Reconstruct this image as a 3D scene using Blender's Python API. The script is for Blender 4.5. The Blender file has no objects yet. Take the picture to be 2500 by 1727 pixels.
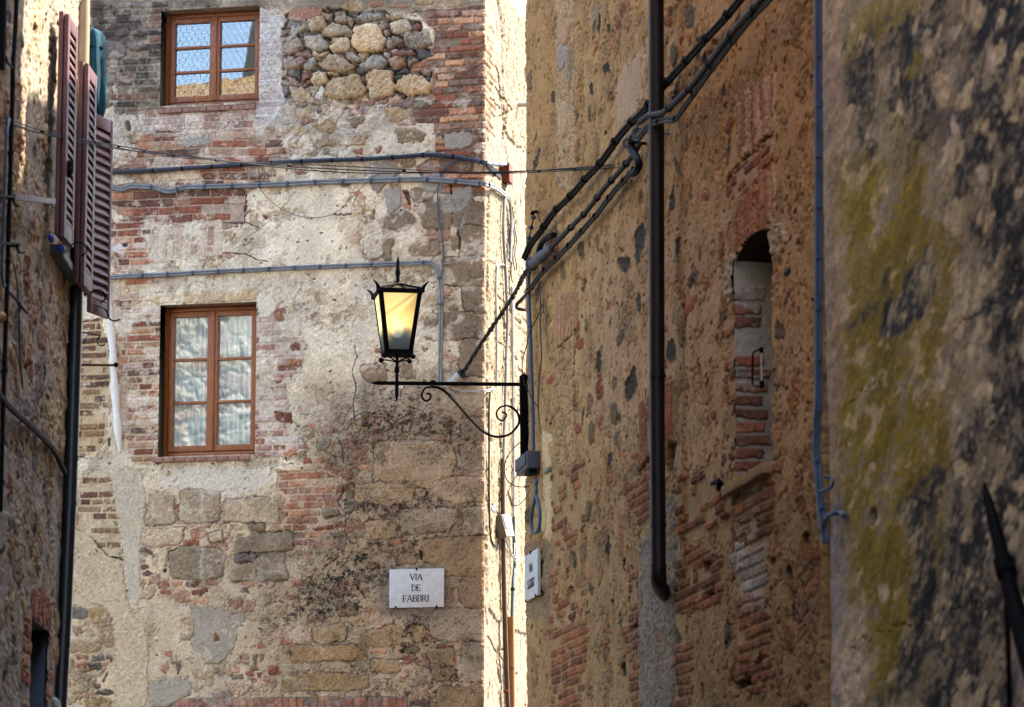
import bpy, math, random
import numpy as np
from mathutils import Vector, Matrix

random.seed(7)
f32 = np.float32
# ------------------------------------------------------------------ camera model (pixels of the 2500 x 1727 photograph)
F = 8456.0
PIT = math.atan(1430.0 / F)
CP, SP = math.cos(PIT), math.sin(PIT)
CAM = np.array([0.0, 0.0, 1.6])

def ray(x, y):
    a, b = (x - 1250.0) / F, (863.5 - y) / F
    return np.array([a, CP - b * SP, SP + b * CP])

def project(X, Y, Z):
    Z = Z - CAM[2]
    d = Y * CP + Z * SP
    up = -Y * SP + Z * CP
    return 1250.0 + F * X / d, 863.5 - F * up / d

def at_depth(x, y, Y):
    r = ray(x, y)
    return CAM + r * (Y / r[1])

class Plane:
    """vertical (or slightly battered) wall plane: O + u U + v V, N points to the street"""
    def __init__(s, O, U, V, N):
        s.O, s.U, s.V = np.array(O, float), np.array(U, float), np.array(V, float)
        n = np.cross(s.U, s.V); n /= np.linalg.norm(n)
        s.N = n if np.dot(n, N) > 0 else -n
    def at(s, x, y, off=0.0):
        r = ray(x, y); o = s.O + s.N * off
        t = np.dot(o - CAM, s.N) / np.dot(r, s.N)
        return CAM + r * t
    def uv(s, x, y):
        p = s.at(x, y) - s.O
        v = p[2] / s.V[2]
        q = p - s.V * v
        return float(np.dot(q, s.U)), float(v)
    def pt(s, u, v, off=0.0):
        return s.O + s.U * u + s.V * v + s.N * off

def unit2(x, y):
    l = math.hypot(x, y); return np.array([x / l, y / l, 0.0])

UB = unit2(1, -0.208)          # back wall, left to right
DR = unit2(-0.163, 1)          # right wall, near to far
DM = unit2(-0.1293, 1)         # mossy wall, near to far
DL = unit2(-0.014, 1)          # left wall, near to far
UP = np.array([0, 0, 1.0])
c = at_depth(1182, 863, 28.0); PB = Plane([c[0], c[1], 0], UB, UP, [0, -1, 0])
NB = PB.N
PS = Plane([c[0], c[1], 0], -NB, UP, UB)                 # return face of the back house, going away from us
c = at_depth(1284, 863, 26.0); PR = Plane([c[0], c[1], 0], -DR, UP, [-1, 0, 0])   # u grows towards us
c = at_depth(2015, 1000, 17.1); PM = Plane([c[0], c[1], 0], -DM, UP, [-1, 0, 0])
c = at_depth(176, 1000, 22.0); PL = Plane([c[0] - 0.012 * 6, c[1], 0], -DL, [0.012, 0, 1.0], [1, 0, 0])

# ------------------------------------------------------------------ colour and noise
def lin(c):
    c = np.asarray(c, float) / 255.0
    return np.where(c <= 0.04045, c / 12.92, ((c + 0.055) / 1.055) ** 2.4)

def h2(i, j, seed):
    i = i.astype(np.uint32); j = j.astype(np.uint32)
    n = i * np.uint32(374761393) + j * np.uint32(668265263) + np.uint32((seed * 2246822519 + 3266489917) & 0xffffffff)
    n = (n ^ (n >> np.uint32(13))) * np.uint32(1274126177)
    n = (n ^ (n >> np.uint32(16))) * np.uint32(2654435761)
    n = n ^ (n >> np.uint32(15))
    return (n & np.uint32(0xffffff)).astype(f32) / f32(16777215)

def vnoise(x, y, seed):
    xi = np.floor(x); yi = np.floor(y)
    fx = (x - xi).astype(f32); fy = (y - yi).astype(f32)
    xi = xi.astype(np.int64); yi = yi.astype(np.int64)
    sx = fx * fx * fx * (fx * (fx * 6 - 15) + 10); sy = fy * fy * fy * (fy * (fy * 6 - 15) + 10)
    a = h2(xi, yi, seed); b = h2(xi + 1, yi, seed); cc = h2(xi, yi + 1, seed); d = h2(xi + 1, yi + 1, seed)
    return (a + (b - a) * sx + (cc - a) * sy + (a - b - cc + d) * sx * sy) * 2 - 1

def fbm(x, y, seed, octs=4, gain=0.5):
    s = 0; a = 1.0; t = 0
    for o in range(octs):
        k = 2.03 ** o
        s = s + a * vnoise(x * k + 17.3 * o, y * k - 9.1 * o, seed + o * 31); t += a; a *= gain
    return s / t * 1.6

def worley(x, y, seed):
    xi = np.floor(x).astype(np.int64); yi = np.floor(y).astype(np.int64)
    f1 = np.full(x.shape, 9, f32); f2 = f1.copy(); idv = np.zeros(x.shape, f32)
    for dx in (-1, 0, 1):
        for dy in (-1, 0, 1):
            a = h2(xi + dx, yi + dy, seed); b = h2(xi + dx, yi + dy, seed + 5)
            d = np.sqrt((xi + dx + 0.1 + 0.8 * a - x) ** 2 + (yi + dy + 0.1 + 0.8 * b - y) ** 2).astype(f32)
            m = d < f1
            f2 = np.where(m, f1, np.minimum(f2, d)); idv = np.where(m, h2(xi + dx, yi + dy, seed + 9), idv); f1 = np.where(m, d, f1)
    return f1, f2, idv

def sstep(a, b, x):
    t = np.clip((x - a) / (b - a), 0, 1); return t * t * (3 - 2 * t)

def chaikin(p, n):
    p = np.asarray(p, float)
    for _ in range(n):
        q = np.roll(p, -1, 0)
        p = np.stack([0.75 * p + 0.25 * q, 0.25 * p + 0.75 * q], 1).reshape(-1, 2)
    return p

def rc(p, f=0.14):
    """cut the corners of a block lightly"""
    p = np.asarray(p, float); out = []
    n = len(p)
    for i in range(n):
        a, b, c_ = p[i - 1], p[i], p[(i + 1) % n]
        out += [b + (a - b) * f, b + (a - b) * f * 0.25 + (c_ - b) * f * 0.25, b + (c_ - b) * f]
    return np.array(out)

def poly_sdf(X, Y, poly):
    """signed distance, positive inside"""
    best = np.full(X.shape, 1e12, f32); ins = np.zeros(X.shape, bool)
    n = len(poly)
    for i in range(n):
        ax, ay = poly[i]; bx, by = poly[(i + 1) % n]
        ex, ey = bx - ax, by - ay; l = ex * ex + ey * ey + 1e-9
        wx = X - f32(ax); wy = Y - f32(ay)
        t = np.clip((wx * f32(ex) + wy * f32(ey)) / f32(l), 0, 1)
        dx = wx - t * f32(ex); dy = wy - t * f32(ey)
        best = np.minimum(best, dx * dx + dy * dy)
        if abs(ey) > 1e-9:
            cnd = (Y >= f32(min(ay, by))) & (Y < f32(max(ay, by)))
            ins ^= cnd & (X < f32(ax) + (Y - f32(ay)) * f32(ex / ey))
    return np.where(ins, np.sqrt(best), -np.sqrt(best))

class Wall:
    def __init__(s, plane, u0, u1, v0, v1, du, dv, K, base, seed, ww=0.012, sat=0.92, con=0.0):
        s.p = plane; s.u0, s.v0, s.du, s.dv = u0, v0, du, dv
        s.nu = int(round((u1 - u0) / du)) + 1; s.nv = int(round((v1 - v0) / dv)) + 1
        u = (u0 + du * np.arange(s.nu)).astype(f32); v = (v0 + dv * np.arange(s.nv)).astype(f32)
        s.u, s.v = np.meshgrid(u, v)
        P = [plane.O[k] + plane.U[k] * s.u.astype(float) + plane.V[k] * s.v.astype(float) for k in range(3)]
        x, y = project(*P); s.PX = x.astype(f32); s.PY = y.astype(f32)
        s.H = np.zeros(s.u.shape, f32); s.C = np.empty(s.u.shape + (3,), f32); s.K = K; s.sat = sat; s.con = con; s.seed = seed
        s.C[:] = s.col(base)
        s.n1 = fbm(s.u * 9, s.v * 9, seed + 1, 4); s.n2 = fbm(s.u * 40, s.v * 40, seed + 2, 3)
        s.n3 = fbm(s.u * 9 + 50, s.v * 9, seed + 3, 4); s.n4 = fbm(s.u * 130, s.v * 130, seed + 4, 2)
        gy, gx = np.gradient(s.PY)[0], np.gradient(s.PX)[1]
        kx = np.abs(gx) / du; ky = np.abs(gy) / dv
        s.kx, s.ky = float(np.mean(kx)), float(np.mean(ky))
        s.WX = ((s.n1 + 0.35 * s.n2) * ww * kx).astype(f32); s.WY = ((s.n3 + 0.35 * s.n2) * ww * ky).astype(f32)
        s.hole = np.zeros(s.u.shape, bool)
    def col(s, c):
        a = lin(c); g = a.mean()
        return ((g + (a - g) * s.sat) * s.K * np.array([1.0, 0.99, 0.95])).astype(f32)
    def sl(s, poly, pad):
        xs = [p[0] for p in poly]; ys = [p[1] for p in poly]
        uv = [s.p.uv(x, y) for x in (min(xs) - pad, max(xs) + pad) for y in (min(ys) - pad, max(ys) + pad)]
        us = [(q[0] - s.u0) / s.du for q in uv]; vs = [(q[1] - s.v0) / s.dv for q in uv]
        r = lambda a, n: max(0, min(n, int(a)))
        return (slice(r(min(vs), s.nv), r(max(vs) + 2, s.nv)), slice(r(min(us), s.nu), r(max(us) + 2, s.nu)))
    def sdf(s, poly, warp=1.0, pad=16):
        q = s.sl(poly, pad)
        if s.PX[q].size == 0: return q, None
        return q, poly_sdf(s.PX[q] + warp * s.WX[q], s.PY[q] + warp * s.WY[q], poly)
    def tint(s, poly, c, soft=10, amt=1.0, warp=1.5, nz=0.0, nsc=None):
        q, d = s.sdf(poly, warp, soft + 10)
        if d is None: return
        m = sstep(-soft, soft, d + nz * soft * s.n2[q]) * amt
        s.C[q] += (s.col(c) - s.C[q]) * m[..., None]
    def patch(s, poly, c, h=0.01, bev=3, var=0.08, warp=1.0, rough=0.002, amt=1.0, rnd=1):
        """a sheet of plaster or cement with a ragged edge"""
        q, d = s.sdf(rc(poly, 0.2), warp * 1.5)
        if d is None: return
        d = d + 0.010 * s.kx * (s.n2[q] * 0.8 + 0.5 * s.n4[q])
        m = sstep(-1.6, 1.6, d) * (1 - 0.75 * sstep(0.55, 0.8, s.n1[q] + 0.5 * s.n2[q]))
        if amt < 1: m = m * amt
        cc = s.col(c) * (1 + var * (s.n1[q] * 0.8 + s.n2[q] * 0.9 + s.n4[q]))[..., None]
        s.C[q] += (cc - s.C[q]) * m[..., None]
        hh = h * sstep(-0.5, bev, d) + rough * (s.n2[q] + 0.5 * s.n1[q])
        s.H[q] = s.H[q] * (1 - m) + hh * m
    def stone(s, poly, c, h=0.02, rnd=8.0, gap=3.0, var=0.16, warp=0.7, ch=2, base=0.0, rough=0.004, tilt=0.0, gapc=None):
        q, d = s.sdf(chaikin(poly, ch) if ch >= 0 else rc(poly), warp)
        if d is None: return
        sd = int(abs(poly[0][0] * 13 + poly[0][1] * 7)) % 997
        a = random.uniform(-1, 1) * tilt; b = random.uniform(-1, 1) * tilt
        t = np.clip(d / rnd, 0, 1)
        dome = h * np.sqrt(np.clip(1 - (1 - t) ** 2, 0, 1))
        cx = np.mean([p[0] for p in poly]); cy = np.mean([p[1] for p in poly])
        hh = base + dome + rough * (s.n2[q] + 0.8 * s.n1[q] + 0.5 * s.n4[q]) + (a * (s.PX[q] - cx) + b * (s.PY[q] - cy)) * 1e-3
        m = sstep(-0.7, 0.7, d)
        g = sstep(-gap, 0, d) * (1 - m) * sstep(-0.7, 0.3, s.n3[q] + 0.5 * s.n2[q])
        s.H[q] = s.H[q] * (1 - m) + hh * m - g * min(0.012, h * 0.7)
        if gapc is not None: s.C[q] += (s.col(gapc) - s.C[q]) * (g * 0.85)[..., None]
        nz = var * (s.n1[q] * 0.7 + s.n2[q] * 0.75 + 0.5 * s.n4[q])
        cc = s.col(c) * (1 + nz + random.uniform(-0.06, 0.06))[..., None]
        s.C[q] += (cc - s.C[q]) * m[..., None]
    def bricks(s, poly, pal, mortar, rh=0.062, L=0.29, joint=0.011, base=0.0, bh=0.006, miss=0.08, soldier=False, split=0.35,
               edge=10.0, jit=10.0, slope=0.0, var=0.16, rough=0.0024, warp=1.0, mh=0.0, wob=0.008, smear=0.25):
        q, d = s.sdf(poly, warp, 24)
        if d is None: return
        sd = s.seed * 17 + int(poly[0][0] * 3 + poly[0][1])
        u, v = s.u[q], s.v[q]
        if soldier: a, b = v, u
        else: a, b = u, v
        b = b + slope * a + wob * s.n1[q] * 0.5 + wob * vnoise(u * 2.1, v * 2.1, sd)
        a = a + wob * s.n3[q] * 0.6
        fr = b / rh; row = np.floor(fr).astype(np.int64); fr = fr - row
        f = a / L + h2(row, row * 0, sd + 1) * 3
        i = np.floor(f).astype(np.int64)
        jt = lambda i: 0.45 * (h2(i, row, sd + 2) - 0.5)
        lb = i + jt(i); ub = i + 1 + jt(i + 1)
        lo = f < lb; hi = f > ub
        i = np.where(lo, i - 1, np.where(hi, i + 1, i))
        lb = i + jt(i); ub = i + 1 + jt(i + 1)
        sp = h2(i, row, sd + 3) < split
        mid = lb + (ub - lb) * (0.35 + 0.3 * h2(i, row, sd + 4))
        right = sp & (f > mid)
        ub = np.where(sp & ~right, mid, ub); lb = np.where(right, mid, lb)
        i2 = i * 2 + right
        r1 = h2(i2, row, sd + 5); r2 = h2(i2, row, sd + 6); r3 = h2(i2, row, sd + 7); r4 = h2(i2, row, sd + 8); r5 = h2(i2, row, sd + 9)
        de = np.minimum(np.minimum(f - lb, ub - f) * L, np.minimum(fr, 1 - fr) * rh) - joint * 0.5 * (0.6 + 0.9 * r4) + 0.0028 * s.n2[q] + 0.0016 * s.n1[q]
        reg = d + (r3 - 0.5) * 2 * jit
        keep = (reg > 0) & (r2 > miss)
        # mortar bed of the region
        mm = sstep(-1.0, 1.0, d + 2)
        mc = s.col(mortar) * (1 + 0.12 * s.n1[q] + 0.14 * s.n2[q])[..., None]
        s.C[q] += (mc - s.C[q]) * mm[..., None]
        s.H[q] = s.H[q] * (1 - mm) + (base + mh + 0.0025 * s.n2[q] + 0.002 * s.n1[q]) * mm
        m = sstep(-0.0012, 0.0012, de) * sstep(-1.5, 1.5, reg) * keep
        sm = fbm(u * 11, v * 14, sd + 12, 4) + 0.35 * s.n4[q] + 0.25 * s.n2[q]
        m = m * (1 - 0.85 * sstep(0.62 - smear, 1.0 - smear, sm))
        P = np.array([s.col(c) for c in pal]); k = np.clip(r1 * (len(pal) - 1e-3), 0, len(pal) - 1).astype(int)
        cc = P[k] * (1 + (r5 - 0.5) * 0.3 + var * (0.6 * s.n1[q] + 0.9 * s.n2[q] + 0.5 * s.n4[q]))[..., None]
        hh = base + (bh + (r5 - 0.5) * 0.009) * sstep(-0.001, 0.006, de) + rough * (s.n2[q] + 0.8 * s.n4[q])
        s.C[q] += (cc - s.C[q]) * m[..., None]
        s.H[q] = s.H[q] * (1 - m) + hh * m
    def erode(s, sc, thr, depth, c, amt, seed):
        e = fbm(s.u * sc, s.v * sc, seed, 5, 0.6)
        m = sstep(thr, thr + 0.07, e)
        s.H -= depth * m * (1 - 0.5 * s.n2)
        cc = s.col(c) * (1 + 0.22 * s.n2 + 0.2 * s.n4 + 0.12 * s.n1)[..., None]
        s.C += (cc - s.C) * (m * amt)[..., None]
    def showing(s, poly, pal, su, sv, thr, seed, mix=0.7, h=0.006, soft=25):
        """rubble and brick bats half buried in the render"""
        q, d = s.sdf(poly, 2.0, soft + 10)
        if d is None: return
        f1, f2, idv = worley(s.u[q] * su + 0.45 * s.n1[q], s.v[q] * sv + 0.45 * s.n3[q], seed)
        e = f2 - f1
        cov = (idv - 0.5) * 1.4 + 0.7 * fbm(s.u[q] * 3, s.v[q] * 3, seed + 1, 4) + 0.35 * s.n2[q]
        m = sstep(0.07, 0.16, e + 0.05 * s.n2[q]) * sstep(thr, thr + 0.25, cov) * sstep(-soft, soft, d)
        g = sstep(0.14, 0.02, np.abs(e - 0.04)) * sstep(thr - 0.1, thr + 0.3, cov) * sstep(-soft, soft, d)
        P = np.array([s.col(c) for c in pal]); k = (((idv * 7919) % 1.0) * (len(pal) - 0.01)).astype(int)
        cc = P[k] * (1 + 0.22 * s.n1[q] + 0.25 * s.n2[q] + 0.15 * s.n4[q])[..., None]
        s.C[q] += (cc - s.C[q]) * (m * mix)[..., None]
        s.H[q] += h * m * np.sqrt(np.clip(e * 2, 0, 1)) - 0.008 * g
    def dirt(s, poly, c=(50, 45, 40), soft=30, thr=0.1, amt=0.85, sc=45, seed=0):
        q, d = s.sdf(poly, 2.0, soft + 10)
        if d is None: return
        z = sstep(-soft, soft, d)
        n = 0.6 * s.n2[q] + 0.7 * s.n4[q] + 0.5 * fbm(s.u[q] * sc * 0.4, s.v[q] * sc * 0.4, s.seed + 60 + seed, 3)
        m = sstep(thr - 0.25, thr + 0.5, n + (z - 1) * 1.1) * z * amt * 0.95
        s.C[q] += (s.col(c) - s.C[q]) * m[..., None]
    def crack(s, pts, w=1.2, depth=0.006, c=(60, 48, 40), amt=0.8):
        pts = [np.array(p, float) for p in pts]
        q = s.sl(pts, 10); X = s.PX[q] + 0.8 * s.WX[q]; Y = s.PY[q] + 0.8 * s.WY[q]
        if X.size == 0: return
        best = np.full(X.shape, 1e9, f32)
        for a, b in zip(pts, pts[1:]):
            e = b - a; l = e @ e + 1e-9
            t = np.clip(((X - a[0]) * e[0] + (Y - a[1]) * e[1]) / l, 0, 1)
            best = np.minimum(best, np.hypot(X - a[0] - t * e[0], Y - a[1] - t * e[1]))
        m = (1 - sstep(w * 0.5, w * 1.3, best + 0.5 * s.n2[q])) * (s.n1[q] > -0.75)
        s.H[q] -= depth * m; s.C[q] += (s.col(c) - s.C[q]) * (m * amt)[..., None]
    def blob(s, u, v, ru, rv, c, h, ang=0.0, edge=0.012, var=0.18, rough=0.003, seed=0, sharp=0.0):
        """random pebble / chip / pit in wall metres"""
        r = max(ru, rv) * 1.5
        a0 = max(0, int((u - r - s.u0) / s.du)); a1 = min(s.nu, int((u + r - s.u0) / s.du) + 2)
        b0 = max(0, int((v - r - s.v0) / s.dv)); b1 = min(s.nv, int((v + r - s.v0) / s.dv) + 2)
        if a1 <= a0 or b1 <= b0: return
        q = (slice(b0, b1), slice(a0, a1))
        x = s.u[q] - u + 0.012 * s.n1[q]; y = s.v[q] - v + 0.012 * s.n3[q]
        ca, sa = math.cos(ang), math.sin(ang)
        x, y = (x * ca + y * sa) / ru, (-x * sa + y * ca) / rv
        rr = np.hypot(x, y); th = np.arctan2(y, x)
        g = random.Random(seed)
        lim = 1 + 0.22 * np.cos(2 * th + g.uniform(0, 6)) * g.random() + 0.2 * np.cos(3 * th + g.uniform(0, 6)) * g.random() + 0.12 * np.cos(5 * th + g.uniform(0, 6)) * g.random() + 0.12 * s.n2[q]
        d = (lim - rr) * min(ru, rv)
        m = sstep(-0.003, 0.003, d)
        if c is not None:
            cc = s.col(c) * (1 + var * (0.8 * s.n1[q] + 0.8 * s.n2[q] + 0.4 * s.n4[q]))[..., None]
            s.C[q] += (cc - s.C[q]) * m[..., None]
        t = np.clip(d / edge, 0, 1)
        s.H[q] = s.H[q] + (h * np.sqrt(1 - (1 - t) ** 2) + (rough * s.n2[q] if c is not None else 0)) * m
    def build(s, name, mat, parent=None):
        pl = s.p
        H = s.H.astype(float)
        co = np.empty((s.nv * s.nu, 3), f32)
        for k in range(3):
            co[:, k] = (pl.O[k] + pl.U[k] * s.u + pl.V[k] * s.v + pl.N[k] * H).ravel()
        idx = np.arange(s.nv * s.nu, dtype=np.int32).reshape(s.nv, s.nu)
        qd = np.stack([idx[:-1, :-1], idx[:-1, 1:], idx[1:, 1:], idx[1:, :-1]], -1)
        if np.dot(np.cross(pl.U, pl.V), pl.N) < 0: qd = qd[..., ::-1]
        keep = ~(s.hole[:-1, :-1] & s.hole[1:, 1:] & s.hole[:-1, 1:] & s.hole[1:, :-1])
        qd = qd[keep]
        me = bpy.data.meshes.new(name)
        n = len(qd)
        me.vertices.add(len(co)); me.vertices.foreach_set('co', co.ravel())
        me.loops.add(n * 4); me.loops.foreach_set('vertex_index', qd.ravel().astype(np.int32))
        me.polygons.add(n); me.polygons.foreach_set('loop_start', (np.arange(n) * 4).astype(np.int32))
        me.polygons.foreach_set('loop_total', np.full(n, 4, np.int32))
        me.polygons.foreach_set('use_smooth', np.ones(n, bool))
        at = me.attributes.new('Col', 'FLOAT_COLOR', 'POINT')
        lum = s.C.mean(-1, keepdims=True); mid = float(np.median(lum)); s.C = s.C * (np.clip(lum, 1e-3, None) / mid) ** s.con
        rgba = np.ones((len(co), 4), f32); rgba[:, :3] = np.clip(s.C.reshape(-1, 3), 0.004, 0.92)
        at.data.foreach_set('color', rgba.ravel())
        me.update(calc_edges=True); me.validate()
        o = bpy.data.objects.new(name, me); COL.objects.link(o)
        me.materials.append(mat)
        if parent: o.parent = parent
        return o
# ------------------------------------------------------------------ scene, helpers
for b in (bpy.data.objects, bpy.data.meshes): pass
SC = bpy.context.scene
COL = SC.collection

def world_of(o):
    m = o.matrix_parent_inverse @ o.matrix_basis
    return world_of(o.parent) @ m if o.parent else o.matrix_basis.copy()
def inv(o, parent):
    """parent without moving"""
    o.parent = parent
    o.matrix_parent_inverse = world_of(parent).inverted()

def thing(name, label, cat, loc, group=None):
    o = bpy.data.objects.new(name, None); COL.objects.link(o)
    o.location = Vector([float(t) for t in loc]); o.empty_display_size = 0.1
    o['label'] = label; o['category'] = cat
    if group: o['group'] = group
    return o
def tag(o, label, cat, group=None):
    o['label'] = label; o['category'] = cat
    if group: o['group'] = group
    return o

class MB:
    def __init__(s): s.v, s.f = [], []
    def add(s, vs, fs):
        k = len(s.v); s.v += [tuple(float(t) for t in p) for p in vs]; s.f += [tuple(i + k for i in f) for f in fs]
        return s
    def box(s, o, a, b, c):
        """o corner, a b c edge vectors"""
        o, a, b, c = map(lambda t: np.array(t, float), (o, a, b, c))
        if np.dot(np.cross(a, b), c) < 0: a, b = b, a
        vs = [o, o + a, o + a + b, o + b, o + c, o + a + c, o + a + b + c, o + b + c]
        return s.add(vs, [(3, 2, 1, 0), (4, 5, 6, 7), (0, 1, 5, 4), (1, 2, 6, 5), (2, 3, 7, 6), (3, 0, 4, 7)])
    def cbox(s, ctr, a, b, c):
        ctr, a, b, c = map(lambda t: np.array(t, float), (ctr, a, b, c))
        return s.box(ctr - (a + b + c) / 2, a, b, c)
    def tube(s, pts, r, n=8, cap=True, radii=None):
        pts = [np.array(p, float) for p in pts]
        m = len(pts)
        if m < 2: return s
        T = [pts[min(i + 1, m - 1)] - pts[max(i - 1, 0)] for i in range(m)]
        T = [t / (np.linalg.norm(t) + 1e-12) for t in T]
        ref = np.array([0, 0, 1.0]) if abs(T[0][2]) < 0.9 else np.array([1.0, 0, 0])
        nrm = np.cross(T[0], ref); nrm /= np.linalg.norm(nrm)
        vs, fs = [], []
        for i in range(m):
            nrm = nrm - T[i] * np.dot(nrm, T[i]); nrm /= np.linalg.norm(nrm) + 1e-12
            bn = np.cross(T[i], nrm); rr = radii[i] if radii is not None else r
            for k in range(n):
                a = 2 * math.pi * k / n
                vs.append(pts[i] + rr * (math.cos(a) * nrm + math.sin(a) * bn))
        for i in range(m - 1):
            for k in range(n):
                fs.append((i * n + k, i * n + (k + 1) % n, (i + 1) * n + (k + 1) % n, (i + 1) * n + k))
        if cap: fs += [tuple(range(n))[::-1], tuple((m - 1) * n + k for k in range(n))]
        return s.add(vs, fs)
    def sphere(s, c, r, n=10, m=7, sc=(1, 1, 1)):
        vs, fs = [], []
        for j in range(m + 1):
            t = math.pi * j / m
            for k in range(n):
                a = 2 * math.pi * k / n
                vs.append((c[0] + r * sc[0] * math.sin(t) * math.cos(a), c[1] + r * sc[1] * math.sin(t) * math.sin(a), c[2] + r * sc[2] * math.cos(t)))
        for j in range(m):
            for k in range(n): fs.append((j * n + k, (j + 1) * n + k, (j + 1) * n + (k + 1) % n, j * n + (k + 1) % n))
        return s.add(vs, fs)
    def prism(s, poly, d):
        """3D polygon extruded along d"""
        n = len(poly); a = [np.array(p, float) for p in poly]; d = np.array(d, float)
        vs = a + [p + d for p in a]
        return s.add(vs, [tuple(range(n))[::-1], tuple(range(n, 2 * n))] + [(i, (i + 1) % n, n + (i + 1) % n, n + i) for i in range(n)])
    def build(s, name, mat, parent=None, smooth=True, bevel=0.0, ang=40):
        me = bpy.data.meshes.new(name); me.from_pydata(s.v, [], s.f); me.update()
        import bmesh
        bm = bmesh.new(); bm.from_mesh(me)
        bmesh.ops.remove_doubles(bm, verts=bm.verts, dist=1e-6)
        bmesh.ops.recalc_face_normals(bm, faces=bm.faces)
        if bevel > 0:
            bmesh.ops.bevel(bm, geom=[e for e in bm.edges if e.is_manifold and e.calc_face_angle(0) > 0.6], offset=bevel, segments=2, affect='EDGES', profile=0.6)
        for e in bm.edges: e.smooth = not (e.is_manifold and e.calc_face_angle(0) > math.radians(ang))
        for fc in bm.faces: fc.smooth = smooth
        bm.to_mesh(me); bm.free()
        o = bpy.data.objects.new(name, me); COL.objects.link(o); me.materials.append(mat)
        if parent is not None: inv(o, parent)
        return o

def spline(pts, n=6):
    """Catmull-Rom through 3D points"""
    P = [np.array(p, float) for p in pts]
    if len(P) < 3: return P
    out = []
    for i in range(len(P) - 1):
        p0, p1, p2, p3 = P[max(i - 1, 0)], P[i], P[i + 1], P[min(i + 2, len(P) - 1)]
        for k in range(n):
            t = k / n
            out.append(0.5 * (2 * p1 + (p2 - p0) * t + (2 * p0 - 5 * p1 + 4 * p2 - p3) * t * t + (3 * p1 - p0 - 3 * p2 + p3) * t ** 3))
    out.append(P[-1]); return out

# ------------------------------------------------------------------ materials
def newmat(name):
    m = bpy.data.materials.new(name); m.use_nodes = True
    nt = m.node_tree; b = nt.nodes['Principled BSDF']
    return m, nt, b, nt.nodes, nt.links

def wall_mat(name, fine=60.0, amt=0.28, bump=0.55, dist=0.004, rough=0.92):
    m, nt, b, N, L = newmat(name)
    at = N.new('ShaderNodeAttribute'); at.attribute_name = 'Col'
    tc = N.new('ShaderNodeTexCoord')
    n1 = N.new('ShaderNodeTexNoise'); n1.inputs['Scale'].default_value = fine; n1.inputs['Detail'].default_value = 6; n1.inputs['Roughness'].default_value = 0.7
    L.new(tc.outputs['Object'], n1.inputs['Vector'])
    mr = N.new('ShaderNodeMapRange'); mr.inputs['From Min'].default_value = 0.25; mr.inputs['From Max'].default_value = 0.75
    mr.inputs['To Min'].default_value = 1 - amt; mr.inputs['To Max'].default_value = 1 + amt
    L.new(n1.outputs['Fac'], mr.inputs['Value'])
    mx = N.new('ShaderNodeVectorMath'); mx.operation = 'SCALE'
    L.new(at.outputs['Color'], mx.inputs[0]); L.new(mr.outputs['Result'], mx.inputs['Scale'])
    L.new(mx.outputs['Vector'], b.inputs['Base Color'])
    b.inputs['Roughness'].default_value = rough; b.inputs['Specular IOR Level'].default_value = 0.15
    bp = N.new('ShaderNodeBump'); bp.inputs['Strength'].default_value = bump; bp.inputs['Distance'].default_value = dist
    L.new(n1.outputs['Fac'], bp.inputs['Height']); L.new(bp.outputs['Normal'], b.inputs['Normal'])
    return m

def paint(name, c, rough=0.5, metal=0.0, var=0.15, sc=25.0, spec=0.3, c2=None, stretch=(1, 1, 1), bump=0.1, k=0.6):
    m, nt, b, N, L = newmat(name)
    tc = N.new('ShaderNodeTexCoord'); mp = N.new('ShaderNodeMapping'); mp.inputs['Scale'].default_value = stretch
    n1 = N.new('ShaderNodeTexNoise'); n1.inputs['Scale'].default_value = sc; n1.inputs['Detail'].default_value = 5
    L.new(tc.outputs['Object'], mp.inputs['Vector']); L.new(mp.outputs['Vector'], n1.inputs['Vector'])
    cr = N.new('ShaderNodeValToRGB')
    a = lin(c) * k; e = lin(c2) * k if c2 is not None else a * (1 - var)
    f = a * (1 + var) if c2 is None else a
    cr.color_ramp.elements[0].position = 0.3; cr.color_ramp.elements[1].position = 0.7
    cr.color_ramp.elements[0].color = (*[min(0.95, t) for t in e], 1); cr.color_ramp.elements[1].color = (*[min(0.95, t) for t in f], 1)
    L.new(n1.outputs['Fac'], cr.inputs['Fac']); L.new(cr.outputs['Color'], b.inputs['Base Color'])
    b.inputs['Roughness'].default_value = rough; b.inputs['Metallic'].default_value = metal; b.inputs['Specular IOR Level'].default_value = spec
    if bump:
        bp = N.new('ShaderNodeBump'); bp.inputs['Strength'].default_value = bump; bp.inputs['Distance'].default_value = 0.003
        L.new(n1.outputs['Fac'], bp.inputs['Height']); L.new(bp.outputs['Normal'], b.inputs['Normal'])
    return m

M = {}
M['wall'] = wall_mat('weathered_masonry')
M['wallbig'] = wall_mat('rough_masonry', fine=45, amt=0.25, bump=0.5, dist=0.008)
M['moss'] = wall_mat('mossy_plaster', fine=35, amt=0.18, bump=0.4, dist=0.006)
M['plain'] = paint('plain_plaster', (150, 125, 98), 0.95, var=0.2, sc=3, spec=0.1, k=0.8)
M['wood'] = paint('varnished_chestnut', (198, 108, 38), 0.36, c2=(140, 74, 26), sc=9, spec=0.5, stretch=(14, 14, 1.2))
M['woodh'] = paint('varnished_chestnut_rail', (200, 110, 38), 0.36, c2=(142, 76, 26), sc=9, spec=0.5, stretch=(1.2, 1.2, 14))
M['shutter'] = paint('brown_shutter_paint', (128, 76, 72), 0.55, c2=(100, 58, 56), sc=14, spec=0.4)
M['iron'] = paint('black_iron', (12, 11, 12), 0.7, var=0.4, sc=40, spec=0.05)
M['rust'] = paint('rusty_iron', (150, 82, 50), 0.8, c2=(96, 54, 38), sc=60)
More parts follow.
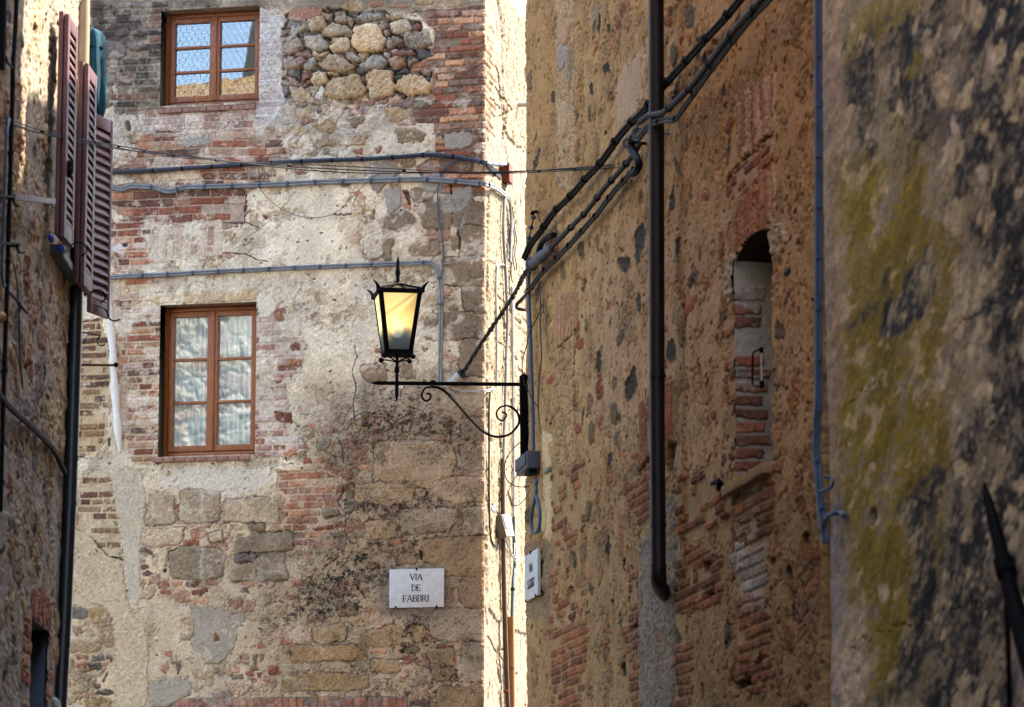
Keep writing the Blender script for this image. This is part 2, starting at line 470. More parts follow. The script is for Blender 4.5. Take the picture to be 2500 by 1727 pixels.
M['darkpipe'] = paint('dark_brown_pipe_paint', (40, 23, 21), 0.5, c2=(28, 17, 16), sc=8, spec=0.2)
M['blackpipe'] = paint('dark_slate_pipe_paint', (38, 37, 42), 0.4, c2=(28, 28, 33), sc=6, spec=0.5)
M['cream'] = paint('cream_pipe_paint', (214, 192, 158), 0.55, c2=(186, 158, 118), sc=5)
M['blue'] = paint('blue_grey_conduit', (82, 104, 130), 0.5, c2=(64, 84, 108), sc=12)
M['grey'] = paint('light_grey_conduit', (158, 158, 156), 0.5, c2=(124, 126, 128), sc=14)
M['navy'] = paint('dark_blue_cable', (36, 44, 62), 0.4, c2=(24, 28, 42), sc=14, spec=0.5)
M['black'] = paint('black_cable', (22, 21, 22), 0.7, c2=(12, 12, 13), sc=25, spec=0.12)
M['brownc'] = paint('weathered_cable', (64, 57, 52), 0.7, c2=(40, 36, 33), sc=30, spec=0.15)
M['white'] = paint('white_plastic', (205, 200, 192), 0.5, c2=(178, 172, 164), sc=10)
M['foam'] = paint('cream_white_foam', (236, 230, 218), 0.7, c2=(220, 208, 186), sc=9, k=0.85)
M['beigebox'] = paint('beige_box_plastic', (124, 114, 100), 0.6, c2=(108, 98, 86), sc=9)
M['greybox'] = paint('grey_box_plastic', (92, 94, 104), 0.55, c2=(76, 78, 88), sc=9)
M['amberpipe'] = paint('ochre_pipe', (176, 128, 66), 0.5, c2=(150, 104, 50), sc=5, stretch=(6, 6, 0.6))
M['brownpipe'] = paint('brown_pipe', (112, 84, 70), 0.5, c2=(84, 62, 52), sc=12)
M['marble'] = paint('white_marble', (222, 219, 214), 0.45, c2=(202, 198, 192), sc=22, spec=0.4, bump=0.05, k=0.68)
M['letter'] = paint('black_letter_paint', (24, 22, 24), 0.6)
M['teal'] = paint('teal_cloth', (18, 96, 112), 0.9, c2=(8, 50, 62), sc=20, stretch=(3, 3, 0.5), bump=0.5)
M['slate'] = paint('grey_sill_stone', (96, 104, 112), 0.6, c2=(78, 84, 92), sc=10)
M['room'] = paint('dark_room', (46, 42, 40), 0.9)
M['curtain'] = paint('lace_curtain', (236, 238, 230), 0.9, c2=(206, 210, 204), sc=14, stretch=(6, 6, 0.5), k=0.95)
M['tile'] = paint('lichened_roof_tile', (206, 168, 110), 0.85, c2=(186, 166, 142), sc=5, bump=0.4)
M['tile2'] = paint('yellow_lichen_tile', (206, 160, 62), 0.85, c2=(176, 150, 128), sc=9, bump=0.4)
M['paving'] = paint('street_paving', (120, 110, 98), 0.9, c2=(96, 88, 80), sc=2)
M['wire'] = paint('galvanised_wire', (88, 84, 80), 0.5, var=0.2, metal=0.4)
M['yellow'] = paint('amber_reflector', (226, 168, 24), 0.4)
M['bluecloth'] = paint('blue_plastic', (34, 70, 170), 0.5)

def glass_mat(name, refl=0.16, tintc=(0.9, 0.93, 0.92)):
    m, nt, b, N, L = newmat(name)
    out = N['Material Output']; N.remove(b)
    t = N.new('ShaderNodeBsdfTransparent'); t.inputs['Color'].default_value = (*tintc, 1)
    g = N.new('ShaderNodeBsdfGlossy'); g.inputs['Roughness'].default_value = 0.012
    tc = N.new('ShaderNodeTexCoord'); nz = N.new('ShaderNodeTexNoise'); nz.inputs['Scale'].default_value = 2.5; nz.inputs['Detail'].default_value = 1
    bp = N.new('ShaderNodeBump'); bp.inputs['Strength'].default_value = 0.03; bp.inputs['Distance'].default_value = 0.01
    L.new(tc.outputs['Object'], nz.inputs['Vector']); L.new(nz.outputs['Fac'], bp.inputs['Height']); L.new(bp.outputs['Normal'], g.inputs['Normal'])
    mx = N.new('ShaderNodeMixShader'); mx.inputs['Fac'].default_value = refl
    L.new(t.outputs[0], mx.inputs[1]); L.new(g.outputs[0], mx.inputs[2]); L.new(mx.outputs[0], out.inputs['Surface'])
    return m
M['glass'] = glass_mat('window_glass', 0.14)

def amber_mat(center):
    """frosted amber glass with a grey bloom round the lamp holder"""
    m, nt, b, N, L = newmat('amber_frosted_glass')
    out = N['Material Output']; N.remove(b)
    tc = N.new('ShaderNodeTexCoord'); nz = N.new('ShaderNodeTexNoise'); nz.inputs['Scale'].default_value = 9; nz.inputs['Detail'].default_value = 3
    L.new(tc.outputs['Object'], nz.inputs['Vector'])
    vm = N.new('ShaderNodeVectorMath'); vm.operation = 'DISTANCE'; vm.inputs[1].default_value = tuple(float(t) for t in center)
    L.new(tc.outputs['Object'], vm.inputs[0])
    ad = N.new('ShaderNodeMath'); ad.operation = 'MULTIPLY_ADD'; ad.inputs[1].default_value = 0.10; L.new(nz.outputs['Fac'], ad.inputs[0]); L.new(vm.outputs['Value'], ad.inputs[2])
    mr = N.new('ShaderNodeMapRange'); mr.interpolation_type = 'SMOOTHSTEP'; mr.inputs['From Min'].default_value = 0.185; mr.inputs['From Max'].default_value = 0.27
    L.new(ad.outputs[0], mr.inputs['Value'])
    def mixc(a_, b_):
        x = N.new('ShaderNodeMix'); x.data_type = 'RGBA'; x.inputs['A'].default_value = (*a_, 1); x.inputs['B'].default_value = (*b_, 1)
        L.new(mr.outputs['Result'], x.inputs['Factor']); return x.outputs['Result']
    d = N.new('ShaderNodeBsdfDiffuse'); L.new(mixc((0.10, 0.12, 0.13), (0.58, 0.52, 0.34)), d.inputs['Color'])  # grey bloom paints the lamp holder's dark shape showing through the glass
    t = N.new('ShaderNodeBsdfTranslucent'); L.new(mixc((0.16, 0.19, 0.22), (0.95, 0.81, 0.52)), t.inputs['Color'])
    g = N.new('ShaderNodeBsdfGlossy'); g.inputs['Roughness'].default_value = 0.12
    tr = N.new('ShaderNodeBsdfTransparent'); L.new(mixc((0.5, 0.55, 0.6), (1, 0.9, 0.66)), tr.inputs['Color'])
    a = N.new('ShaderNodeMixShader'); a.inputs['Fac'].default_value = 0.6
    L.new(d.outputs[0], a.inputs[1]); L.new(t.outputs[0], a.inputs[2])
    c2 = N.new('ShaderNodeMixShader'); c2.inputs['Fac'].default_value = 0.22
    L.new(a.outputs[0], c2.inputs[1]); L.new(tr.outputs[0], c2.inputs[2])
    e = N.new('ShaderNodeMixShader'); e.inputs['Fac'].default_value = 0.06
    L.new(c2.outputs[0], e.inputs[1]); L.new(g.outputs[0], e.inputs[2]); L.new(e.outputs[0], out.inputs['Surface'])
    return m
def emit_mat(name, c, st):
    m, nt, b, N, L = newmat(name)
    b.inputs['Base Color'].default_value = (*c, 1); b.inputs['Emission Color'].default_value = (*c, 1); b.inputs['Emission Strength'].default_value = st
    return m
M['bulb'] = emit_mat('lit_bulb', (1.0, 0.88, 0.66), 1.9)
# ------------------------------------------------------------------ back house: front wall relief
TO = dict(A=(0, 0), B=(600, 0), C=(0, 550), D=(600, 550), E=(0, 1127), F=(600, 1127), G=(1200, 0), H=(1800, 0), I=(1200, 550), J=(1800, 550), K=(1200, 1127), L=(1800, 1127))
def T(t, *p):
    ox, oy = TO[t]
    if len(p) == 1 and not isinstance(p[0], tuple): p = p[0]
    return [(ox + x / 2.66, oy + y / 2.66) for x, y in p]
def S(t, s):
    """'x,y x,y ...' in enlarged tile pixels"""
    return T(t, [tuple(float(k) for k in q.split(',')) for q in s.split()])

WIN_UP = [(394, 23), (637, 16), (632, 247), (389, 262)]
WIN_LO = [(391, 746), (629, 735), (621, 1110), (384, 1118)]

def uvrect(pl, q):
    a = [pl.uv(*p) for p in q]
    return ((a[0][0] + a[3][0]) / 2, (a[1][0] + a[2][0]) / 2, (a[2][1] + a[3][1]) / 2, (a[0][1] + a[1][1]) / 2)

def make_back():
    u0, _ = PB.uv(60, 900); u1 = 0.0
    _, v0 = PB.uv(700, 1800); _, v1 = PB.uv(700, -70)
    W = Wall(PB, u0, u1, v0, v1, 0.0046, 0.0046, 0.83, (214, 192, 158), 11, sat=0.82, con=0.28)
    n1, n2, n3, n4 = W.n1, W.n2, W.n3, W.n4
    # ---- base coat: old plaster
    W.H[:] = 0.010 + 0.0030 * n1 + 0.0024 * n2 + 0.0010 * n4
    lo = fbm(W.u * 1.7, W.v * 1.7, 71, 4)
    W.C *= (1 + 0.10 * n1 + 0.10 * n2 + 0.09 * n4 + 0.12 * lo)[..., None]
    Z = W.tint
    full = lambda *p: list(p)
    # broad colour zones
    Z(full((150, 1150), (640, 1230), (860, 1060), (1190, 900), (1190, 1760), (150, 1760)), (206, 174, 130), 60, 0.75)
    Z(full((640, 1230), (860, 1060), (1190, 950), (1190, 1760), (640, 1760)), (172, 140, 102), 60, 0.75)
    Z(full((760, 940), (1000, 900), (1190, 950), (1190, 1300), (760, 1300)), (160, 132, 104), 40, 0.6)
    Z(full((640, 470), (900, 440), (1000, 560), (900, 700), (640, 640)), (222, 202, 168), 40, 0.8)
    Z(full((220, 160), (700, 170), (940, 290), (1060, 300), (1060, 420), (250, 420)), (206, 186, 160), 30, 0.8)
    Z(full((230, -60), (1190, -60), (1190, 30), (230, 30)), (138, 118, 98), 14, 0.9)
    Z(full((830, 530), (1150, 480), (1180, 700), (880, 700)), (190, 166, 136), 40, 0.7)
    # random pits, chips and tiny pebbles across the plaster
    g = random.Random(3)
    for k in range(1500):
        u = g.uniform(W.u0, 0); v = g.uniform(v0, v1)
        r = g.uniform(0.003, 0.010)
        W.blob(u, v, r * g.uniform(0.8, 2.2), r, g.choice([(104, 86, 68), (120, 98, 76), (150, 96, 70), (226, 212, 190), (140, 116, 90)]), g.choice([-0.008, -0.005, 0.003]), seed=k, edge=0.006)
    W.erode(4.5, 0.42, 0.006, (176, 150, 118), 0.55, 401)
    W.erode(9.0, 0.48, 0.005, (188, 166, 136), 0.5, 402)
    # pale lime wash and grey weathering
    W.C *= (1 + 0.16 * fbm(W.u * 6, W.v * 2.2, 403, 4))[..., None]
    mixp = [(168, 128, 88), (150, 120, 90), (176, 112, 82), (160, 98, 72), (186, 150, 104), (140, 118, 94), (152, 112, 86)]
    W.showing(full((640, 1060), (1190, 960), (1190, 1760), (640, 1760)), mixp, 7, 10, 0.05, 411)
    W.showing(full((140, 1130), (420, 1200), (640, 1300), (640, 1760), (140, 1760)), mixp, 8, 11, 0.22, 412)
    W.showing(full((640, 380), (1190, 380), (1190, 960), (900, 960), (860, 560)), mixp, 6, 8, 0.30, 413, mix=0.6)
    W.showing(full((230, 220), (700, 240), (700, 460), (230, 1100)), mixp, 8, 11, 0.15, 414)
    # ---- upper rubble field
    rub = full((660, 20), (1020, 25), (1060, 150), (1060, 290), (960, 300), (900, 330), (830, 380), (640, 390), (560, 330), (690, 250), (680, 120))
    q, d = W.sdf(chaikin(rub, 1), 1.5)
    m = sstep(-2, 4, d)
    u, v = W.u[q], W.v[q]
    wx = u * 9.0 + 0.35 * n1[q]; wy = v * 12.0 + 0.35 * n3[q]
    f1, f2, idv = worley(wx, wy, 91)
    e = (f2 - f1)
    st = sstep(0.06, 0.16, e)
    pal = np.array([W.col(cc) for cc in [(128, 110, 92), (150, 128, 98), (112, 104, 98), (120, 92, 84), (166, 140, 106), (146, 96, 76), (104, 98, 96)]])
    pc = pal[(idv * 6.99).astype(int)] * (1 + 0.2 * n1[q] + 0.2 * n2[q])[..., None]
    top = sstep(560, 250, W.PY[q]) if False else (1 - sstep(225, 265, W.PY[q] + 25 * n1[q]))
    lime = W.col((204, 186, 162)); dk = W.col((90, 76, 62))
    mort = (lime * (1 - top[..., None]) + dk * top[..., None]) * (1 + 0.15 * n2[q] + 0.1 * n1[q])[..., None]
    cc = mort * (1 - st[..., None]) + pc * st[..., None]
    hh = -0.042 * top + 0.002 + (0.045 * top + 0.006 * (1 - top)) * np.sqrt(np.clip(e * 2.2, 0, 1)) + 0.004 * n2[q] + 0.004 * n1[q]
    W.C[q] += (cc - W.C[q]) * m[..., None]; W.H[q] = W.H[q] * (1 - m) + hh * m
    # lime lumps low in the rubble field
    Z(full((690, 250), (1040, 270), (1060, 320), (900, 350), (830, 395), (640, 400), (600, 330)), (206, 188, 164), 16, 0.6)
    def ST(t, s, c, h=0.026, rnd=9, **k): W.stone(S(t, s), tuple(0.76 * a + 0.24 * b for a, b in zip(c, (174, 150, 118))), h=h, rnd=rnd, **k)
    up = dict(base=0.0, tilt=0.3, gap=4, ch=-1, warp=1.6, rough=0.0065, var=0.22)
    for s, c in [
        ('575,95 640,85 672,112 660,150 580,150', (142, 120, 94)), ('700,110 800,85 830,150 720,155', (107, 99, 94)), ('790,90 890,85 905,130 800,150', (112, 106, 103)),
        ('945,150 1040,110 1080,200 1050,240 950,215', (184, 160, 129)), ('865,140 930,140 935,180 880,200', (131, 99, 94)),
        ('510,185 560,155 650,160 697,230 560,252 508,222', (163, 143, 114)), ('705,190 760,155 870,160 912,270 865,345 740,337 688,290', (205, 164, 107)),
        ('910,255 980,245 1022,290 930,337 905,300', (149, 134, 114)), ('1030,240 1110,205 1200,210 1212,290 1080,322 1018,310', (142, 129, 114)),
        ('385,230 500,225 542,330 450,352 378,310', (163, 150, 134)), ('240,250 340,235 377,330 300,362 238,340', (131, 106, 85)),
        ('560,255 660,250 692,300 660,357 560,360 538,320', (208, 174, 125)), ('453,430 520,363 600,365 717,440 690,475 560,472', (175, 143, 109)),
        ('618,360 690,345 752,385 740,410 650,397', (161, 143, 125)), ('728,440 820,358 880,370 922,410 890,450 780,467', (149, 141, 132)),
        ('400,120 500,105 532,180 420,217', (175, 141, 103)), ('240,385 370,370 392,400 350,450 250,452', (142, 102, 94)), ('388,390 450,380 462,430 420,470 378,440', (140, 125, 112)),
        ('425,480 520,465 537,540 480,560 428,540', (222, 183, 129)), ('530,565 580,500 740,488 784,560 772,622 620,652 528,632', (175, 141, 96)),
        ('788,468 870,450 942,468 987,570 962,632 800,642 783,560', (191, 155, 107)), ('986,545 1020,493 1140,480 1228,550 1202,612 1050,632 983,592', (208, 169, 116)),
        ('430,350 545,348 500,382 430,382', (205, 169, 116)), ('920,390 1020,380 1042,430 980,467 923,440', (166, 113, 82)), ('1040,400 1110,378 1132,410 1050,452', (135, 125, 114)),
        ('330,170 390,150 400,210 340,230', (140, 122, 103)), ('265,195 310,188 310,212 270,218', (184, 141, 85)), ('905,95 1010,90 1025,125 920,135', (175, 136, 94)),
        ('540,280 575,265 560,300 540,305', (198, 162, 112)), ('905,200 940,195 940,235 910,240', (163, 139, 123)), ('1235,520 1300,510 1307,550 1240,562', (201, 164, 116)),
        ('945,340 1080,325 1117,355 960,382', (149, 104, 96)), ('890,350 935,345 935,390 895,385', (175, 162, 156)), ('535,475 600,470 620,485 540,500', (187, 157, 116))]:
        ST('B', s, c, 0.040, 12, **up)
    mid = dict(base=0.002, tilt=0.15, gap=3, ch=-1, warp=1.6, rough=0.005, var=0.2)
    for s, c in [
        ('300,600 370,570 442,640 370,662 298,632', (184, 150, 98)), ('455,600 500,560 532,600 500,660 453,642', (196, 188, 176)), ('410,560 460,540 482,570 430,622', (168, 148, 122)),
        ('533,658 572,655 572,687 533,687', (170, 116, 96)), ('570,655 690,660 642,697 580,692', (150, 120, 88)), ('690,655 737,650 732,690 690,692', (178, 108, 80)),
        ('773,650 847,645 847,680 790,687', (172, 110, 100)), ('863,645 922,640 922,677 865,680', (184, 130, 116)), ('930,640 1012,630 1002,677 935,682', (176, 134, 114)),
        ('1005,655 1102,635 1112,680 1040,707 1003,692', (118, 92, 94)), ('1108,660 1200,655 1212,700 1120,727 1098,702', (132, 126, 104)),
        ('648,700 720,690 732,740 670,757', (176, 118, 102)), ('738,695 802,700 802,747 750,747', (150, 104, 96)), ('498,715 560,690 642,700 642,740 560,865 440,835 458,770', (160, 130, 92)),
        ('330,720 430,700 447,740 420,772 340,767', (194, 164, 118)), ('918,720 980,693 1062,710 1077,750 1000,792 925,782', (184, 146, 96)), ('663,770 760,753 782,800 690,837', (152, 128, 100)),
        ('238,820 380,808 422,850 350,882 250,862', (196, 168, 124)), ('408,870 480,853 572,900 582,960 440,972', (172, 144, 108)), ('578,905 680,868 782,870 777,942 600,952', (180, 148, 104)),
        ('963,850 1080,833 1182,870 1152,922 990,927', (148, 120, 86)), ('258,940 320,908 380,915 372,972 280,972', (160, 120, 66)), ('98,840 190,828 197,870 110,872', (140, 116, 86)),
        ('325,675 400,668 400,695 330,700', (118, 84, 78)), ('450,700 490,690 490,730 455,735', (110, 78, 74)), ('350,775 445,768 445,800 360,805', (170, 118, 92)), ('370,960 455,960 455,1015 375,1015', (184, 160, 136)), ('490,980 600,985 590,1020 500,1015', (160, 136, 110)),
        ('275,985 350,975 350,1010 280,1012', (180, 112, 78)), ('150,935 205,925 205,975 150,975', (166, 98, 66)), ('700,975 770,965 770,1000 720,1005', (160, 92, 70)), ('830,970 875,960 875,1000 840,1005', (176, 104, 80)), ('980,795 1110,790 1105,815 990,815', (170, 122, 100))]:
        ST('B', s, c, 0.016, 7, **mid)
    ST('B', '285,60 500,42 500,112 290,152', (162, 98, 78), 0.012, 4, base=0.0, ch=1)
    for s, c in [('620,15 760,3 772,60 740,87 618,75', (178, 144, 88)), ('790,15 900,5 900,45 800,55', (158, 104, 78)), ('930,35 1075,25 1075,52 935,58', (172, 120, 86)), ('1105,0 1230,-10 1230,35 1110,35', (170, 138, 86)), ('1290,10 1420,0 1420,45 1300,55', (164, 130, 92)), ('1060,65 1140,60 1140,90 1065,92', (150, 112, 78)), ('1190,60 1240,55 1240,78 1195,80', (172, 112, 78))]:
        ST('B', s, c, 0.012, 5, base=0.004)
    # ---- brick fields
    red = [(176, 104, 70), (196, 130, 90), (158, 88, 62), (140, 88, 70), (128, 94, 78), (200, 142, 98), (184, 140, 112), (166, 94, 64)]
    dkb = [(100, 84, 72), (84, 76, 68), (130, 94, 76), (112, 86, 74), (140, 98, 78), (92, 80, 70), (150, 100, 78)]
    pale = [(196, 164, 146), (206, 178, 160), (186, 146, 128), (176, 128, 108), (210, 190, 172), (192, 160, 140)]
    org = [(186, 118, 78), (172, 104, 70), (194, 132, 90), (160, 100, 72), (170, 124, 96)]
    B = W.bricks
    B(S('A', '590,20 1090,15 1090,95 1045,480 1045,740 760,745 620,300 590,250'), dkb, (150, 128, 106), rh=0.062, miss=0.12, joint=0.014, bh=0.008)
    Z(S('A', '580,0 960,0 950,240 800,330 640,330 590,250'), (84, 76, 70), 12, 0.7)
    for s, c in [('745,190 840,185 845,240 760,245', (84, 82, 82)), ('865,190 945,185 945,235 870,235', (80, 80, 84)), ('640,270 800,265 830,350 780,390 640,380', (104, 98, 94)), ('655,480 750,475 760,530 700,550 650,545', (136, 128, 122)), ('640,595 730,600 730,690 670,715 640,700', (122, 112, 98)), ('660,395 715,390 715,440 670,440', (96, 90, 92)), ('690,455 750,450 750,480 700,485', (110, 102, 98)), ('855,280 935,280 930,335 860,335', (96, 92, 90)), ('800,790 840,770 855,850 830,865', (104, 92, 78)), ('820,880 910,880 905,940 820,940', (156, 132, 98))]:
        ST('A', s, c, 0.016, 6, base=0.004)
    W.patch(S('A', '640,740 760,740 760,640 730,560 750,520 770,760 800,900 900,960 740,1060 700,1000'), (196, 176, 150), 0.012)
    B(S('A', '900,745 1700,690 1720,840 1500,860 1300,890 930,890'), pale, (196, 176, 158), rh=0.070, L=0.34, joint=0.010, miss=0.05)
    B(S('A', '910,880 1300,880 1500,855 1700,840 1860,880 1860,1040 1700,1060 1740,1180 1600,1260 1590,1445 880,1460 700,1330 720,1230 900,1190 740,1110 900,1040'), red, (188, 158, 132), rh=0.070, L=0.35, joint=0.010, miss=0.07, bh=0.009, edge=6, smear=0.36, slope=0.02)
    W.patch(S('A', '1130,890 1370,880 1370,945 1140,950'), (176, 164, 150), 0.012)
    B(S('C', '730,0 1000,-40 1010,60 1005,220 1060,230 1150,240 1140,290 770,290 720,150'), red, (196, 172, 146), rh=0.062, miss=0.15, joint=0.013)
    B(S('C', '780,350 1100,345 1110,400 930,450 930,500 1030,520 1075,560 1060,1480 990,1560 900,1560 800,1450 790,1200 770,700 790,450'), red + pale[:4] + [(170, 128, 84), (160, 120, 80)], (204, 174, 136), rh=0.060, L=0.28, joint=0.014, miss=0.12, split=0.5)
    B(S('C', '500,640 660,600 690,760 700,900 720,1200 690,1420 620,1500 510,1510'), [(146, 96, 70), (158, 116, 76), (132, 94, 70), (160, 124, 84), (120, 88, 68)], (196, 164, 118), rh=0.061, joint=0.014, miss=0.12)
    B(S('D', '60,560 210,540 245,500 230,640 240,760 350,760 370,860 375,970 250,990 270,1180 300,1330 390,1450 300,1490 50,1490'), pale + [(180, 128, 104), (170, 110, 84)], (206, 184, 158), rh=0.060, L=0.28, joint=0.010, miss=0.12, split=0.6, jit=14)
    B(S('E', '500,120 720,110 740,260 800,460 800,640 690,640 600,500 510,420'), [(150, 104, 76), (166, 134, 92), (132, 90, 70), (154, 122, 82), (112, 78, 64)], (200, 172, 130), rh=0.060, joint=0.016, miss=0.22)
    B(S('F', '215,60 530,60 640,130 640,450 480,460 430,560 280,560 230,420 270,240 200,190'), org, (198, 166, 128), rh=0.062, L=0.29, joint=0.012, miss=0.12, jit=14)
    B(S('B', '1100,85 1300,70 1555,40 1555,1270 1440,1270 1300,1250 1180,1200 1110,1100 1240,1000 1230,800 1080,790 1080,715 1215,700 1230,520 1210,450 1080,470 1080,430 1210,360 1240,200'), red + [(150, 116, 100), (140, 110, 98)], (150, 124, 102), rh=0.0605, L=0.30, joint=0.012, miss=0.04, bh=0.011, split=0.28, jit=6, edge=5, mh=-0.006, slope=0.0)
    # scattered loose bricks
    def LB(t, *ss):
        for s in ss: W.stone(S(t, s), random.choice(red + org), h=0.007, rnd=3, ch=-1, base=0.006, gap=2, warp=1.8, var=0.26)
    LB('C', '1180,770 1180,775 1181,776', '1780,570 1820,570 1820,605 1785,610')
    LB('E', '830,130 905,112 910,145 835,160', '850,190 945,175 945,255 900,262 860,240', '875,285 930,280 935,305 880,312', '808,470 830,462 845,535 812,545', '545,105 570,95 565,125 545,130',
       '905,570 985,570 985,600 910,605', '905,670 960,665 960,700 910,705', '925,720 985,715 985,755 930,760', '1030,780 1110,780 1110,820 1030,820', '1130,785 1195,780 1195,815 1135,820', '1215,775 1300,775 1300,810 1220,815', '1340,775 1410,770 1410,805 1350,810', '1060,840 1120,835 1125,865 1060,865', '1145,840 1245,835 1245,880 1150,880', '1260,835 1360,830 1355,870 1260,872', '1250,900 1380,885 1385,920 1260,935', '1190,895 1245,890 1245,915 1190,920', '1190,515 1290,510 1290,550 1195,555', '1250,465 1340,460 1340,505 1250,505', '1300,400 1360,400 1360,440 1300,440', '1140,280 1165,280 1160,400 1140,410', '1100,400 1220,395 1220,420 1110,425', '1500,770 1560,770 1560,795 1500,795', '1565,780 1665,775 1660,805 1570,808', '1570,830 1625,825 1630,860 1575,862',
       '1070,1240 1125,1240 1115,1280 1070,1270', '1030,1320 1085,1310 1085,1360 1040,1370', '1150,1300 1190,1310 1170,1390 1150,1380', '1490,1330 1550,1325 1555,1375 1490,1370', '1495,1385 1570,1380 1570,1420 1500,1422', '1580,1400 1660,1395 1700,1430 1640,1440', '1580,1365 1650,1340 1660,1390 1585,1395', '1680,1170 1700,1150 1735,1210 1680,1215', '1740,1330 1810,1320 1820,1380 1745,1385', '1690,1260 1725,1260 1725,1305 1700,1310', '1820,1150 1862,1140 1862,1185 1825,1185', '1540,1245 1570,1245 1570,1275 1545,1280', '1720,1410 1790,1400 1785,1430 1725,1432', '1680,1360 1715,1350 1715,1395 1685,1400', '1400,1100 1415,1100 1425,1170 1385,1170',
       '1080,1500 1240,1495 1250,1530 1085,1532', '1380,1500 1500,1495 1515,1525 1375,1530', '490,1265 570,1260 572,1290 500,1300', '600,1440 670,1435 660,1470 600,1465')
    LB('F', '430,420 560,415 560,445 435,445', '570,408 632,405 632,435 572,438', '395,525 490,518 480,565 400,570', '530,525 575,520 575,560 530,560', '360,585 440,585 435,625 365,625', '290,755 360,750 360,805 290,805', '630,770 665,765 660,795 630,795', '765,815 800,812 800,840 768,842', '725,20 815,15 815,45 730,50', '845,1070 920,1060 920,1095 850,1100', '220,1150 310,1145 310,1185 225,1190', '340,1135 415,1130 415,1185 345,1188', '800,1220 930,1212 925,1250 810,1250', '1010,1260 1085,1258 1080,1285 1010,1285', '1025,1290 1080,1288 1075,1312 1025,1312', '1030,1340 1065,1340 1060,1365 1035,1368', '1030,1490 1060,1490 1060,1515 1032,1515', '1060,1560 1190,1558 1190,1600 1060,1600', '1355,1265 1378,1265 1378,1310 1358,1310', '1230,1195 1370,1190 1365,1215 1235,1220', '260,870 330,860 330,890 300,905', '870,350 905,345 900,380 870,375', '750,855 775,850 770,875 750,880', '1360,745 1390,742 1390,765 1362,765')
    LB('D', '290,765 340,755 350,800 300,815', '255,885 355,880 355,915 260,920', '180,570 225,570 225,608 185,610', '825,810 885,805 885,835 830,835', '1155,795 1195,795 1195,825 1160,825', '405,1290 440,1285 440,1320 410,1322', '200,1210 285,1200 290,1280 205,1280', '250,1460 320,1455 320,1490 255,1490', '370,1510 425,1505 425,1540 375,1545', '460,1510 495,1505 490,1550 465,1552', '720,1560 815,1555 815,1580 725,1590', '925,270 945,270 940,325 925,325', '1015,1295 1030,1290 1030,1350 1015,1355', '795,1370 825,1350 820,1400 795,1405', '1345,750 1385,750 1385,765 1345,768', '180,985 240,980 240,1015 185,1025')
    LB('B', '705,1245 760,1235 765,1260 715,1268', '920,1195 1020,1190 1020,1225 925,1230', '1015,1240 1060,1238 1060,1320 1015,1320', '1030,1330 1090,1325 1085,1350 1030,1352', '1100,1330 1140,1325 1140,1370 1105,1375', '595,1390 705,1385 700,1400 600,1400', '100,1410 140,1410 140,1430 105,1432', '320,1110 405,1100 400,1125 330,1128', '50,1020 120,1015 120,1050 55,1050', '730,1015 800,1010 795,1035 735,1035')
    # ---- ashlar and rough blocks
    tan, gry = (174, 140, 98), (156, 132, 104)
    def AS(t, c, *ss, **k):
        kk = dict(h=0.009, rnd=4, ch=-1, base=0.005, gap=6, var=0.17, rough=0.0036, gapc=(98, 82, 66), warp=1.5); kk.update(k)
        for s in ss: W.stone(S(t, s), c, **kk)
    AS('B', (148, 124, 98), '1340,1310 1560,1300 1560,1478 1340,1472', '1135,1330 1332,1310 1332,1488 1140,1490', '910,1400 1050,1370 1102,1420 1050,1500 918,1490', '1400,1482 1560,1477 1560,1600 1400,1600', '1085,1235 1235,1225 1225,1305 1120,1325 1085,1300')
    AS('B', (150, 122, 86), '755,1390 830,1370 830,1500 790,1520 760,1450', '975,1050 1110,1045 1105,1085 1000,1100', '600,1195 690,1190 680,1215 610,1218')
    AS('D', (150, 126, 98), '1395,10 1560,10 1560,200 1395,196', '1290,210 1560,205 1560,396 1300,386', '1405,402 1560,400 1560,570 1420,574', '1160,582 1560,576 1560,745 1165,750', '1400,752 1560,748 1560,990 1400,990')
    AS('D', (152, 126, 96), '780,80 960,70 952,232 758,226', '1325,70 1390,70 1390,150 1330,150', '1000,890 1085,890 1087,992 1010,986', '1310,525 1380,522 1370,560 1320,555', '1400,1260 1560,1250 1560,1395 1410,1395', '1400,1430 1560,1430 1560,1596 1400,1596')
    AS('D', (166, 138, 104), '1065,150 1250,100 1262,200 1070,196', '750,920 910,900 917,1010 780,1022', '1080,1270 1300,1260 1290,1350 1080,1360')
    AS('D', tan, '832,1420 1000,1400 1362,1412 1356,1705 838,1712', h=0.012)
    AS('F', tan, '700,148 1090,140 1085,286 720,276', '1220,116 1566,102 1566,266 1270,262 1240,200', '775,400 975,380 970,500 770,510', '735,550 870,540 865,600 740,605')
    AS('F', (168, 142, 110), '1000,312 1377,306 1332,456 1000,480', '1415,302 1566,296 1566,482 1415,480', '1200,965 1566,955 1566,1172 1198,1166', '1400,1180 1566,1176 1566,1436 1420,1430')
    AS('F', (162, 128, 86), '1150,510 1566,490 1566,738 1340,750 1150,642', '1420,762 1566,746 1566,940 1430,946 1378,890', '1180,1220 1360,1215 1372,1430 1220,1430', '1250,1470 1566,1455 1566,1640 1230,1640', '590,920 720,900 717,1010 600,1010')
    AS('F', (178, 142, 94), '420,1075 650,1060 660,1170 430,1182', '725,1110 1035,1060 1030,1172 880,1206 730,1182', '1090,1070 1160,1065 1155,1170 1095,1172', '820,1290 1000,1290 1000,1370 818,1376')
    AS('F', (174, 134, 82), '288,1200 710,1200 782,1240 700,1302 290,1302', '238,1400 400,1375 800,1390 802,1480 250,1500')
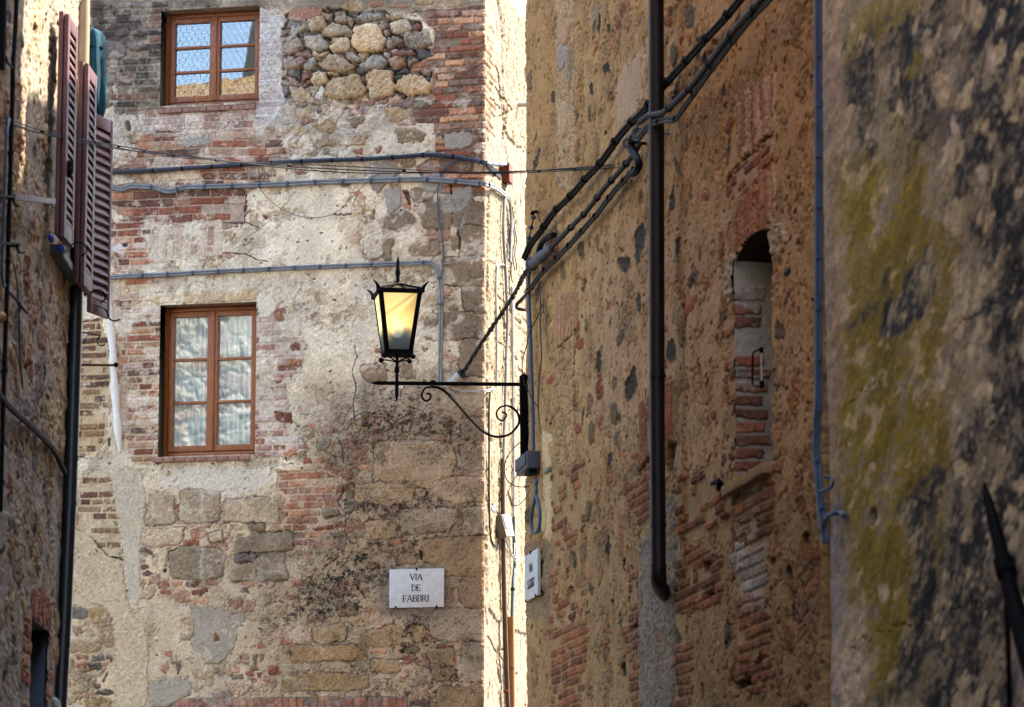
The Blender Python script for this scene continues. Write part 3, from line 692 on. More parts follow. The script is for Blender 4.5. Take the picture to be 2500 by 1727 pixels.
    AS('F', (150, 126, 96), '20,410 130,410 130,455 30,455', '500,320 610,305 615,350 510,375', '540,580 605,575 600,625 540,625', '135,935 220,920 262,950 200,985 140,980', '575,505 660,500 660,545 580,560', '1030,1215 1125,1212 1120,1245 1030,1248')
    AS('E', (176, 148, 112), '965,195 1130,215 1140,410 950,420', '1165,190 1430,200 1420,390 1170,406', h=0.011)
    AS('E', (196, 166, 126), '1452,258 1800,230 1812,402 1455,406', '935,440 1210,440 1170,546 930,552', '1350,480 1450,455 1460,520 1360,530')
    AS('E', (158, 134, 102), '1085,605 1180,560 1440,570 1482,620 1430,762 1130,766', '1530,482 1900,460 1890,580 1540,602', '1680,612 1862,600 1866,782 1680,772', '1508,680 1665,660 1667,770 1500,782', h=0.014)
    AS('E', (124, 102, 94), '1530,602 1680,608 1660,650 1535,652', rnd=4)
    for s, c in [('455,940 575,948 580,980 560,1005 455,1022', (118, 112, 104)), ('450,1172 665,1165 660,1232 450,1252', (184, 148, 98)), ('640,1080 750,1080 740,1202 690,1212 650,1160', (178, 142, 96)), ('590,1265 670,1260 677,1300 590,1302', (110, 106, 100)), ('545,1330 640,1310 662,1350 600,1372', (98, 82, 60)), ('608,1490 700,1463 752,1500 700,1532 620,1522', (100, 84, 58)), ('560,1550 730,1545 727,1620 560,1620', (176, 134, 70)), ('1260,1380 1380,1323 1412,1360 1380,1402 1270,1412', (184, 146, 92)), ('450,1470 560,1440 562,1502 448,1522', (184, 156, 112)), ('470,1080 530,1060 540,1110 500,1140 475,1120', (150, 110, 82)), ('570,940 700,950 705,1040 600,1050', (188, 148, 84)), ('690,1262 720,1260 722,1295 690,1298', (104, 92, 80)), ('520,1340 545,1335 550,1370 520,1365', (170, 140, 90)), ('1640,1265 1682,1262 1682,1345 1645,1345', (112, 100, 70)), ('1735,945 1862,920 1866,965 1800,990 1740,985', (160, 116, 62)), ('445,1300 480,1290 490,1340 450,1350', (160, 132, 88)), ('680,1370 697,1362 695,1430 680,1435', (110, 80, 62))]:
        ST('E', s, c, 0.011, 5, base=0.006, ch=-1, warp=1.8, var=0.24)
    for s, c in [('378,430 420,418 437,440 400,475 420,520 395,520 375,480', (196, 160, 112)), ('455,435 480,430 485,480 512,520 470,530 450,490', (192, 154, 106)), ('0,415 80,410 108,440 80,470 0,480', (206, 166, 108))]:
        ST('D', s, c, 0.003, 4, base=0.004)
    # lintel stone over the lower window
    W.patch(S('C', '930,455 960,440 1190,430 1200,470 1240,380 1320,365 1380,430 1500,440 1690,420 1680,490 1040,520 960,500'), (206, 172, 122), 0.013, rough=0.004)
    # ghost flat arch over the lower window (thin wash over standing bricks)
    B(S('C', '1000,40 1440,-30 1450,180 1030,230'), [(202, 174, 146), (196, 162, 136), (208, 184, 156), (188, 150, 124)], (206, 182, 152), rh=0.070, L=0.6, joint=0.010, soldier=True, base=0.006, bh=0.003, miss=0.12)
    # soldier course at the bottom edge
    B([(378, 1709), (995, 1702), (995, 1830), (378, 1830)], org + [(178, 96, 66), (190, 110, 76)], (140, 132, 124), rh=0.060, L=0.42, joint=0.010, soldier=True, bh=0.010, miss=0, jit=0, split=0.0, warp=0.2)
    # sheets of whitish render
    for s in ['1670,450 1810,455 1790,560 1740,610 1675,612']: W.patch(S('C', s), (214, 198, 172), 0.014)
    W.patch(S('A', '1690,90 1800,60 1860,120 1800,200 1850,330 1800,420 1720,470 1690,600'), (202, 182, 162), 0.012)
    B(S('A', '1690,100 1830,120 1810,400 1790,640 1680,640'), pale, (204, 188, 170), rh=0.060, joint=0.012, miss=0.12, split=0.6)
    B(S('B', '90,50 230,100 210,300 240,660 190,770 70,760'), pale + [(206, 186, 170)], (208, 194, 178), rh=0.062, joint=0.012, miss=0.2, split=0.5, jit=14)
    Z(S('B', '80,80 200,60 270,330 200,500 260,660 180,830 80,790'), (196, 188, 184), 12, 0.55)
    Z(S('C', '1120,350 1500,360 1690,420 1300,440 1100,420'), (214, 196, 166), 10, 0.5)
    Z(S('E', '1150,60 1700,50 1800,100 1700,170 1500,240 1300,190 1150,170 1000,150'), (212, 196, 176), 16, 0.75)
    Z(S('D', '700,370 900,360 900,470 780,500 700,470'), (206, 194, 178), 16, 0.6)
    Z(S('D', '690,600 800,620 780,760 720,800 720,1250 690,1250'), (204, 190, 170), 14, 0.6)
    Z(S('E', '1300,190 1330,200 1325,760 1300,760'), (206, 190, 168), 5, 0.45)
    Z(S('C', '700,150 830,90 830,150 790,190'), (214, 210, 206), 8, 0.7)
    # lime and clay smears feathering across brick, stone and plaster alike
    hi_ = 0.35 + 0.65 * sstep(1300, 1000, W.PY)
    hi_ = np.where(W.PY < 240, hi_ * 0.45, hi_)
    hi_ = hi_ * (1 - 0.7 * sstep(760, 860, W.PX) * sstep(880, 980, W.PY))
    for sc_, th_, cc_, am_, sd_ in ((3.2, 0.22, (226, 208, 180), 0.55, 451), (6.5, 0.38, (214, 198, 176), 0.5, 452), (2.6, 0.40, (170, 146, 118), 0.45, 453)):
        k_ = fbm(W.u * sc_ + 0.1 * n1, W.v * sc_ * 1.3 + 0.1 * n3, sd_, 5, 0.62)
        a_ = sstep(th_, th_ + 0.35, k_ + 0.06 * n2) * am_ * hi_
        W.C += (W.col(cc_) * (1 + 0.08 * n2 + 0.06 * n4)[..., None] - W.C) * a_[..., None]
        W.H = W.H * (1 - 0.5 * a_) + 0.5 * a_ * np.maximum(W.H, 0.010 + 0.002 * n2)
    # ---- cement repairs
    cem, cem2 = (174, 157, 134), (200, 180, 150)
    for s in ['1235,920 1262,915 1310,980 1350,930 1450,940 1500,990 1602,995 1600,1042 1560,1080 1540,1200 1460,1290 1400,1322 1320,1312 1310,1250 1245,1240 1255,1040', '970,1430 1100,1400 1220,1410 1262,1480 1200,1542 960,1620']:
        W.patch(S('E', s), cem, 0.013, rough=0.0016)
    W.stone(S('E', '1400,1100 1415,1100 1428,1170 1385,1172'), (166, 96, 72), h=0.004, rnd=3, base=0.008)
    W.patch(S('E', '700,40 860,50 950,110 945,420 915,560 905,700 925,870 900,990 830,960 800,640 790,470 730,200'), cem2, 0.012, rough=0.0016)
    W.patch(S('E', '490,420 600,500 700,620 800,660 830,960 960,1080 960,1620 730,1620 760,1200 700,960 600,920 480,850'), (204, 176, 136), 0.014, rough=0.003)
    W.patch(S('C', '715,340 770,340 800,620 720,640 700,480'), cem2, 0.012)
    for s in ['760,1070 930,1058 1002,1110 960,1172 900,1190 850,1272 798,1180', '880,1240 990,1200 1022,1240 1012,1340 920,1412', '1140,1080 1220,1068 1232,1110 1312,1150 1310,1252 1150,1250 1148,1120', '1250,1270 1460,1200 1475,1290 1390,1392 1270,1382', '1290,870 1460,858 1475,930 1410,972 1290,960', '1395,1400 1440,1440 1400,1520 1370,1500']:
        W.patch(S('B', s), (162, 150, 136), 0.014, rough=0.0016)
    W.patch(S('B', '200,370 240,300 300,170 380,160 300,240 250,330 240,450'), (172, 160, 144), 0.008)
    # sign surround
    Z(S('F', '880,680 1300,670 1345,760 1330,1010 1180,1040 880,1000 850,850'), (142, 124, 104), 12, 0.8)
    # ---- black biological staining
    D = W.dirt
    D(full((830, 930), (1190, 960), (1190, 1760), (900, 1760), (760, 1500), (700, 1300)), thr=0.30, amt=0.65, sc=20, seed=5)
    D(full((1020, 480), (1190, 440), (1190, 960), (1060, 900)), thr=0.45, amt=0.5, sc=25, seed=6)
    D(S('D', '740,1180 1000,1150 1400,1230 1390,1420 850,1400 720,1500 680,1300'), thr=-0.05, amt=0.85)
    D(S('D', '800,1000 1300,1000 1400,1240 760,1240'), thr=0.3, amt=0.6)
    D(S('F', '700,260 1010,270 1560,260 1560,310 1000,330 740,340'), thr=-0.1, amt=0.85, soft=14)
    D(S('F', '200,1010 380,760 620,620 760,520 880,640 820,980 560,1060 240,1080'), thr=-0.05, amt=0.9, soft=30)
    D(S('F', '880,480 1160,440 1160,660 880,660'), thr=0.05, amt=0.7)
    D(S('F', '420,1160 660,1180 700,1200 420,1200'), thr=-0.1, amt=0.7, soft=10)
    D(S('F', '1030,1000 1200,1000 1210,1250 1160,1480 1420,1460 1400,1240 1000,1230'), thr=0.05, amt=0.8)
    D(S('F', '1090,140 1220,150 1280,290 1100,290'), thr=0.0, amt=0.8)
    D(S('F', '640,90 760,40 720,160 680,420 640,420'), thr=0.1, amt=0.8)
    D(S('E', '1680,1000 1862,1000 1862,1110 1720,1120'), thr=0.0, amt=0.8)
    D(S('D', '1400,500 1560,380 1560,1596 1400,1596'), thr=0.35, amt=0.5)
    D(S('F', '60,680 400,800 700,1000 400,1000 100,900'), thr=0.35, amt=0.6)
    D(S('A', '580,0 1500,-20 1500,60 1000,90 760,200 600,260'), thr=0.05, amt=0.7, soft=30)
    D(S('B', '600,0 1100,0 1080,100 600,110'), thr=0.25, amt=0.5)
    # cracks and edges where sheets of plaster have broken away
    for t, s in [('D', '705,780 720,860 700,960 715,1080 700,1180 715,1300'), ('D', '590,1370 630,1440 640,1540'), ('D', '1390,0 1388,200 1290,210'), ('D', '1300,386 1400,400 1420,575'), ('F', '590,90 640,180 600,260 650,340 640,460 700,540'), ('E', '1090,600 1150,570'), ('F', '500,700 620,610'),
                 ('E', '600,500 700,620 800,640'), ('A', '1600,1260 1590,1440 1680,1480'), ('C', '1450,180 1600,190 1680,230 1740,235')]:
        W.crack(S(t, s), 1.3, 0.008)
    # deep gaps
    for t, s in [('F', '1125,575 1150,580 1148,640 1128,635'), ('F', '1000,1222 1022,1218 1025,1245 1003,1245'), ('C', '1850,1510 1862,1505 1862,1530'), ('B', '1020,1235 1060,1240 1075,1330 1060,1335'), ('C', '700,1390 720,1385 720,1440 705,1440'), ('E', '1060,700 1080,695 1083,720 1065,722'), ('B', '1330,1200 1338,1200 1338,1260 1330,1260'), ('C', '790,120 830,115 830,140 800,145'), ('C', '1375,1545 1385,1540 1388,1552 1380,1555')]:
        q, d = W.sdf(S(t, s), 0.4)
        if d is not None: W.H[q] -= 0.05 * sstep(-1, 1.5, d); W.C[q] *= (1 - 0.5 * sstep(-1, 1.5, d))[..., None]
    # overall grain
    W.C *= (1 + 0.06 * fbm(W.u * 3, W.v * 3, 201, 3) + 0.05 * n4)[..., None]
    # chipped vertical arris at the corner
    ed = np.clip((W.u + 0.02) / 0.02, 0, 1)
    W.H -= 0.016 * ed ** 2 * (1 + 0.8 * n1)
    # ---- windows: cut through
    for wq in (WIN_UP, WIN_LO):
        a, b, cc, dd = uvrect(PB, wq)
        W.hole |= (W.u > a) & (W.u < b) & (W.v > cc) & (W.v < dd)
    return W
# ------------------------------------------------------------------ sunlit return face of the back house
def make_return():
    _, v0 = PB.uv(1182, 1800); _, v1 = PB.uv(1182, -70)
    W = Wall(PS, 0.0, 2.6, v0, v1, 0.008, 0.007, 0.25, (230, 208, 178), 21)
    n1, n2 = W.n1, W.n2
    W.H[:] = 0.006 * n1 + 0.003 * n2
    W.C *= (1 + 0.1 * n1 + 0.1 * n2)[..., None]
    pal = [(222, 176, 132), (226, 186, 146), (228, 196, 158), (216, 168, 126)]
    for s in [[(1180, 40), (1200, 80), (1205, 330), (1180, 320)], [(1230, 760), (1285, 720), (1285, 960), (1232, 950)], [(1262, 880), (1285, 700), (1285, 1000), (1262, 1000)]]:
        W.bricks(s, pal, (228, 204, 170), rh=0.0605, L=0.29, joint=0.016, miss=0.25, bh=0.008)
    for s in [[(1205, -40), (1290, -40), (1290, 380), (1225, 330), (1222, 60)], [(1186, 430), (1262, 430), (1262, 1000), (1200, 1100), (1186, 1050)], [(1184, 1080), (1262, 1050), (1288, 1420), (1288, 1560), (1184, 1500)]]:
        W.patch(s, (234, 210, 172), 0.018, var=0.12, rough=0.005)
    g = random.Random(5)
    for k in range(220):
        W.blob(g.uniform(0, 2.4), g.uniform(v0, v1), g.uniform(0.006, 0.03), g.uniform(0.02, 0.08), (198, 160, 118), -0.008, seed=k, edge=0.012)
    for k in range(14):
        y = g.uniform(100, 1650)
        W.crack([(1190 + g.uniform(0, 50), y), (1200 + g.uniform(0, 50), y + g.uniform(20, 60)), (1205 + g.uniform(0, 60), y + g.uniform(70, 130))], 1.6, 0.02, (150, 110, 76), 0.6)
    ed = np.clip((0.02 - W.u) / 0.02, 0, 1); W.H -= 0.016 * ed ** 2 * (1 + 0.8 * n1)
    return W

# ------------------------------------------------------------------ right house wall
NI_L, NI_R = PR.uv(1796, 900)[0], PR.uv(1889, 900)[0]
NI_B = PR.uv(1796, 1182)[1]; NI_S = PR.uv(1796, 640)[1]; NI_RISE = 0.075
def arch_v(u): return NI_S + NI_RISE * (1 - ((u - (NI_L + NI_R) / 2) / ((NI_R - NI_L) / 2)) ** 2)

def make_right():
    u1 = PR.uv(2045, 900)[0]
    v0 = PR.uv(2040, 1800)[1]; v1 = PR.uv(1284, -60)[1]
    W = Wall(PR, 0.0, u1, v0, v1, 0.0085, 0.0065, 0.50, (206, 160, 100), 31, ww=0.02, sat=0.93, con=0.15)
    n1, n2, n3, n4 = W.n1, W.n2, W.n3, W.n4
    W.H[:] = 0.0045 * n1 + 0.003 * n2 + 0.001 * n4 + 0.012 * fbm(W.u * 1.3, W.v * 1.3, 8, 3)
    lo = fbm(W.u * 1.1, W.v * 1.6, 33, 4)
    W.C *= (1 + 0.12 * n1 + 0.14 * n2 + 0.10 * n4 + 0.16 * lo)[..., None]
    Z = W.tint
    Z([(1284, -40), (1420, -40), (1420, 500), (1284, 560)], (206, 152, 88), 30, 0.6)
    Z([(1640, -40), (2010, -40), (2010, 400), (1640, 500)], (202, 148, 90), 40, 0.6)
    Z([(1420, 600), (1800, 500), (1790, 1150), (1430, 1200)], (206, 164, 120), 60, 0.7)
    Z([(1284, 1100), (1620, 1100), (1620, 1760), (1284, 1760)], (186, 144, 92), 60, 0.7)
    Z([(1640, 1300), (2020, 1200), (2030, 1760), (1640, 1760)], (184, 144, 98), 60, 0.7)
    Z([(1890, 500), (2010, 500), (2010, 1100), (1890, 1150)], (206, 158, 112), 30, 0.5)
    g = random.Random(12)
    # pits
    for k in range(3200):
        W.blob(g.uniform(0, u1), g.uniform(v0, v1), g.uniform(0.010, 0.036), g.uniform(0.004, 0.018), g.choice([(70, 52, 36), (90, 66, 44), (120, 90, 60), (222, 186, 140)]) if g.random() < 0.8 else None, -0.016, seed=k, edge=0.012, ang=g.uniform(-0.5, 0.5))
    W.erode(3.5, 0.46, 0.007, (192, 146, 96), 0.5, 431)
    W.erode(8.0, 0.52, 0.008, (178, 134, 88), 0.55, 432)
    W.showing([(1284, 1100), (2010, 1100), (2010, 1760), (1284, 1760)], [(176, 104, 66), (150, 112, 76), (124, 96, 70), (186, 140, 92), (160, 92, 60)], 6, 9, 0.25, 433, mix=0.6, h=0.006)
    W.showing([(1284, -60), (2010, -60), (2010, 1100), (1284, 1100)], [(140, 108, 76), (118, 98, 78), (176, 116, 74), (196, 150, 106), (164, 130, 94)], 5, 6, 0.36, 434, mix=0.45, h=0.005)
    # stones showing through the plaster
    cols = [(104, 92, 78), (92, 84, 76), (128, 104, 78), (150, 118, 82), (168, 98, 68), (184, 118, 74), (140, 96, 74), (188, 158, 124), (112, 96, 72)]
    for k in range(300):
        u, v = g.uniform(0, u1), g.uniform(v0, v1)
        s = g.uniform(0.022, 0.075) * (1.5 if g.random() < 0.14 else 1)
        W.blob(u, v, s * g.uniform(0.9, 1.8), s * g.uniform(0.6, 1.3), tuple(int(cc + (bb - cc) * kk) for cc, bb, kk in zip(g.choice(cols), (200, 152, 102), [g.choice([0.0, 0.15, 0.35, 0.6])] * 3)), g.uniform(-0.012, 0.012), seed=k + 5000, edge=0.02, ang=g.uniform(-0.6, 0.6), rough=0.005)
    # traced stones (tile outlines)
    for t, c, h, ss in [
        ('G', (84, 80, 70), -0.01, ['695,120 712,60 718,160 700,235 682,200', '755,170 775,165 778,220 760,232', '740,420 765,405 772,470 735,490', '640,540 662,530 665,610 635,625', '750,250 762,240 760,340 750,340', '1380,330 1405,320 1400,400 1372,415', '1500,540 1515,560 1518,620 1485,620', '305,960 320,955 318,1020 302,1025', '1535,900 1552,890 1548,1050 1525,1100', '945,1450 1005,1460 990,1596 935,1596']),
        ('G', (128, 108, 82), 0.006, ['1255,40 1320,10 1325,170 1260,215', '1170,300 1200,260 1200,420 1170,430', '1260,900 1285,860 1280,980 1262,985', '630,690 645,680 640,790 628,800', '1290,1230 1325,1180 1320,1290 1290,1310', '420,1180 460,1140 450,1200 420,1215', '1390,1090 1410,1080 1405,1170 1385,1180']),
        ('G', (166, 92, 64), 0.006, ['840,30 870,0 875,90 830,130', '1225,240 1245,220 1240,290 1228,295', '1590,100 1625,60 1615,110 1585,135', '810,140 840,110 835,190 808,210', '1370,1270 1420,1245 1415,1300 1370,1320', '1530,1150 1580,1110 1570,1250 1520,1310', '1520,790 1570,750 1560,850 1515,880', '1280,250 1305,235 1300,280 1280,300']),
        ('I', (86, 78, 66), -0.014, ['860,1060 900,960 925,900 955,1000 945,1100 880,1160', '935,20 990,0 1005,60 985,180 945,290 930,150', '750,1480 770,1455 790,1500 785,1575 750,1590', '685,830 710,790 715,900 690,1010 680,920', '1200,90 1245,60 1230,240 1200,270', '1130,760 1190,720 1185,880 1140,900', '815,230 840,200 915,220 910,290 860,320', '450,1140 490,1150 480,1290 445,1310']),
        ('I', (136, 112, 80), 0.008, ['820,700 865,660 850,760 812,800', '640,1260 660,1250 660,1420 630,1440', '775,1160 820,1140 815,1290 775,1300', '480,790 535,750 530,860 490,920', '1340,150 1370,140 1365,230 1345,240', '800,1350 840,1330 830,1440 800,1440']),
        ('I', (176, 98, 66), 0.006, ['760,500 790,480 780,540 750,560', '1285,490 1340,450 1330,540 1250,620 1260,560', '1360,680 1395,640 1385,690 1360,710', '1330,860 1365,835 1350,900 1330,905', '1290,930 1330,900 1320,940 1290,955', '545,640 580,620 560,690 540,690', '360,1000 410,960 405,1030 360,1040', '550,760 600,720 600,800 550,800', '1440,1500 1440,1460 1400,1540 1400,1560', '540,1310 590,1280 580,1350 545,1360', '905,1500 960,1460 960,1510 905,1540', '1440,1210 1465,1190 1460,1250 1430,1270', '1385,380 1440,340 1430,400 1380,420']),
        ('K', (74, 66, 54), -0.018, ['745,480 775,470 780,640 755,690 740,560', '860,620 880,600 880,700 855,720', '1360,1440 1390,1430 1395,1500 1370,1520', '755,0 790,0 785,40 755,45', '845,1320 885,1300 890,1390 850,1400', '500,830 535,800 530,860 505,900', '1275,790 1300,780 1310,840 1285,850']),
        ('K', (134, 110, 70), 0.01, ['610,250 645,230 640,380 615,410', '870,80 890,70 885,230 865,240', '730,1190 745,1180 745,1290 730,1300', '1100,1350 1130,1330 1130,1390 1100,1400']),
        ('K', (196, 118, 62), 0.008, ['1255,120 1325,90 1325,160 1255,195', '1440,260 1460,250 1458,320 1440,330', '1470,890 1490,880 1488,930 1470,940']),
        ('L', (168, 118, 62), 0.006, ['420,480 500,460 505,600 470,670 425,640', '395,230 460,230 455,340 400,370', '310,1040 350,1050 345,1230 310,1210', '360,1530 420,1480 430,1596 360,1596']),
        ('L', (70, 60, 50), -0.014, ['315,680 355,650 355,760 320,765', '220,640 250,610 250,660 225,670', '430,460 470,450 480,520 440,530'])]:
        for s in ss: W.stone(S(t, s), c, h=h, rnd=5, base=0.002, gap=2, var=0.22, rough=0.005)
    # pale vertical seam of rubble (filled chase)
    for s in ['430,-20 545,-20 545,300 540,900 550,1240 430,1240 420,900 420,500']:
        W.patch(S('G', s), (206, 168, 124), 0.004, rough=0.012, var=0.2)
    for s, c in [('440,310 480,270 490,420 450,480 435,400', (180, 164, 150)), ('450,150 500,100 540,140 490,300 455,280', (206, 160, 120)), ('500,330 535,320 530,520 505,600', (168, 146, 116)), ('450,930 500,900 540,960 480,1000', (200, 168, 128)), ('445,700 500,640 500,860 450,900', (212, 176, 134))]:
        W.stone(S('G', s), c, h=0.02, rnd=5)
    W.crack(S('G', '543,-10 540,300 538,560 545,830'), 1.5, 0.03, amt=0.9)
    W.crack(S('G', '428,300 425,560 420,900 440,1100'), 1.2, 0.02)
    W.patch(S('G', '830,480 870,430 980,330 1010,380 1000,640 900,780 820,840 815,640'), (208, 172, 134), 0.012)
    for s in ['420,790 470,740 545,700 540,1000 530,1400 545,1590 410,1590 400,1100']:
        W.patch(S('I', s), (196, 156, 108), 0.002, rough=0.014, var=0.24)
    W.crack(S('I', '540,430 545,700 535,1000 540,1300'), 1.4, 0.03)
    # brick fields
    org = [(176, 100, 62), (190, 118, 74), (160, 92, 62), (146, 88, 62), (170, 116, 80)]
    B = lambda t, s, **k: W.bricks(S(t, s), k.pop('pal', org), k.pop('mortar', (190, 150, 100)), **{**dict(rh=0.064, L=0.28, joint=0.014, bh=0.012, miss=0.12, jit=5, base=0.0, var=0.24, rough=0.004, mh=-0.004), **k})
    B('K', '385,1120 520,1060 640,980 620,1250 590,1610 400,1640', jit=3)
    B('K', '880,720 965,700 965,1620 900,1620 905,1300 850,1060 900,960')
    B('K', '880,150 1035,0 1035,330 965,440 900,300')
    B('K', '380,80 600,0 620,420 540,560 400,560 385,300', miss=0.45)
    B('K', '380,560 440,600 420,900 620,800 600,1000 380,1060', miss=0.3)
    B('K', '1190,640 1300,560 1500,600 1500,930 1350,980 1190,1000')
    B('K', '1190,1190 1300,1160 1310,1596 1190,1640')
    B('K', '1200,100 1480,0 1560,300 1400,480 1200,500', miss=0.5)
    B('K', '1620,960 1830,900 1840,1460 1700,1500 1560,1470 1600,1200')
    B('L', '0,920 190,900 240,1100 210,1400 0,1480', miss=0.1)
    B('K', '1570,250 1840,110 1830,420 1800,560 1700,640 1590,640', mortar=(184, 150, 110), pal=org + [(150, 120, 90), (176, 150, 126)], miss=0.25)
    B('K', '1570,570 1790,540 1770,960 1640,990 1640,760 1560,660', pal=[(196, 176, 164), (206, 188, 172), (190, 146, 124), (176, 166, 164)], mortar=(196, 172, 142), miss=0.1, joint=0.012)
    W.bricks(S('L', '0,540 190,540 160,960 60,980 0,760'), [(196, 176, 164), (206, 188, 172), (190, 146, 124), (176, 166, 164)], (196, 172, 142), rh=0.064, L=0.28, joint=0.012, bh=0.012, miss=0.1, jit=5)
    # standing-brick arches above the niche, and the ribbed one further on
    W.bricks(S('G', '1595,690 1640,620 1840,480 1842,850 1605,1075'), [(186, 130, 100), (202, 152, 120), (172, 114, 86), (210, 166, 136)], (222, 184, 142), rh=0.058, L=0.62, joint=0.018, bh=0.014, smear=0.0, soldier=True, miss=0.0, jit=2, split=0.15, rough=0.004)
    W.crack(S('G', '1520,1220 1600,1070 1700,980 1840,850'), 3.0, 0.03, amt=0.8)
    W.bricks(S('G', '1600,1090 1840,880 1840,1090 1620,1300 1540,1200'), org, (200, 160, 118), rh=0.064, L=0.28, joint=0.016, bh=0.012, miss=0.2, jit=4)
    W.bricks(S('G', '1605,1330 1660,1250 1760,1130 1840,1090 1845,1500 1760,1500 1680,1560 1600,1660 1590,1500'), [(184, 108, 70), (168, 96, 64), (200, 130, 88), (182, 126, 92)], (224, 188, 146), rh=0.056, L=0.7, joint=0.018, bh=0.016, smear=0.0, soldier=True, miss=0.02, jit=1, split=0.0, rough=0.004)
    W.bricks(S('I', '425,470 545,425 545,690 430,800 410,640'), [(204, 150, 106), (196, 136, 94), (210, 164, 120)], (190, 146, 100), rh=0.052, L=0.7, joint=0.014, bh=0.010, soldier=True, miss=0.0, jit=2, split=0.0)
    W.crack(S('I', '430,810 545,690'), 2.4, 0.03)
    W.bricks(S('I', '965,1150 1030,1120 1030,1500 965,1560'), org, (190, 150, 104), rh=0.055, L=0.7, soldier=True, joint=0.013, bh=0.012, miss=0, jit=1, split=0.0)
    W.bricks(S('I', '1125,1050 1180,1020 1185,1400 1125,1420'), [(196, 110, 62), (180, 100, 60)], (190, 150, 104), rh=0.055, L=0.9, soldier=True, joint=0.013, bh=0.012, miss=0, jit=1, split=0.0)
    W.crack(S('I', '960,1590 1030,1510'), 4, 0.05, amt=0.9)
    W.crack(S('K', '965,70 1035,0'), 4, 0.05, amt=0.9)
    # brick edges of the niche
    B('I', '1520,600 1595,560 1595,1590 1560,1596 1530,1200', miss=0.3, pal=org + [(206, 172, 140), (196, 160, 124)])
    W.patch(S('I', '1530,220 1580,190 1600,300 1600,420 1540,520 1520,420'), (206, 178, 146), 0.02, rough=0.01)
    W.patch(S('J', '240,10 320,-20 345,120 300,200 290,260 240,190'), (206, 178, 146), 0.03, rough=0.012)
    # grey cement strip below the downpipe and a sunlit strip painted as paler plaster at the far end
    W.patch(S('K', '965,500 1030,470 1190,150 1190,700 1195,1620 965,1640'), (164, 146, 126), 0.012, rough=0.008, var=0.22)
    W.stone(S('K', '1060,1100 1130,1080 1130,1180 1070,1190'), (170, 128, 104), h=0.01, rnd=5)
    W.stone(S('K', '1130,1280 1200,1260 1200,1350 1130,1370'), (176, 146, 124), h=0.014, rnd=5)
    W.patch(S('K', '345,40 390,20 392,480 350,540 330,420'), (236, 200, 146), 0.014, rough=0.004)
    W.patch(S('I', '335,1350 392,1320 392,1600 340,1600'), (236, 200, 146), 0.014, rough=0.004)
    Z(S('K', '215,560 400,500 390,1000 330,1020 215,1060'), (160, 132, 100), 8, 0.7)
    # holes
    for t, s in [('K', '1390,840 1450,800 1455,860 1390,890'), ('K', '1700,1290 1760,1250 1760,1310 1700,1330'), ('K', '1570,1430 1700,1380 1690,1450 1575,1490'), ('L', '0,1420 105,1380 100,1450 0,1490'), ('L', '100,1290 165,1250 165,1310 100,1330'), ('K', '1820,630 1850,615 1850,660 1825,665'), ('I', '1130,1420 1185,1410 1180,1596 1130,1596'), ('K', '1380,650 1430,630 1425,690 1380,715'), ('I', '840,150 862,145 860,170 845,172'), ('G', '545,740 558,735 556,765 545,768'), ('K', '480,700 500,690 500,760 480,770'), ('K', '420,870 440,860 440,920 420,925'), ('K', '915,1050 965,1030 965,1080 915,1085'), ('I', '570,350 590,345 588,395 572,400')]:
        q, d = W.sdf(S(t, s), 0.6)
        if d is not None:
            m = sstep(-1, 1.5, d); W.H[q] -= 0.05 * m; W.C[q] += (W.col((96, 70, 50)) - W.C[q]) * (0.7 * m)[..., None]
    W.C *= (1 + 0.07 * n4 + 0.07 * fbm(W.u * 5, W.v * 5, 301, 3))[..., None]
    ed = np.clip((0.03 - W.u) / 0.03, 0, 1); W.H -= 0.03 * ed ** 2 * (1 + n1)
    W.H -= 0.22 * sstep(2006, 2009, W.PX + 1.5 * n1)
    W.tint([(2006, -80), (2060, -80), (2060, 1330), (2012, 1330)], (52, 44, 38), 2, 0.9, warp=0.5)  # dark colour painted into the slot to stand in for its shade
    W.hole |= (W.u > NI_L) & (W.u < NI_R) & (W.v > NI_B) & (W.v < arch_v(W.u))
    return W

def make_jamb():
    P = Plane(PR.pt(NI_L, 0, 0.0), -PR.N, UP, PR.U)
    W = Wall(P, -0.004, 0.26, NI_B - 0.02, NI_S + NI_RISE + 0.05, 0.004, 0.004, 0.66, (176, 164, 150), 41, ww=0.006)
    W.H[:] = 0.003 * W.n1 + 0.002 * W.n2
    W.C *= (1 + 0.14 * W.n1 + 0.12 * W.n2)[..., None]
    a = W.u; ok = 0.175 + 0.03 * W.n3
    pal = [(158, 92, 68), (168, 102, 74), (140, 82, 62), (128, 84, 68)]
    fr = (W.v + 0.004 * W.n1) / 0.074; row = np.floor(fr).astype(np.int64); fr = fr - row
    r = h2(row, row * 0, 77)
    ok = ok + (h2(row, row * 0, 78) - 0.5) * 0.05
    d = np.minimum(np.minimum(fr, 1 - fr) * 0.074 - 0.007, ok - a) + 0.006 * W.n2 + 0.005 * W.n1
    m = sstep(-0.002, 0.003, d) * (r > 0.12) * (W.v < NI_S - 0.14)
    k = (r * 3.99).astype(int); Pp = np.array([W.col(c) for c in pal])
    W.C += (Pp[k] * (1 + 0.25 * W.n1 + 0.3 * W.n2 + 0.15 * W.n4)[..., None] - W.C) * (m * (1 - 0.7 * sstep(0.25, 0.6, W.n3 + 0.5 * W.n2)))[..., None]
    W.H += 0.014 * m * sstep(0, 0.01, d)
    w = sstep(0.0, 0.1, W.v - (NI_S - 0.30))
    W.C += (W.col((196, 186, 176)) * (1 + 0.1 * W.n2)[..., None] - W.C) * (w * 0.5)[..., None]
    return W

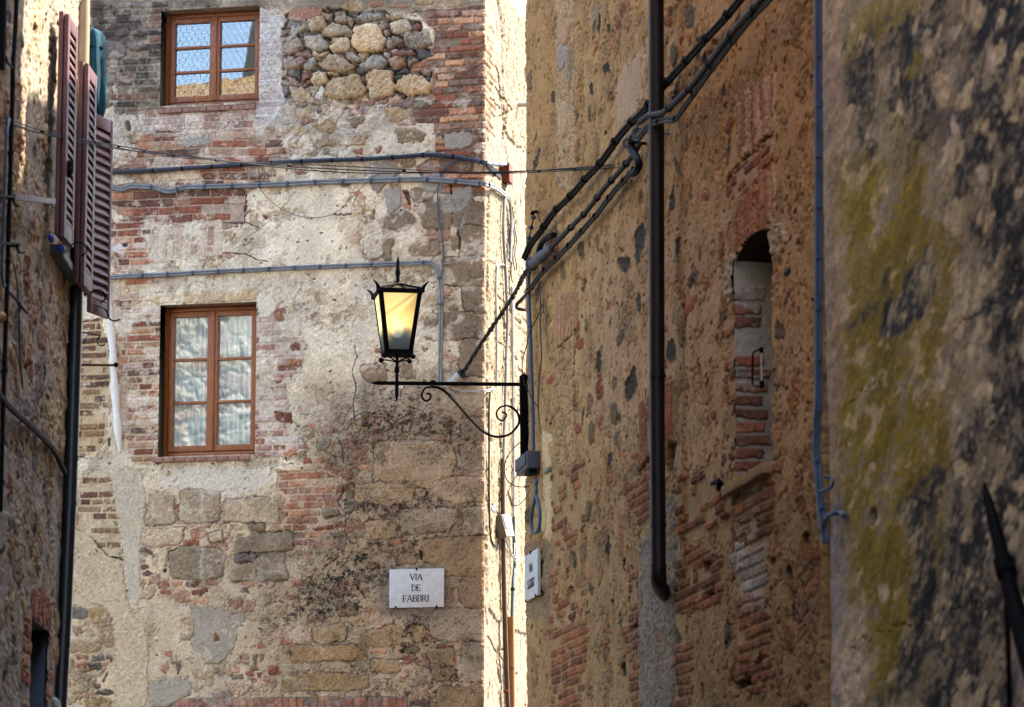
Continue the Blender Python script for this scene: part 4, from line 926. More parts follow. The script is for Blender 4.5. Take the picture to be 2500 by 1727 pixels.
# ------------------------------------------------------------------ mossy house wall
def make_moss():
    v0 = PM.uv(2510, 1800)[1]; v1 = PM.uv(2020, -60)[1]; u1 = PM.uv(2600, 900)[0]
    W = Wall(PM, -0.10, u1, v0, v1, 0.0075, 0.006, 0.80, (176, 148, 120), 51, ww=0.03, con=0.22)
    n1, n2, n3 = W.n1, W.n2, W.n3
    W.H[:] = 0.004 * n1 + 0.002 * n2 + 0.015 * fbm(W.u * 0.8, W.v * 0.8, 52, 3)
    X, Y = W.PX, W.PY
    def streak(sc, seed, st=3.2, octs=4, ang=0.30):
        a = (X * math.cos(ang) + Y * math.sin(ang)) / sc; b = (-X * math.sin(ang) + Y * math.cos(ang)) / (sc * st)
        return fbm(a, b, seed, octs, 0.55)
    s1 = streak(60, 2, 3.0); s2 = streak(26, 3, 3.4); s3 = streak(70, 4, 2.4); s4 = streak(34, 5, 3.4); s5 = streak(110, 6, 1.8, 3); f = streak(11, 7, 2.6, 3); f2_ = streak(5, 8, 2.2, 2)
    W.C[:] = W.col((166, 152, 124)) * (1 + 0.14 * s1 + 0.16 * s2 + 0.14 * f + 0.08 * f2_)[..., None]
    def lay(c, m): W.C[:] += (W.col(c) * (1 + 0.22 * f + 0.12 * f2_ + 0.1 * n2)[..., None] - W.C) * np.clip(m, 0, 1)[..., None]
    def field(poly, soft):
        return sstep(-soft, soft, poly_sdf(X + 40 * s5, Y + 60 * s3, poly))
    lay((146, 130, 106), sstep(0.0, 0.5, s3) * 0.6)
    lay((112, 100, 92), sstep(0.05, 0.55, 0.6 * s2 + 0.5 * s5 + 0.3 * f) * 0.55 * sstep(2040, 2120, X))
    # olive algae
    gz = np.maximum(field([(2035, 360), (2200, 260), (2310, 600), (2330, 1000), (2270, 1300), (2230, 1760), (2080, 1660), (2055, 1250), (2045, 900)], 60), field([(2060, -60), (2250, -60), (2260, 500), (2060, 560)], 50) * 0.75)
    gz = np.maximum(gz, field([(2260, 560), (2360, 540), (2340, 900), (2300, 1500), (2220, 1500)], 40) * 0.7)
    gm = 0.30 * s1 + 0.46 * s4 + 0.36 * f + 0.2 * f2_ + gz * 0.75 - 0.55
    lay((142, 128, 48), sstep(-0.44, 0.0, gm) * gz * 0.6)
    lay((152, 130, 2), sstep(-0.26, 0.12, gm) * gz * 0.95)
    lay((110, 94, 6), sstep(0.15, 0.55, gm) * gz * 0.6)
    # dark lichen
    dz = field([(2380, -80), (2640, -80), (2640, 1800), (2250, 1800), (2240, 1450), (2290, 1100), (2420, 900), (2340, 500)], 80)
    dz = np.maximum(dz, field([(2170, 560), (2270, 560), (2300, 700), (2260, 810), (2160, 830), (2130, 760)], 25) * 1.1)
    dz = np.maximum(dz, field([(2060, 60), (2300, -60), (2330, 330), (2150, 420), (2060, 330)], 60) * 0.8)
    dz = np.maximum(dz, field([(2220, 1120), (2290, 1100), (2260, 1620), (2200, 1720), (2130, 1727), (2160, 1600)], 25) * 0.9)
    dz = np.maximum(dz, 0.6 * field([(2060, 860), (2120, 700), (2130, 800), (2090, 850)], 12))
    dm = 0.26 * s3 + 0.42 * s2 + 0.46 * f + 0.26 * f2_
    lay((96, 90, 84), sstep(-0.20, 0.20, dm + dz * 0.75 - 0.45) * np.clip(dz * 1.1, 0, 1) * 0.85)
    lay((58, 60, 62), sstep(-0.02, 0.5, dm + dz * 0.75 - 0.5) * np.clip(dz * 1.1, 0, 1) * 0.85)
    lay((30, 32, 34), sstep(0.18, 0.7, dm + dz * 0.75 - 0.5) * np.clip(dz * 1.1, 0, 1) * 0.8)
    # pale worn spots
    lay((192, 174, 140), sstep(0.24, 0.6, 0.7 * streak(24, 11, 2.8) + 0.3 * s5 + 0.25 * f + 0.08) * 0.9 * (1 - 0.3 * gz))
    for cx, cy, rx, ry in [(2338, 310, 8, 26), (2400, 420, 14, 30), (2195, 270, 12, 18), (2425, 150, 14, 36), (2360, 10, 6, 20), (2270, 130, 14, 22), (2080, 60, 6, 14), (2140, 1260, 12, 22), (2160, 1450, 12, 24)]:
        e = np.hypot((X - cx + 8 * s2) / rx, (Y - cy + 14 * s1) / ry)
        lay((206, 186, 164), sstep(1.3, 0.5, e) * 0.75)
    # clean strip along the corner and cement fillet at its foot
    lay((172, 148, 128), sstep(2075, 2035, X + 14 * s1) * 0.75)
    lay((206, 176, 146), field([(2040, 700), (2075, 760), (2060, 830), (2035, 850)], 8) * 0.8)
    lay((150, 142, 134), sstep(-4, 4, poly_sdf(X, Y, [(2010, 1270), (2060, 1200), (2068, 1390), (2070, 1500), (2050, 1560), (2040, 1800), (1990, 1800)])) * 0.9)
    lay((196, 172, 150), field([(2060, 1480), (2110, 1560), (2130, 1660), (2060, 1700), (2050, 1560)], 14) * 0.6)
    lay((176, 160, 150), field([(2400, 1300), (2450, 1480), (2470, 1800), (2520, 1800), (2540, 1600), (2440, 1400)], 16) * 0.7)
    for p in ([(2063, 1582), (2200, 1530), (2320, 1485), (2440, 1443)], [(2325, 808), (2400, 755), (2500, 688), (2560, 648)], [(2063, 986), (2140, 940)]):
        W.crack(p, 1.6, 0.008, (60, 52, 46), 0.8)
    q, d = W.sdf([(2128, 1250), (2140, 1234), (2146, 1260), (2138, 1290), (2126, 1280)], 0.3)
    W.H[q] -= 0.03 * sstep(-1, 2, d)
    r = 0.07; t = np.clip((r - (W.u + 0.0)) / r, 0, 1.9)
    W.H -= r * (1 - np.sqrt(np.clip(1 - np.clip(t, 0, 1) ** 2, 0, 1))) + 0.9 * np.clip(t - 1, 0, 1) * r
    return W

# ------------------------------------------------------------------ left house: street wall and sunlit gable end
def rubble(W, pal, mort, su, sv, seed, gap=(0.05, 0.15), hb=0.03, cover=0.0, hm=0.0):
    n1, n2, n3 = W.n1, W.n2, W.n3
    f1, f2, idv = worley(W.u * su + 0.4 * n1, W.v * sv + 0.4 * n3, seed)
    e = f2 - f1
    cov = fbm(W.u * 1.8, W.v * 1.8, seed + 3, 4) * 0.9 + (h2((idv * 9999).astype(np.int64), (idv * 0).astype(np.int64), seed) - 0.5) * 1.5
    st = sstep(gap[0], gap[1], e) * sstep(cover - 0.08, cover + 0.08, cov)
    P = np.array([W.col(c) for c in pal]); pc = P[(idv * (len(pal) - 0.01)).astype(int)] * (1 + 0.2 * n1 + 0.2 * n2 + 0.08 * W.n4)[..., None]
    mc = W.col(mort) * (1 + 0.16 * n1 + 0.14 * n2 + 0.06 * W.n4)[..., None]
    W.C[:] = mc * (1 - st[..., None]) + pc * st[..., None]
    W.H[:] = hm + hb * st * np.sqrt(np.clip(e * 2, 0, 1)) + 0.006 * n1 + 0.005 * n2

NL_U0, NL_U1 = PL.uv(62, 1600)[0], PL.uv(110, 1600)[0]
def make_left():
    v0 = PL.uv(0, 1800)[1]; v1 = PL.uv(190, -60)[1]; u1 = PL.uv(-40, 900)[0]
    W = Wall(PL, -0.02, u1, v0, v1, 0.014, 0.007, 0.72, (166, 150, 132), 61, ww=0.03)
    rubble(W, [(176, 146, 104), (150, 130, 104), (186, 160, 118), (150, 116, 92), (120, 112, 106), (164, 140, 104)], (164, 150, 136), 4.2, 5.5, 62, cover=0.25, hb=0.012)
    n1, n2 = W.n1, W.n2
    W.tint([(60, -60), (215, -60), (200, 320), (70, 320)], (186, 166, 138), 20, 0.5)  # paler colour painted over the area of the sun patch
    W.tint([(120, 480), (185, 520), (180, 1150), (130, 1150)], (186, 156, 118), 20, 0.5)
    W.tint([(-40, -60), (12, -60), (12, 700), (-40, 700)], (166, 112, 84), 6, 0.5)
    g = random.Random(4)
    for k in range(90):
        W.blob(g.uniform(0, u1), g.uniform(v0, v1), g.uniform(0.03, 0.09), g.uniform(0.03, 0.08), g.choice([(150, 100, 78), (150, 128, 104), (110, 100, 94), (176, 152, 116), (128, 116, 102)]), 0.008, seed=k)
    for k in range(300):
        W.blob(g.uniform(0, u1), g.uniform(v0, v1), g.uniform(0.01, 0.04), g.uniform(0.01, 0.03), (96, 84, 74), -0.018, seed=k + 900)
    # brick surround of the low opening
    red = [(176, 104, 76), (166, 92, 68), (186, 122, 92)]
    W.bricks(S('E', '205,800 330,900 320,1090 205,1010'), red, (150, 136, 124), rh=0.075, L=0.26, joint=0.014, soldier=True, miss=0, jit=0, bh=0.012)
    W.bricks(S('E', '150,990 205,1000 170,1596 140,1596'), red, (150, 136, 124), rh=0.09, L=0.26, joint=0.014, miss=0.05, jit=2, bh=0.012)
    W.bricks(S('E', '300,1090 340,1090 320,1596 285,1596'), red, (150, 136, 124), rh=0.09, L=0.26, joint=0.014, miss=0.05, jit=2, bh=0.012)
    a = PL.uv(77, 1510); b = PL.uv(118, 1540)
    W.hole |= (W.u < a[0]) & (W.u > b[0]) & (W.v < (a[1] + b[1]) / 2)
    W.low = (b[0], a[0], (a[1] + b[1]) / 2)
    return W
PE = Plane(PL.O + 0 * UP, [-1.0, -0.014, 0], [0.0, 0, 1.0], [0, 1, 0])
def make_gable():
    W = Wall(PE, -0.05, 7.5, 2.0, 10.3, 0.014, 0.014, 0.66, (190, 170, 140), 81, ww=0.03)
    rubble(W, [(222, 214, 200), (208, 200, 186), (228, 222, 210), (200, 194, 184), (206, 182, 168), (186, 184, 180)], (224, 218, 208), 2.6, 3.6, 82, cover=-0.6, hb=0.028, gap=(0.02, 0.10))
    return W
# ------------------------------------------------------------------ houses
def wx(pl, u0, u1, v0, v1, o0, o1, mb):
    """box in wall coordinates"""
    return mb.box(pl.pt(u0, v0, o0), pl.U * (u1 - u0), pl.V * (v1 - v0), pl.N * (o1 - o0))

def make_window(house, rect, cur, dep=0.15):
    u0, u1, v0, v1 = rect
    e = 0.004
    fr = MB(); w = 0.036
    for a in ((u0 - 0.02, u0 + w, v0 - 0.02, v1 + 0.02), (u1 - w, u1 + 0.02, v0 - 0.02, v1 + 0.02), (u0 + w, u1 - w, v1 - w, v1 + 0.02), (u0 + w, u1 - w, v0 - 0.02, v0 + 0.058)):
        wx(PB, *a, -dep - 0.07, -dep, fr)
    win = fr.build('window', M['wood'], house, bevel=0.003)
    um = (u0 + u1) / 2
    for a, b in ((u0 + w + e, um - 0.002), (um + 0.002, u1 - w - e)):
        sh, rl = MB(), MB(); st = 0.044
        lo, hi = v0 + 0.062, v1 - w - e
        wx(PB, a, a + st, lo, hi, -dep - 0.05, -dep + 0.008, sh); wx(PB, b - st, b, lo, hi, -dep - 0.05, -dep + 0.008, sh)
        wx(PB, a + st - 0.003, b - st + 0.003, hi - st, hi - 0.001, -dep - 0.049, -dep + 0.006, sh); wx(PB, a + st - 0.003, b - st + 0.003, lo + 0.001, lo + 0.05, -dep - 0.049, -dep + 0.006, sh)
        for k in (1, 2):
            vv = lo + 0.05 + (hi - st - lo - 0.05) * k / 3
            rl = MB(); wx(PB, a + st, b - st, vv - 0.011, vv + 0.011, -dep - 0.045, -dep + 0.002, rl); rl.build('glazing_bar', M['woodh'], win, bevel=0.004)
        sh.build('sash', M['wood'], win, bevel=0.004)
        gp = MB(); wx(PB, a + st, b - st, lo + 0.05, hi - st, -dep - 0.026, -dep - 0.022, gp); gp.build('pane', M['glass'], win)
    # astragal covering the meeting of the two sashes
    ast = MB(); wx(PB, um - 0.019, um + 0.019, v0 + 0.064, v1 - w - 0.006, -dep - 0.01, -dep + 0.020, ast); ast.build('meeting_bar', M['wood'], win, bevel=0.005)
    # room behind
    rm = MB(); d0, d1 = -dep - 0.075, -dep - 0.42; t = 0.02
    wx(PB, u0 - 0.1, u1 + 0.1, v0 - 0.1, v1 + 0.1, d1 - t, d1, rm)
    wx(PB, u0 - 0.1, u0 - 0.08, v0 - 0.1, v1 + 0.1, d1, d0, rm); wx(PB, u1 + 0.08, u1 + 0.1, v0 - 0.1, v1 + 0.1, d1, d0, rm)
    wx(PB, u0 - 0.08, u1 + 0.08, v0 - 0.1, v0 - 0.08, d1, d0, rm); wx(PB, u0 - 0.08, u1 + 0.08, v1 + 0.08, v1 + 0.1, d1, d0, rm)
    rm.build('room_lining', M['room'], win)
    if cur:
        for a, b in ((u0 + 0.075, um - 0.045), (um + 0.045, u1 - 0.075)):
            n = 40; vs, fs = [], []
            for i in range(n + 1):
                uu = a + (b - a) * i / n; oo = -dep - 0.055 + 0.010 * math.sin(i * 1.1) + 0.004 * math.sin(i * 2.7)
                vs += [PB.pt(uu, v0 + 0.10, oo), PB.pt(uu, v1 - 0.05, oo)]
            for i in range(n): fs.append((2 * i, 2 * i + 2, 2 * i + 3, 2 * i + 1))
            MB().add(vs, fs).build('curtain', M['curtain'], win)
    # reveal lining
    rv = MB()
    return win

def reveal(W, rect, dep, name, mat, parent):
    """plastered jambs, soffit and base of an opening, following the wall face"""
    u0, u1, v0, v1 = rect; mb = MB(); t = 0.03
    o1 = -0.004
    wx(W.p, u0 - t, u0, v0 - t, v1 + t, -dep, o1, mb); wx(W.p, u1, u1 + t, v0 - t, v1 + t, -dep, o1, mb)
    wx(W.p, u0, u1, v1, v1 + t, -dep, o1, mb); wx(W.p, u0, u1, v0 - t, v0, -dep, o1, mb)
    return mb.build(name, mat, parent, bevel=0.006)

M['reveal'] = paint('pale_plaster_reveal', (196, 174, 144), 0.95, c2=(166, 142, 112), sc=12, spec=0.1, bump=0.6)
M['stone'] = paint('tan_stone', (176, 142, 98), 0.95, c2=(150, 118, 80), sc=22, spec=0.1, bump=0.8)
M['pinkbrick'] = paint('whitewashed_brick', (190, 150, 130), 0.95, c2=(162, 116, 96), sc=16, spec=0.1, bump=0.8)
M['arch'] = paint('dark_brick', (84, 60, 48), 0.95, c2=(60, 44, 38), sc=20, spec=0.1, bump=0.8)  # darker brick for the underside of the niche arch
for k in ('reveal', 'stone', 'pinkbrick', 'arch'):
    pass

# back house
hB = thing('stone_house', 'tall stone and brick house with two brown casement windows facing down the street', 'house', PB.pt(-1.5, 0))
wb = make_back(); wB = wb.build('wall', M['wall'], None); inv(wB, hB)
ws = make_return(); o = ws.build('side_wall', M['wallbig'], None); inv(o, hB)
RU, RL = uvrect(PB, WIN_UP), uvrect(PB, WIN_LO)
make_window(hB, RU, False); make_window(hB, RL, True)
reveal(wb, RU, 0.15, 'window_reveal', M['reveal'], hB); reveal(wb, RL, 0.15, 'window_reveal', M['reveal'], hB)
mb = MB(); ua, va = PB.uv(388, 268); ub, vb = PB.uv(626, 258)
for k in range(4):
    a = ua + (ub - ua) * k / 4 + 0.003; b = ua + (ub - ua) * (k + 1) / 4 - 0.003
    wx(PB, a, b, vb - 0.033, vb + 0.012, -0.10, 0.034 - 0.004 * (k % 2), mb)
mb.build('window_sill', M['pinkbrick'], hB, bevel=0.006)
mb = MB(); ua, va = PB.uv(376, 1122); ub, vb = PB.uv(612, 1112)
n = 9
for k in range(n):
    a = ua + (ub - ua) * k / n + 0.002; b = ua + (ub - ua) * (k + 1) / n - 0.002
    wx(PB, a, b, vb - 0.042, vb - 0.002, -0.10, 0.045 - 0.004 * (k % 3), mb)
mb.build('window_sill', M['pinkbrick'], hB, bevel=0.007)
mb = MB(); zt = 10.6
mb.box(PB.pt(-7.0, 0, -0.62), UB * 6.9, UP * zt, NB * -6.0)
mb.build('rear_wall', M['plain'], hB)
mb = MB(); mb.box(PB.pt(-7.2, zt + 0.02, 0.30), UB * 7.4, UP * 0.10, NB * -7.2); mb.build('roof', M['tile'], hB)

# right house
hR = thing('plastered_house', 'ochre plastered house on the right with a bricked up arched opening and a long downpipe', 'house', PR.pt(4, 0))
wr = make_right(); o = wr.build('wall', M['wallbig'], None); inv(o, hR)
jb = make_jamb(); o = jb.build('niche_jamb', M['wall'], None); inv(o, hR)
M['nichepanel'] = paint('grey_niche_render', (140, 136, 132), 0.9, c2=(112, 110, 108), sc=9, spec=0.1, bump=0.4)
mb = MB(); wx(PR, NI_L - 0.02, NI_R + 0.05, NI_B - 0.05, NI_S + 0.15, -0.30, -0.225, mb); mb.build('niche_panel', M['nichepanel'], hR)
vs, fs = [], []
nn = 14
for i in range(nn + 1):
    u = NI_L - 0.02 + (NI_R - NI_L + 0.05) * i / nn; v = arch_v(min(max(u, NI_L), NI_R)) + 0.004
    vs += [PR.pt(u, v, -0.012), PR.pt(u, v, -0.26)]
for i in range(nn): fs.append((2 * i, 2 * i + 2, 2 * i + 3, 2 * i + 1))
MB().add(vs, fs).build('niche_arch', M['arch'], hR)
mb = MB(); wx(PR, NI_R, NI_R + 0.03, NI_B - 0.03, NI_S + 0.08, -0.26, -0.006, mb); mb.build('niche_jamb', M['stone'], hR)
mb = MB()
ua = PR.uv(1786, 1190)[0]; nb = 6
for k in range(nb):
    a = ua + (NI_R + 0.0 - ua) * k / nb; b = ua + (NI_R - ua) * (k + 1) / nb - 0.012
    wx(PR, a, b, NI_B - 0.062 + 0.001 * (k % 3), NI_B - 0.002 * (k % 2), -0.24, 0.060 + 0.004 * ((k * 7) % 3), mb)
mb.build('niche_sill', M['stone'], hR, bevel=0.010)
UT = PR.uv(1614, 900)[0]
mb = MB(); mb.box(PR.pt(0.06, 0, -0.34), PR.U * (UT - 0.06), UP * 11.0, PR.N * -7.0); mb.build('rear_wall', M['plain'], hR)
mb = MB(); mb.box(PR.pt(UT + 0.02, 0, -0.36), PR.U * (PR.uv(2100, 900)[0] - UT), UP * 13.2, PR.N * -7.0); mb.build('unseen_block', M['plain'], hR)  # unseen taller block, placed to shape the sun patch on the left wall
mb = MB(); mb.box(PR.pt(-0.2, 11.02, 0.12), PR.U * (UT + 0.1), UP * 0.10, PR.N * -7.4); mb.build('roof', M['tile'], hR)
# mortar backing strip at the far corner so that the corner is a solid arris
mb = MB(); wx(PR, 0.0, 0.06, 0.0, 10.7, -7.0, -0.05, mb); mb.build('end_wall', M['plain'], hR)

# mossy house
hM = thing('mossy_house', 'grey plastered house wall blotched with olive algae and dark lichen at the right edge', 'house', PM.pt(2, 0))
wm = make_moss(); o = wm.build('wall', M['moss'], None); inv(o, hM)
mb = MB(); mb.box(PM.pt(0.02, 0, -0.16), PM.U * 22, UP * 15.0, PM.N * -6.0); mb.build('rear_wall', M['plain'], hM)  # unseen body, made tall to cut sky light on the near walls

# left house
hL = thing('rubble_house', 'shadowed rubble stone house with brown louvred shutters at the left edge', 'house', PL.pt(2, 0))
wl = make_left(); o = wl.build('wall', M['wallbig'], None); inv(o, hL)
o = make_gable().build('gable_wall', M['wallbig'], None); inv(o, hL)
b0, a0, vt = wl.low
mb = MB(); t = 0.03
wx(PL, b0 - t, b0, 2.4, vt + t, -0.35, -0.012, mb); wx(PL, a0, a0 + t, 2.4, vt + t, -0.35, -0.012, mb); wx(PL, b0, a0, vt, vt + t, -0.35, -0.012, mb); wx(PL, b0 - t, a0 + t, 2.4, vt + t, -0.40, -0.36, mb)
mb.build('low_opening', M['slate'], hL)
c0 = PL.pt(0.12, 0, -0.22)
mb = MB(); mb.box(c0 + PE.N * 0.0, -DL * 24.0, UP * 10.3, -PL.N * 6.6); mb.build('rear_wall', M['plain'], hL)
mb = MB(); mb.box(PL.pt(4.2, 0, -0.30), PL.U * 20.0, UP * 17.0, PL.N * -4.4); mb.build('unseen_block', M['plain'], hL)  # unseen block added to cut sky light on the near right wall
# tiled roof, seen reflected in the upper window
mb, m2 = MB(), MB()
eave = PE.pt(0, 10.3, 0.22); sl = np.array([0, -math.cos(0.33), math.sin(0.33)])
mb.box(PE.pt(-0.15, 10.26, 0.16), PE.U * 7.6, sl * 4.2, np.array([0, 0, 0.05]))
mb.build('roof', M['tile'], hL)
rr = random.Random(2)
for i in range(36):
    tg = MB() if False else (mb2 if i % 3 else mb3) if False else None
ra, rb = MB(), MB()
for i in range(37):
    p = PE.pt(-0.1 + i * 0.205, 10.36, 0.24)
    for k in range(8):
        q = p + sl * (k * 0.44) + np.array([0, 0, 0.012 * k * 0 + rr.uniform(-0.012, 0.012)])
        ra.tube([q, q + sl * 0.47 + np.array([0, 0, 0.02])], 0.09, 10, radii=[0.098, 0.078])
ra.build('roof_tiles', M['tile'], hL)

# neighbour beyond that roof (only in the window's reflection)
M['creamwall'] = paint('cream_render', (214, 200, 176), 0.9, c2=(196, 180, 154), sc=2, spec=0.1)
hN = thing('cream_house', 'pale rendered gabled house mirrored in the upper casement window', 'house', (-9.0, 13.0, 0))
g = [(-10.2, 14.0, 0), (-4.6, 14.0, 0), (-4.6, 14.0, 15.4), (-9.6, 14.0, 15.4), (-10.2, 14.0, 12.4)]
MB().prism(g, (0, -5.0, 0)).build('wall', M['creamwall'], hN)
M['bluewall'] = paint('blue_grey_render', (176, 186, 202), 0.9, c2=(160, 170, 188), sc=2, spec=0.1)
MB().box((-16.0, 8.0, 0), (5.2, 0, 0), (0, -4, 0), (0, 0, 13.75)).build('wing', M['bluewall'], hN)
MB().box((-16.2, 8.3, 13.77), (5.5, 0, 0), (0, -4.6, 0), (0, 0, 0.2)).build('wing_roof', M['tile'], hN)
M['redtile'] = paint('red_roof', (170, 84, 56), 0.9, c2=(140, 66, 46), sc=10)
mb = MB()
for (x0, z0), (x1, z1) in (((-4.35, 15.42), (-9.7, 15.43)),):
    d = np.array([x1 - x0, 0, z1 - z0]); mb.box((x0, 14.3, z0), d, (0, -5.4, 0), (0, 0, 0.16))
mb.build('roof', M['redtile'], hN)

# plain stretches of wall beyond what the photograph shows
def beyond(W, house, mat, u0, u1, zt, o=-0.012, t=0.3, full=False):
    va, vb = W.v0 + 0.004, W.v0 + W.dv * (W.nv - 1) - 0.004; ua, ub = W.u0, W.u0 + W.du * (W.nu - 1)
    mb = MB(); wx(W.p, max(u0, ua), min(u1, ub), 0.0, va, -t, o, mb); mb.build('lower_wall', mat, house)
    mb = MB(); wx(W.p, max(u0, ua), min(u1, ub), vb, zt, -t, o, mb); mb.build('upper_wall', mat, house)
    if u0 < ua: mb = MB(); wx(W.p, u0, ua, 0.0, zt, -t, o, mb); mb.build('plain_wall', mat, house)
    if u1 > ub: mb = MB(); wx(W.p, ub, u1, 0.0, zt, -t, o, mb); mb.build('plain_wall', mat, house)
M['plainback'] = paint('old_plaster', (206, 182, 148), 0.95, c2=(176, 148, 112), sc=5, spec=0.1, bump=0.5, k=0.8)
M['plainochre'] = paint('ochre_plaster', (200, 152, 98), 0.95, c2=(160, 118, 76), sc=6, spec=0.1, bump=0.6, k=0.5)
M['plaingrey'] = paint('grey_plaster', (168, 146, 118), 0.95, c2=(112, 102, 88), sc=2.5, spec=0.1, bump=0.4, k=0.6)
beyond(wb, hB, M['plainback'], wb.u0 - 3.0, -0.03, 10.58)
beyond(ws, hB, M['plainback'], 0.03, 6.5, 10.58)
beyond(wr, hR, M['plainochre'], 0.04, wr.u0 + wr.du * (wr.nu - 1), 10.78)
beyond(wm, hM, M['plaingrey'], 0.05, 20.0, 14.9, t=0.15)
beyond(wl, hL, M['plaingrey'], 0.04, 4.4, 10.2, t=0.2)

# ------------------------------------------------------------------ shutters (parts of the left house)
def leaf(O, d, w, h, n, th=0.027, slats=22, flip=1, name='shutter', st=0.062):
    """O bottom near corner on the wall-side face, d width direction, n outward"""
    up = UP; fr = MB()
    for a, b in ((0, st), (w - st, w)): fr.box(O + d * a, d * (b - a), up * h, n * th)
    for a, b in ((0, 0.10), (h - 0.085, h)): fr.box(O + d * st + up * a + n * 0.001, d * (w - 2 * st), up * (b - a), n * (th - 0.002))
    f = fr.build(name, M['shutter'], hL, bevel=0.004)
    lv = MB(); lo, hi = 0.10, h - 0.085; p = (hi - lo) / slats
    for k in range(slats):
        z = lo + p * (k + 0.5)
        a = n * (th * 0.94) * 1.0 + up * (-p * 1.12)
        lv.box(O + d * (st - 0.002) + up * (z + p * 0.56) + n * (th * 0.05), d * (w - 2 * st + 0.004), a, up * 0.0075 + n * 0.003)
    lv.build('louvres', M['shutter'], f)
    return f
def zat(y, Y): return at_depth(1250, y, Y)[2]
def leafpair(px, Yn, ytop, ybot, k, w, off):
    d = unit2(k, 1); n = np.array([d[1], -d[0], 0])
    zt, zb = zat(ytop, Yn), zat(ybot, Yn)
    X = at_depth(px, ytop, Yn)[0]
    O = np.array([X, Yn, zb])
    leaf(O, d, w, zt - zb, n)
    f = leaf(O + n * 0.031 + d * 0.015 - UP * 0.012, d, w, zt - zb, n)
    return O, d, n, zt, zb, f
O, d, n, zt, zb, f1 = leafpair(144, 20.3, 28, 572, 0.045, 0.34, 0)
mb = MB(); q = O + d * 0.1 + n * 0.065 + UP * 0.42
mb.cbox(q, d * 0.03, n * 0.02, UP * 0.10); mb.tube([q + UP * 0.05, q + UP * 0.02 + n * 0.02, q - UP * 0.05 + n * 0.01], 0.006); mb.build('latch', M['iron'], f1)
O2, d2, n2_, zt2, zb2, f2_ = leafpair(193, 21.3, 149, 690, 0.045, 0.34, 0)
for (o_, d_, n_, ff) in ((O, d, n, f1), (O2, d2, n2_, f2_)):
    h0 = o_ + d_ * 0.25 + n_ * 0.055
    mb = MB(); mb.tube(spline([h0 - UP * 0.02, h0 + n_ * 0.05 - UP * 0.0, h0 + n_ * 0.09 - UP * 0.02, h0 + n_ * 0.10 - UP * 0.06, h0 + n_ * 0.07 - UP * 0.085], 5), 0.005); mb.build('stay_hook', M['iron'], ff)
d3 = unit2(0.36, 1); n3_ = np.array([d3[1], -d3[0], 0]); Y3 = 22.1
O3 = np.array([at_depth(221, 275, Y3)[0], Y3, zat(762, Y3)])
f3 = leaf(O3, d3, 0.285, zat(275, Y3) - zat(762, Y3), n3_, slats=20, st=0.036)
mb = MB(); h0 = O3 + d3 * 0.16 + UP * 0.05 + n3_ * 0.04
mb.tube([h0 - d3 * 0.13, h0 + d3 * 0.02], 0.004); mb.tube(spline([h0 + d3 * 0.02, h0 + n3_ * 0.03 - UP * 0.03, h0 + n3_ * 0.05 - UP * 0.075, h0 + n3_ * 0.09 - UP * 0.09, h0 + n3_ * 0.12 - UP * 0.08], 5), 0.005)
mb.build('stay_hook', M['iron'], f3)
mb = MB(); mb.box(O3 - n3_ * 0.05 + d3 * 0.05 - UP * 0.0 + UP * 0.12, d3 * 0.26, UP * 0.45, n3_ * 0.03); mb.build('backing_board', M['blackpipe'], f3)
mb = MB(); q = at_depth(181, 213, 21.0); mb.cbox(q, np.array([0.05, 0, 0]), np.array([0, 0.03, 0]), UP * 0.10); mb.tube([q + UP * 0.09, q - UP * 0.09], 0.012); mb.build('hinge', M['rust'], hL)
# window sill under the shutters
mb = MB(); ua, ub = PL.uv(119, 620)[0], PL.uv(172, 690)[0]; vz = PL.uv(119, 592)[1]
wx(PL, ub, ua, vz - 0.055, vz - 0.005, -0.02, 0.075, mb); mb.build('window_sill', M['slate'], hL, bevel=0.006)

# ------------------------------------------------------------------ ground
g = MB(); g.add([(-400, -400, 0), (400, -400, 0), (400, 400, 0), (-400, 400, 0)], [(0, 1, 2, 3)])
o = g.build('ground', M['paving']); o['kind'] = 'structure'
# ------------------------------------------------------------------ pipes, cables, lamp, signs
def PP(pl, s, off=0.03):
    return [pl.at(*[float(k) for k in q.split(',')], off) for q in s.split()]
def TP(pl, t, s, off=0.03):
    return [pl.at(x, y, off) for x, y in S(t, s)]
def along(P, step, start=0.0):
    """points and tangents at equal spacing"""
    out = []; acc = -start
    for a, b in zip(P, P[1:]):
        l = np.linalg.norm(b - a)
        if l < 1e-9: continue
        while acc + l >= step:
            t = (step - acc) / l; a = a + (b - a) * t; l = np.linalg.norm(b - a); acc = 0.0
            out.append((a, (b - a) / (l + 1e-12)))
            if l < 1e-9: break
        acc += l
    return out
def offs(P, d):
    return [p + np.array(d) for p in P]
def cable(name, label, cat, strands, mat, clips=0, clipmat=None, clipr=None, group=None, part='strand', n=7, smooth=6, cliplen=0.02, maxclip=14):
    """strands: list of (points, radius)"""
    SPL = [(spline(p, smooth), r) for p, r in strands]
    if len(SPL) == 1 and not clips:
        mb = MB(); mb.tube(SPL[0][0], SPL[0][1], n)
        return tag(mb.build(name, mat), label, cat, group)
    root = thing(name, label, cat, SPL[0][0][0], group)
    for p, r in SPL:
        MB().tube(p, r, n).build(part, mat, root)
    if clips:
        mean = SPL[0][0] if len(SPL) == 1 else [(a + b) / 2 for a, b in zip(SPL[0][0], SPL[-1][0])]
        for q, t in along(mean, clips, 0.6 * clips)[:maxclip]:
            MB().tube([q - t * cliplen / 2, q + t * cliplen / 2], clipr or SPL[0][1] * 1.25, n).build('clip', clipmat or mat, root)
    return root

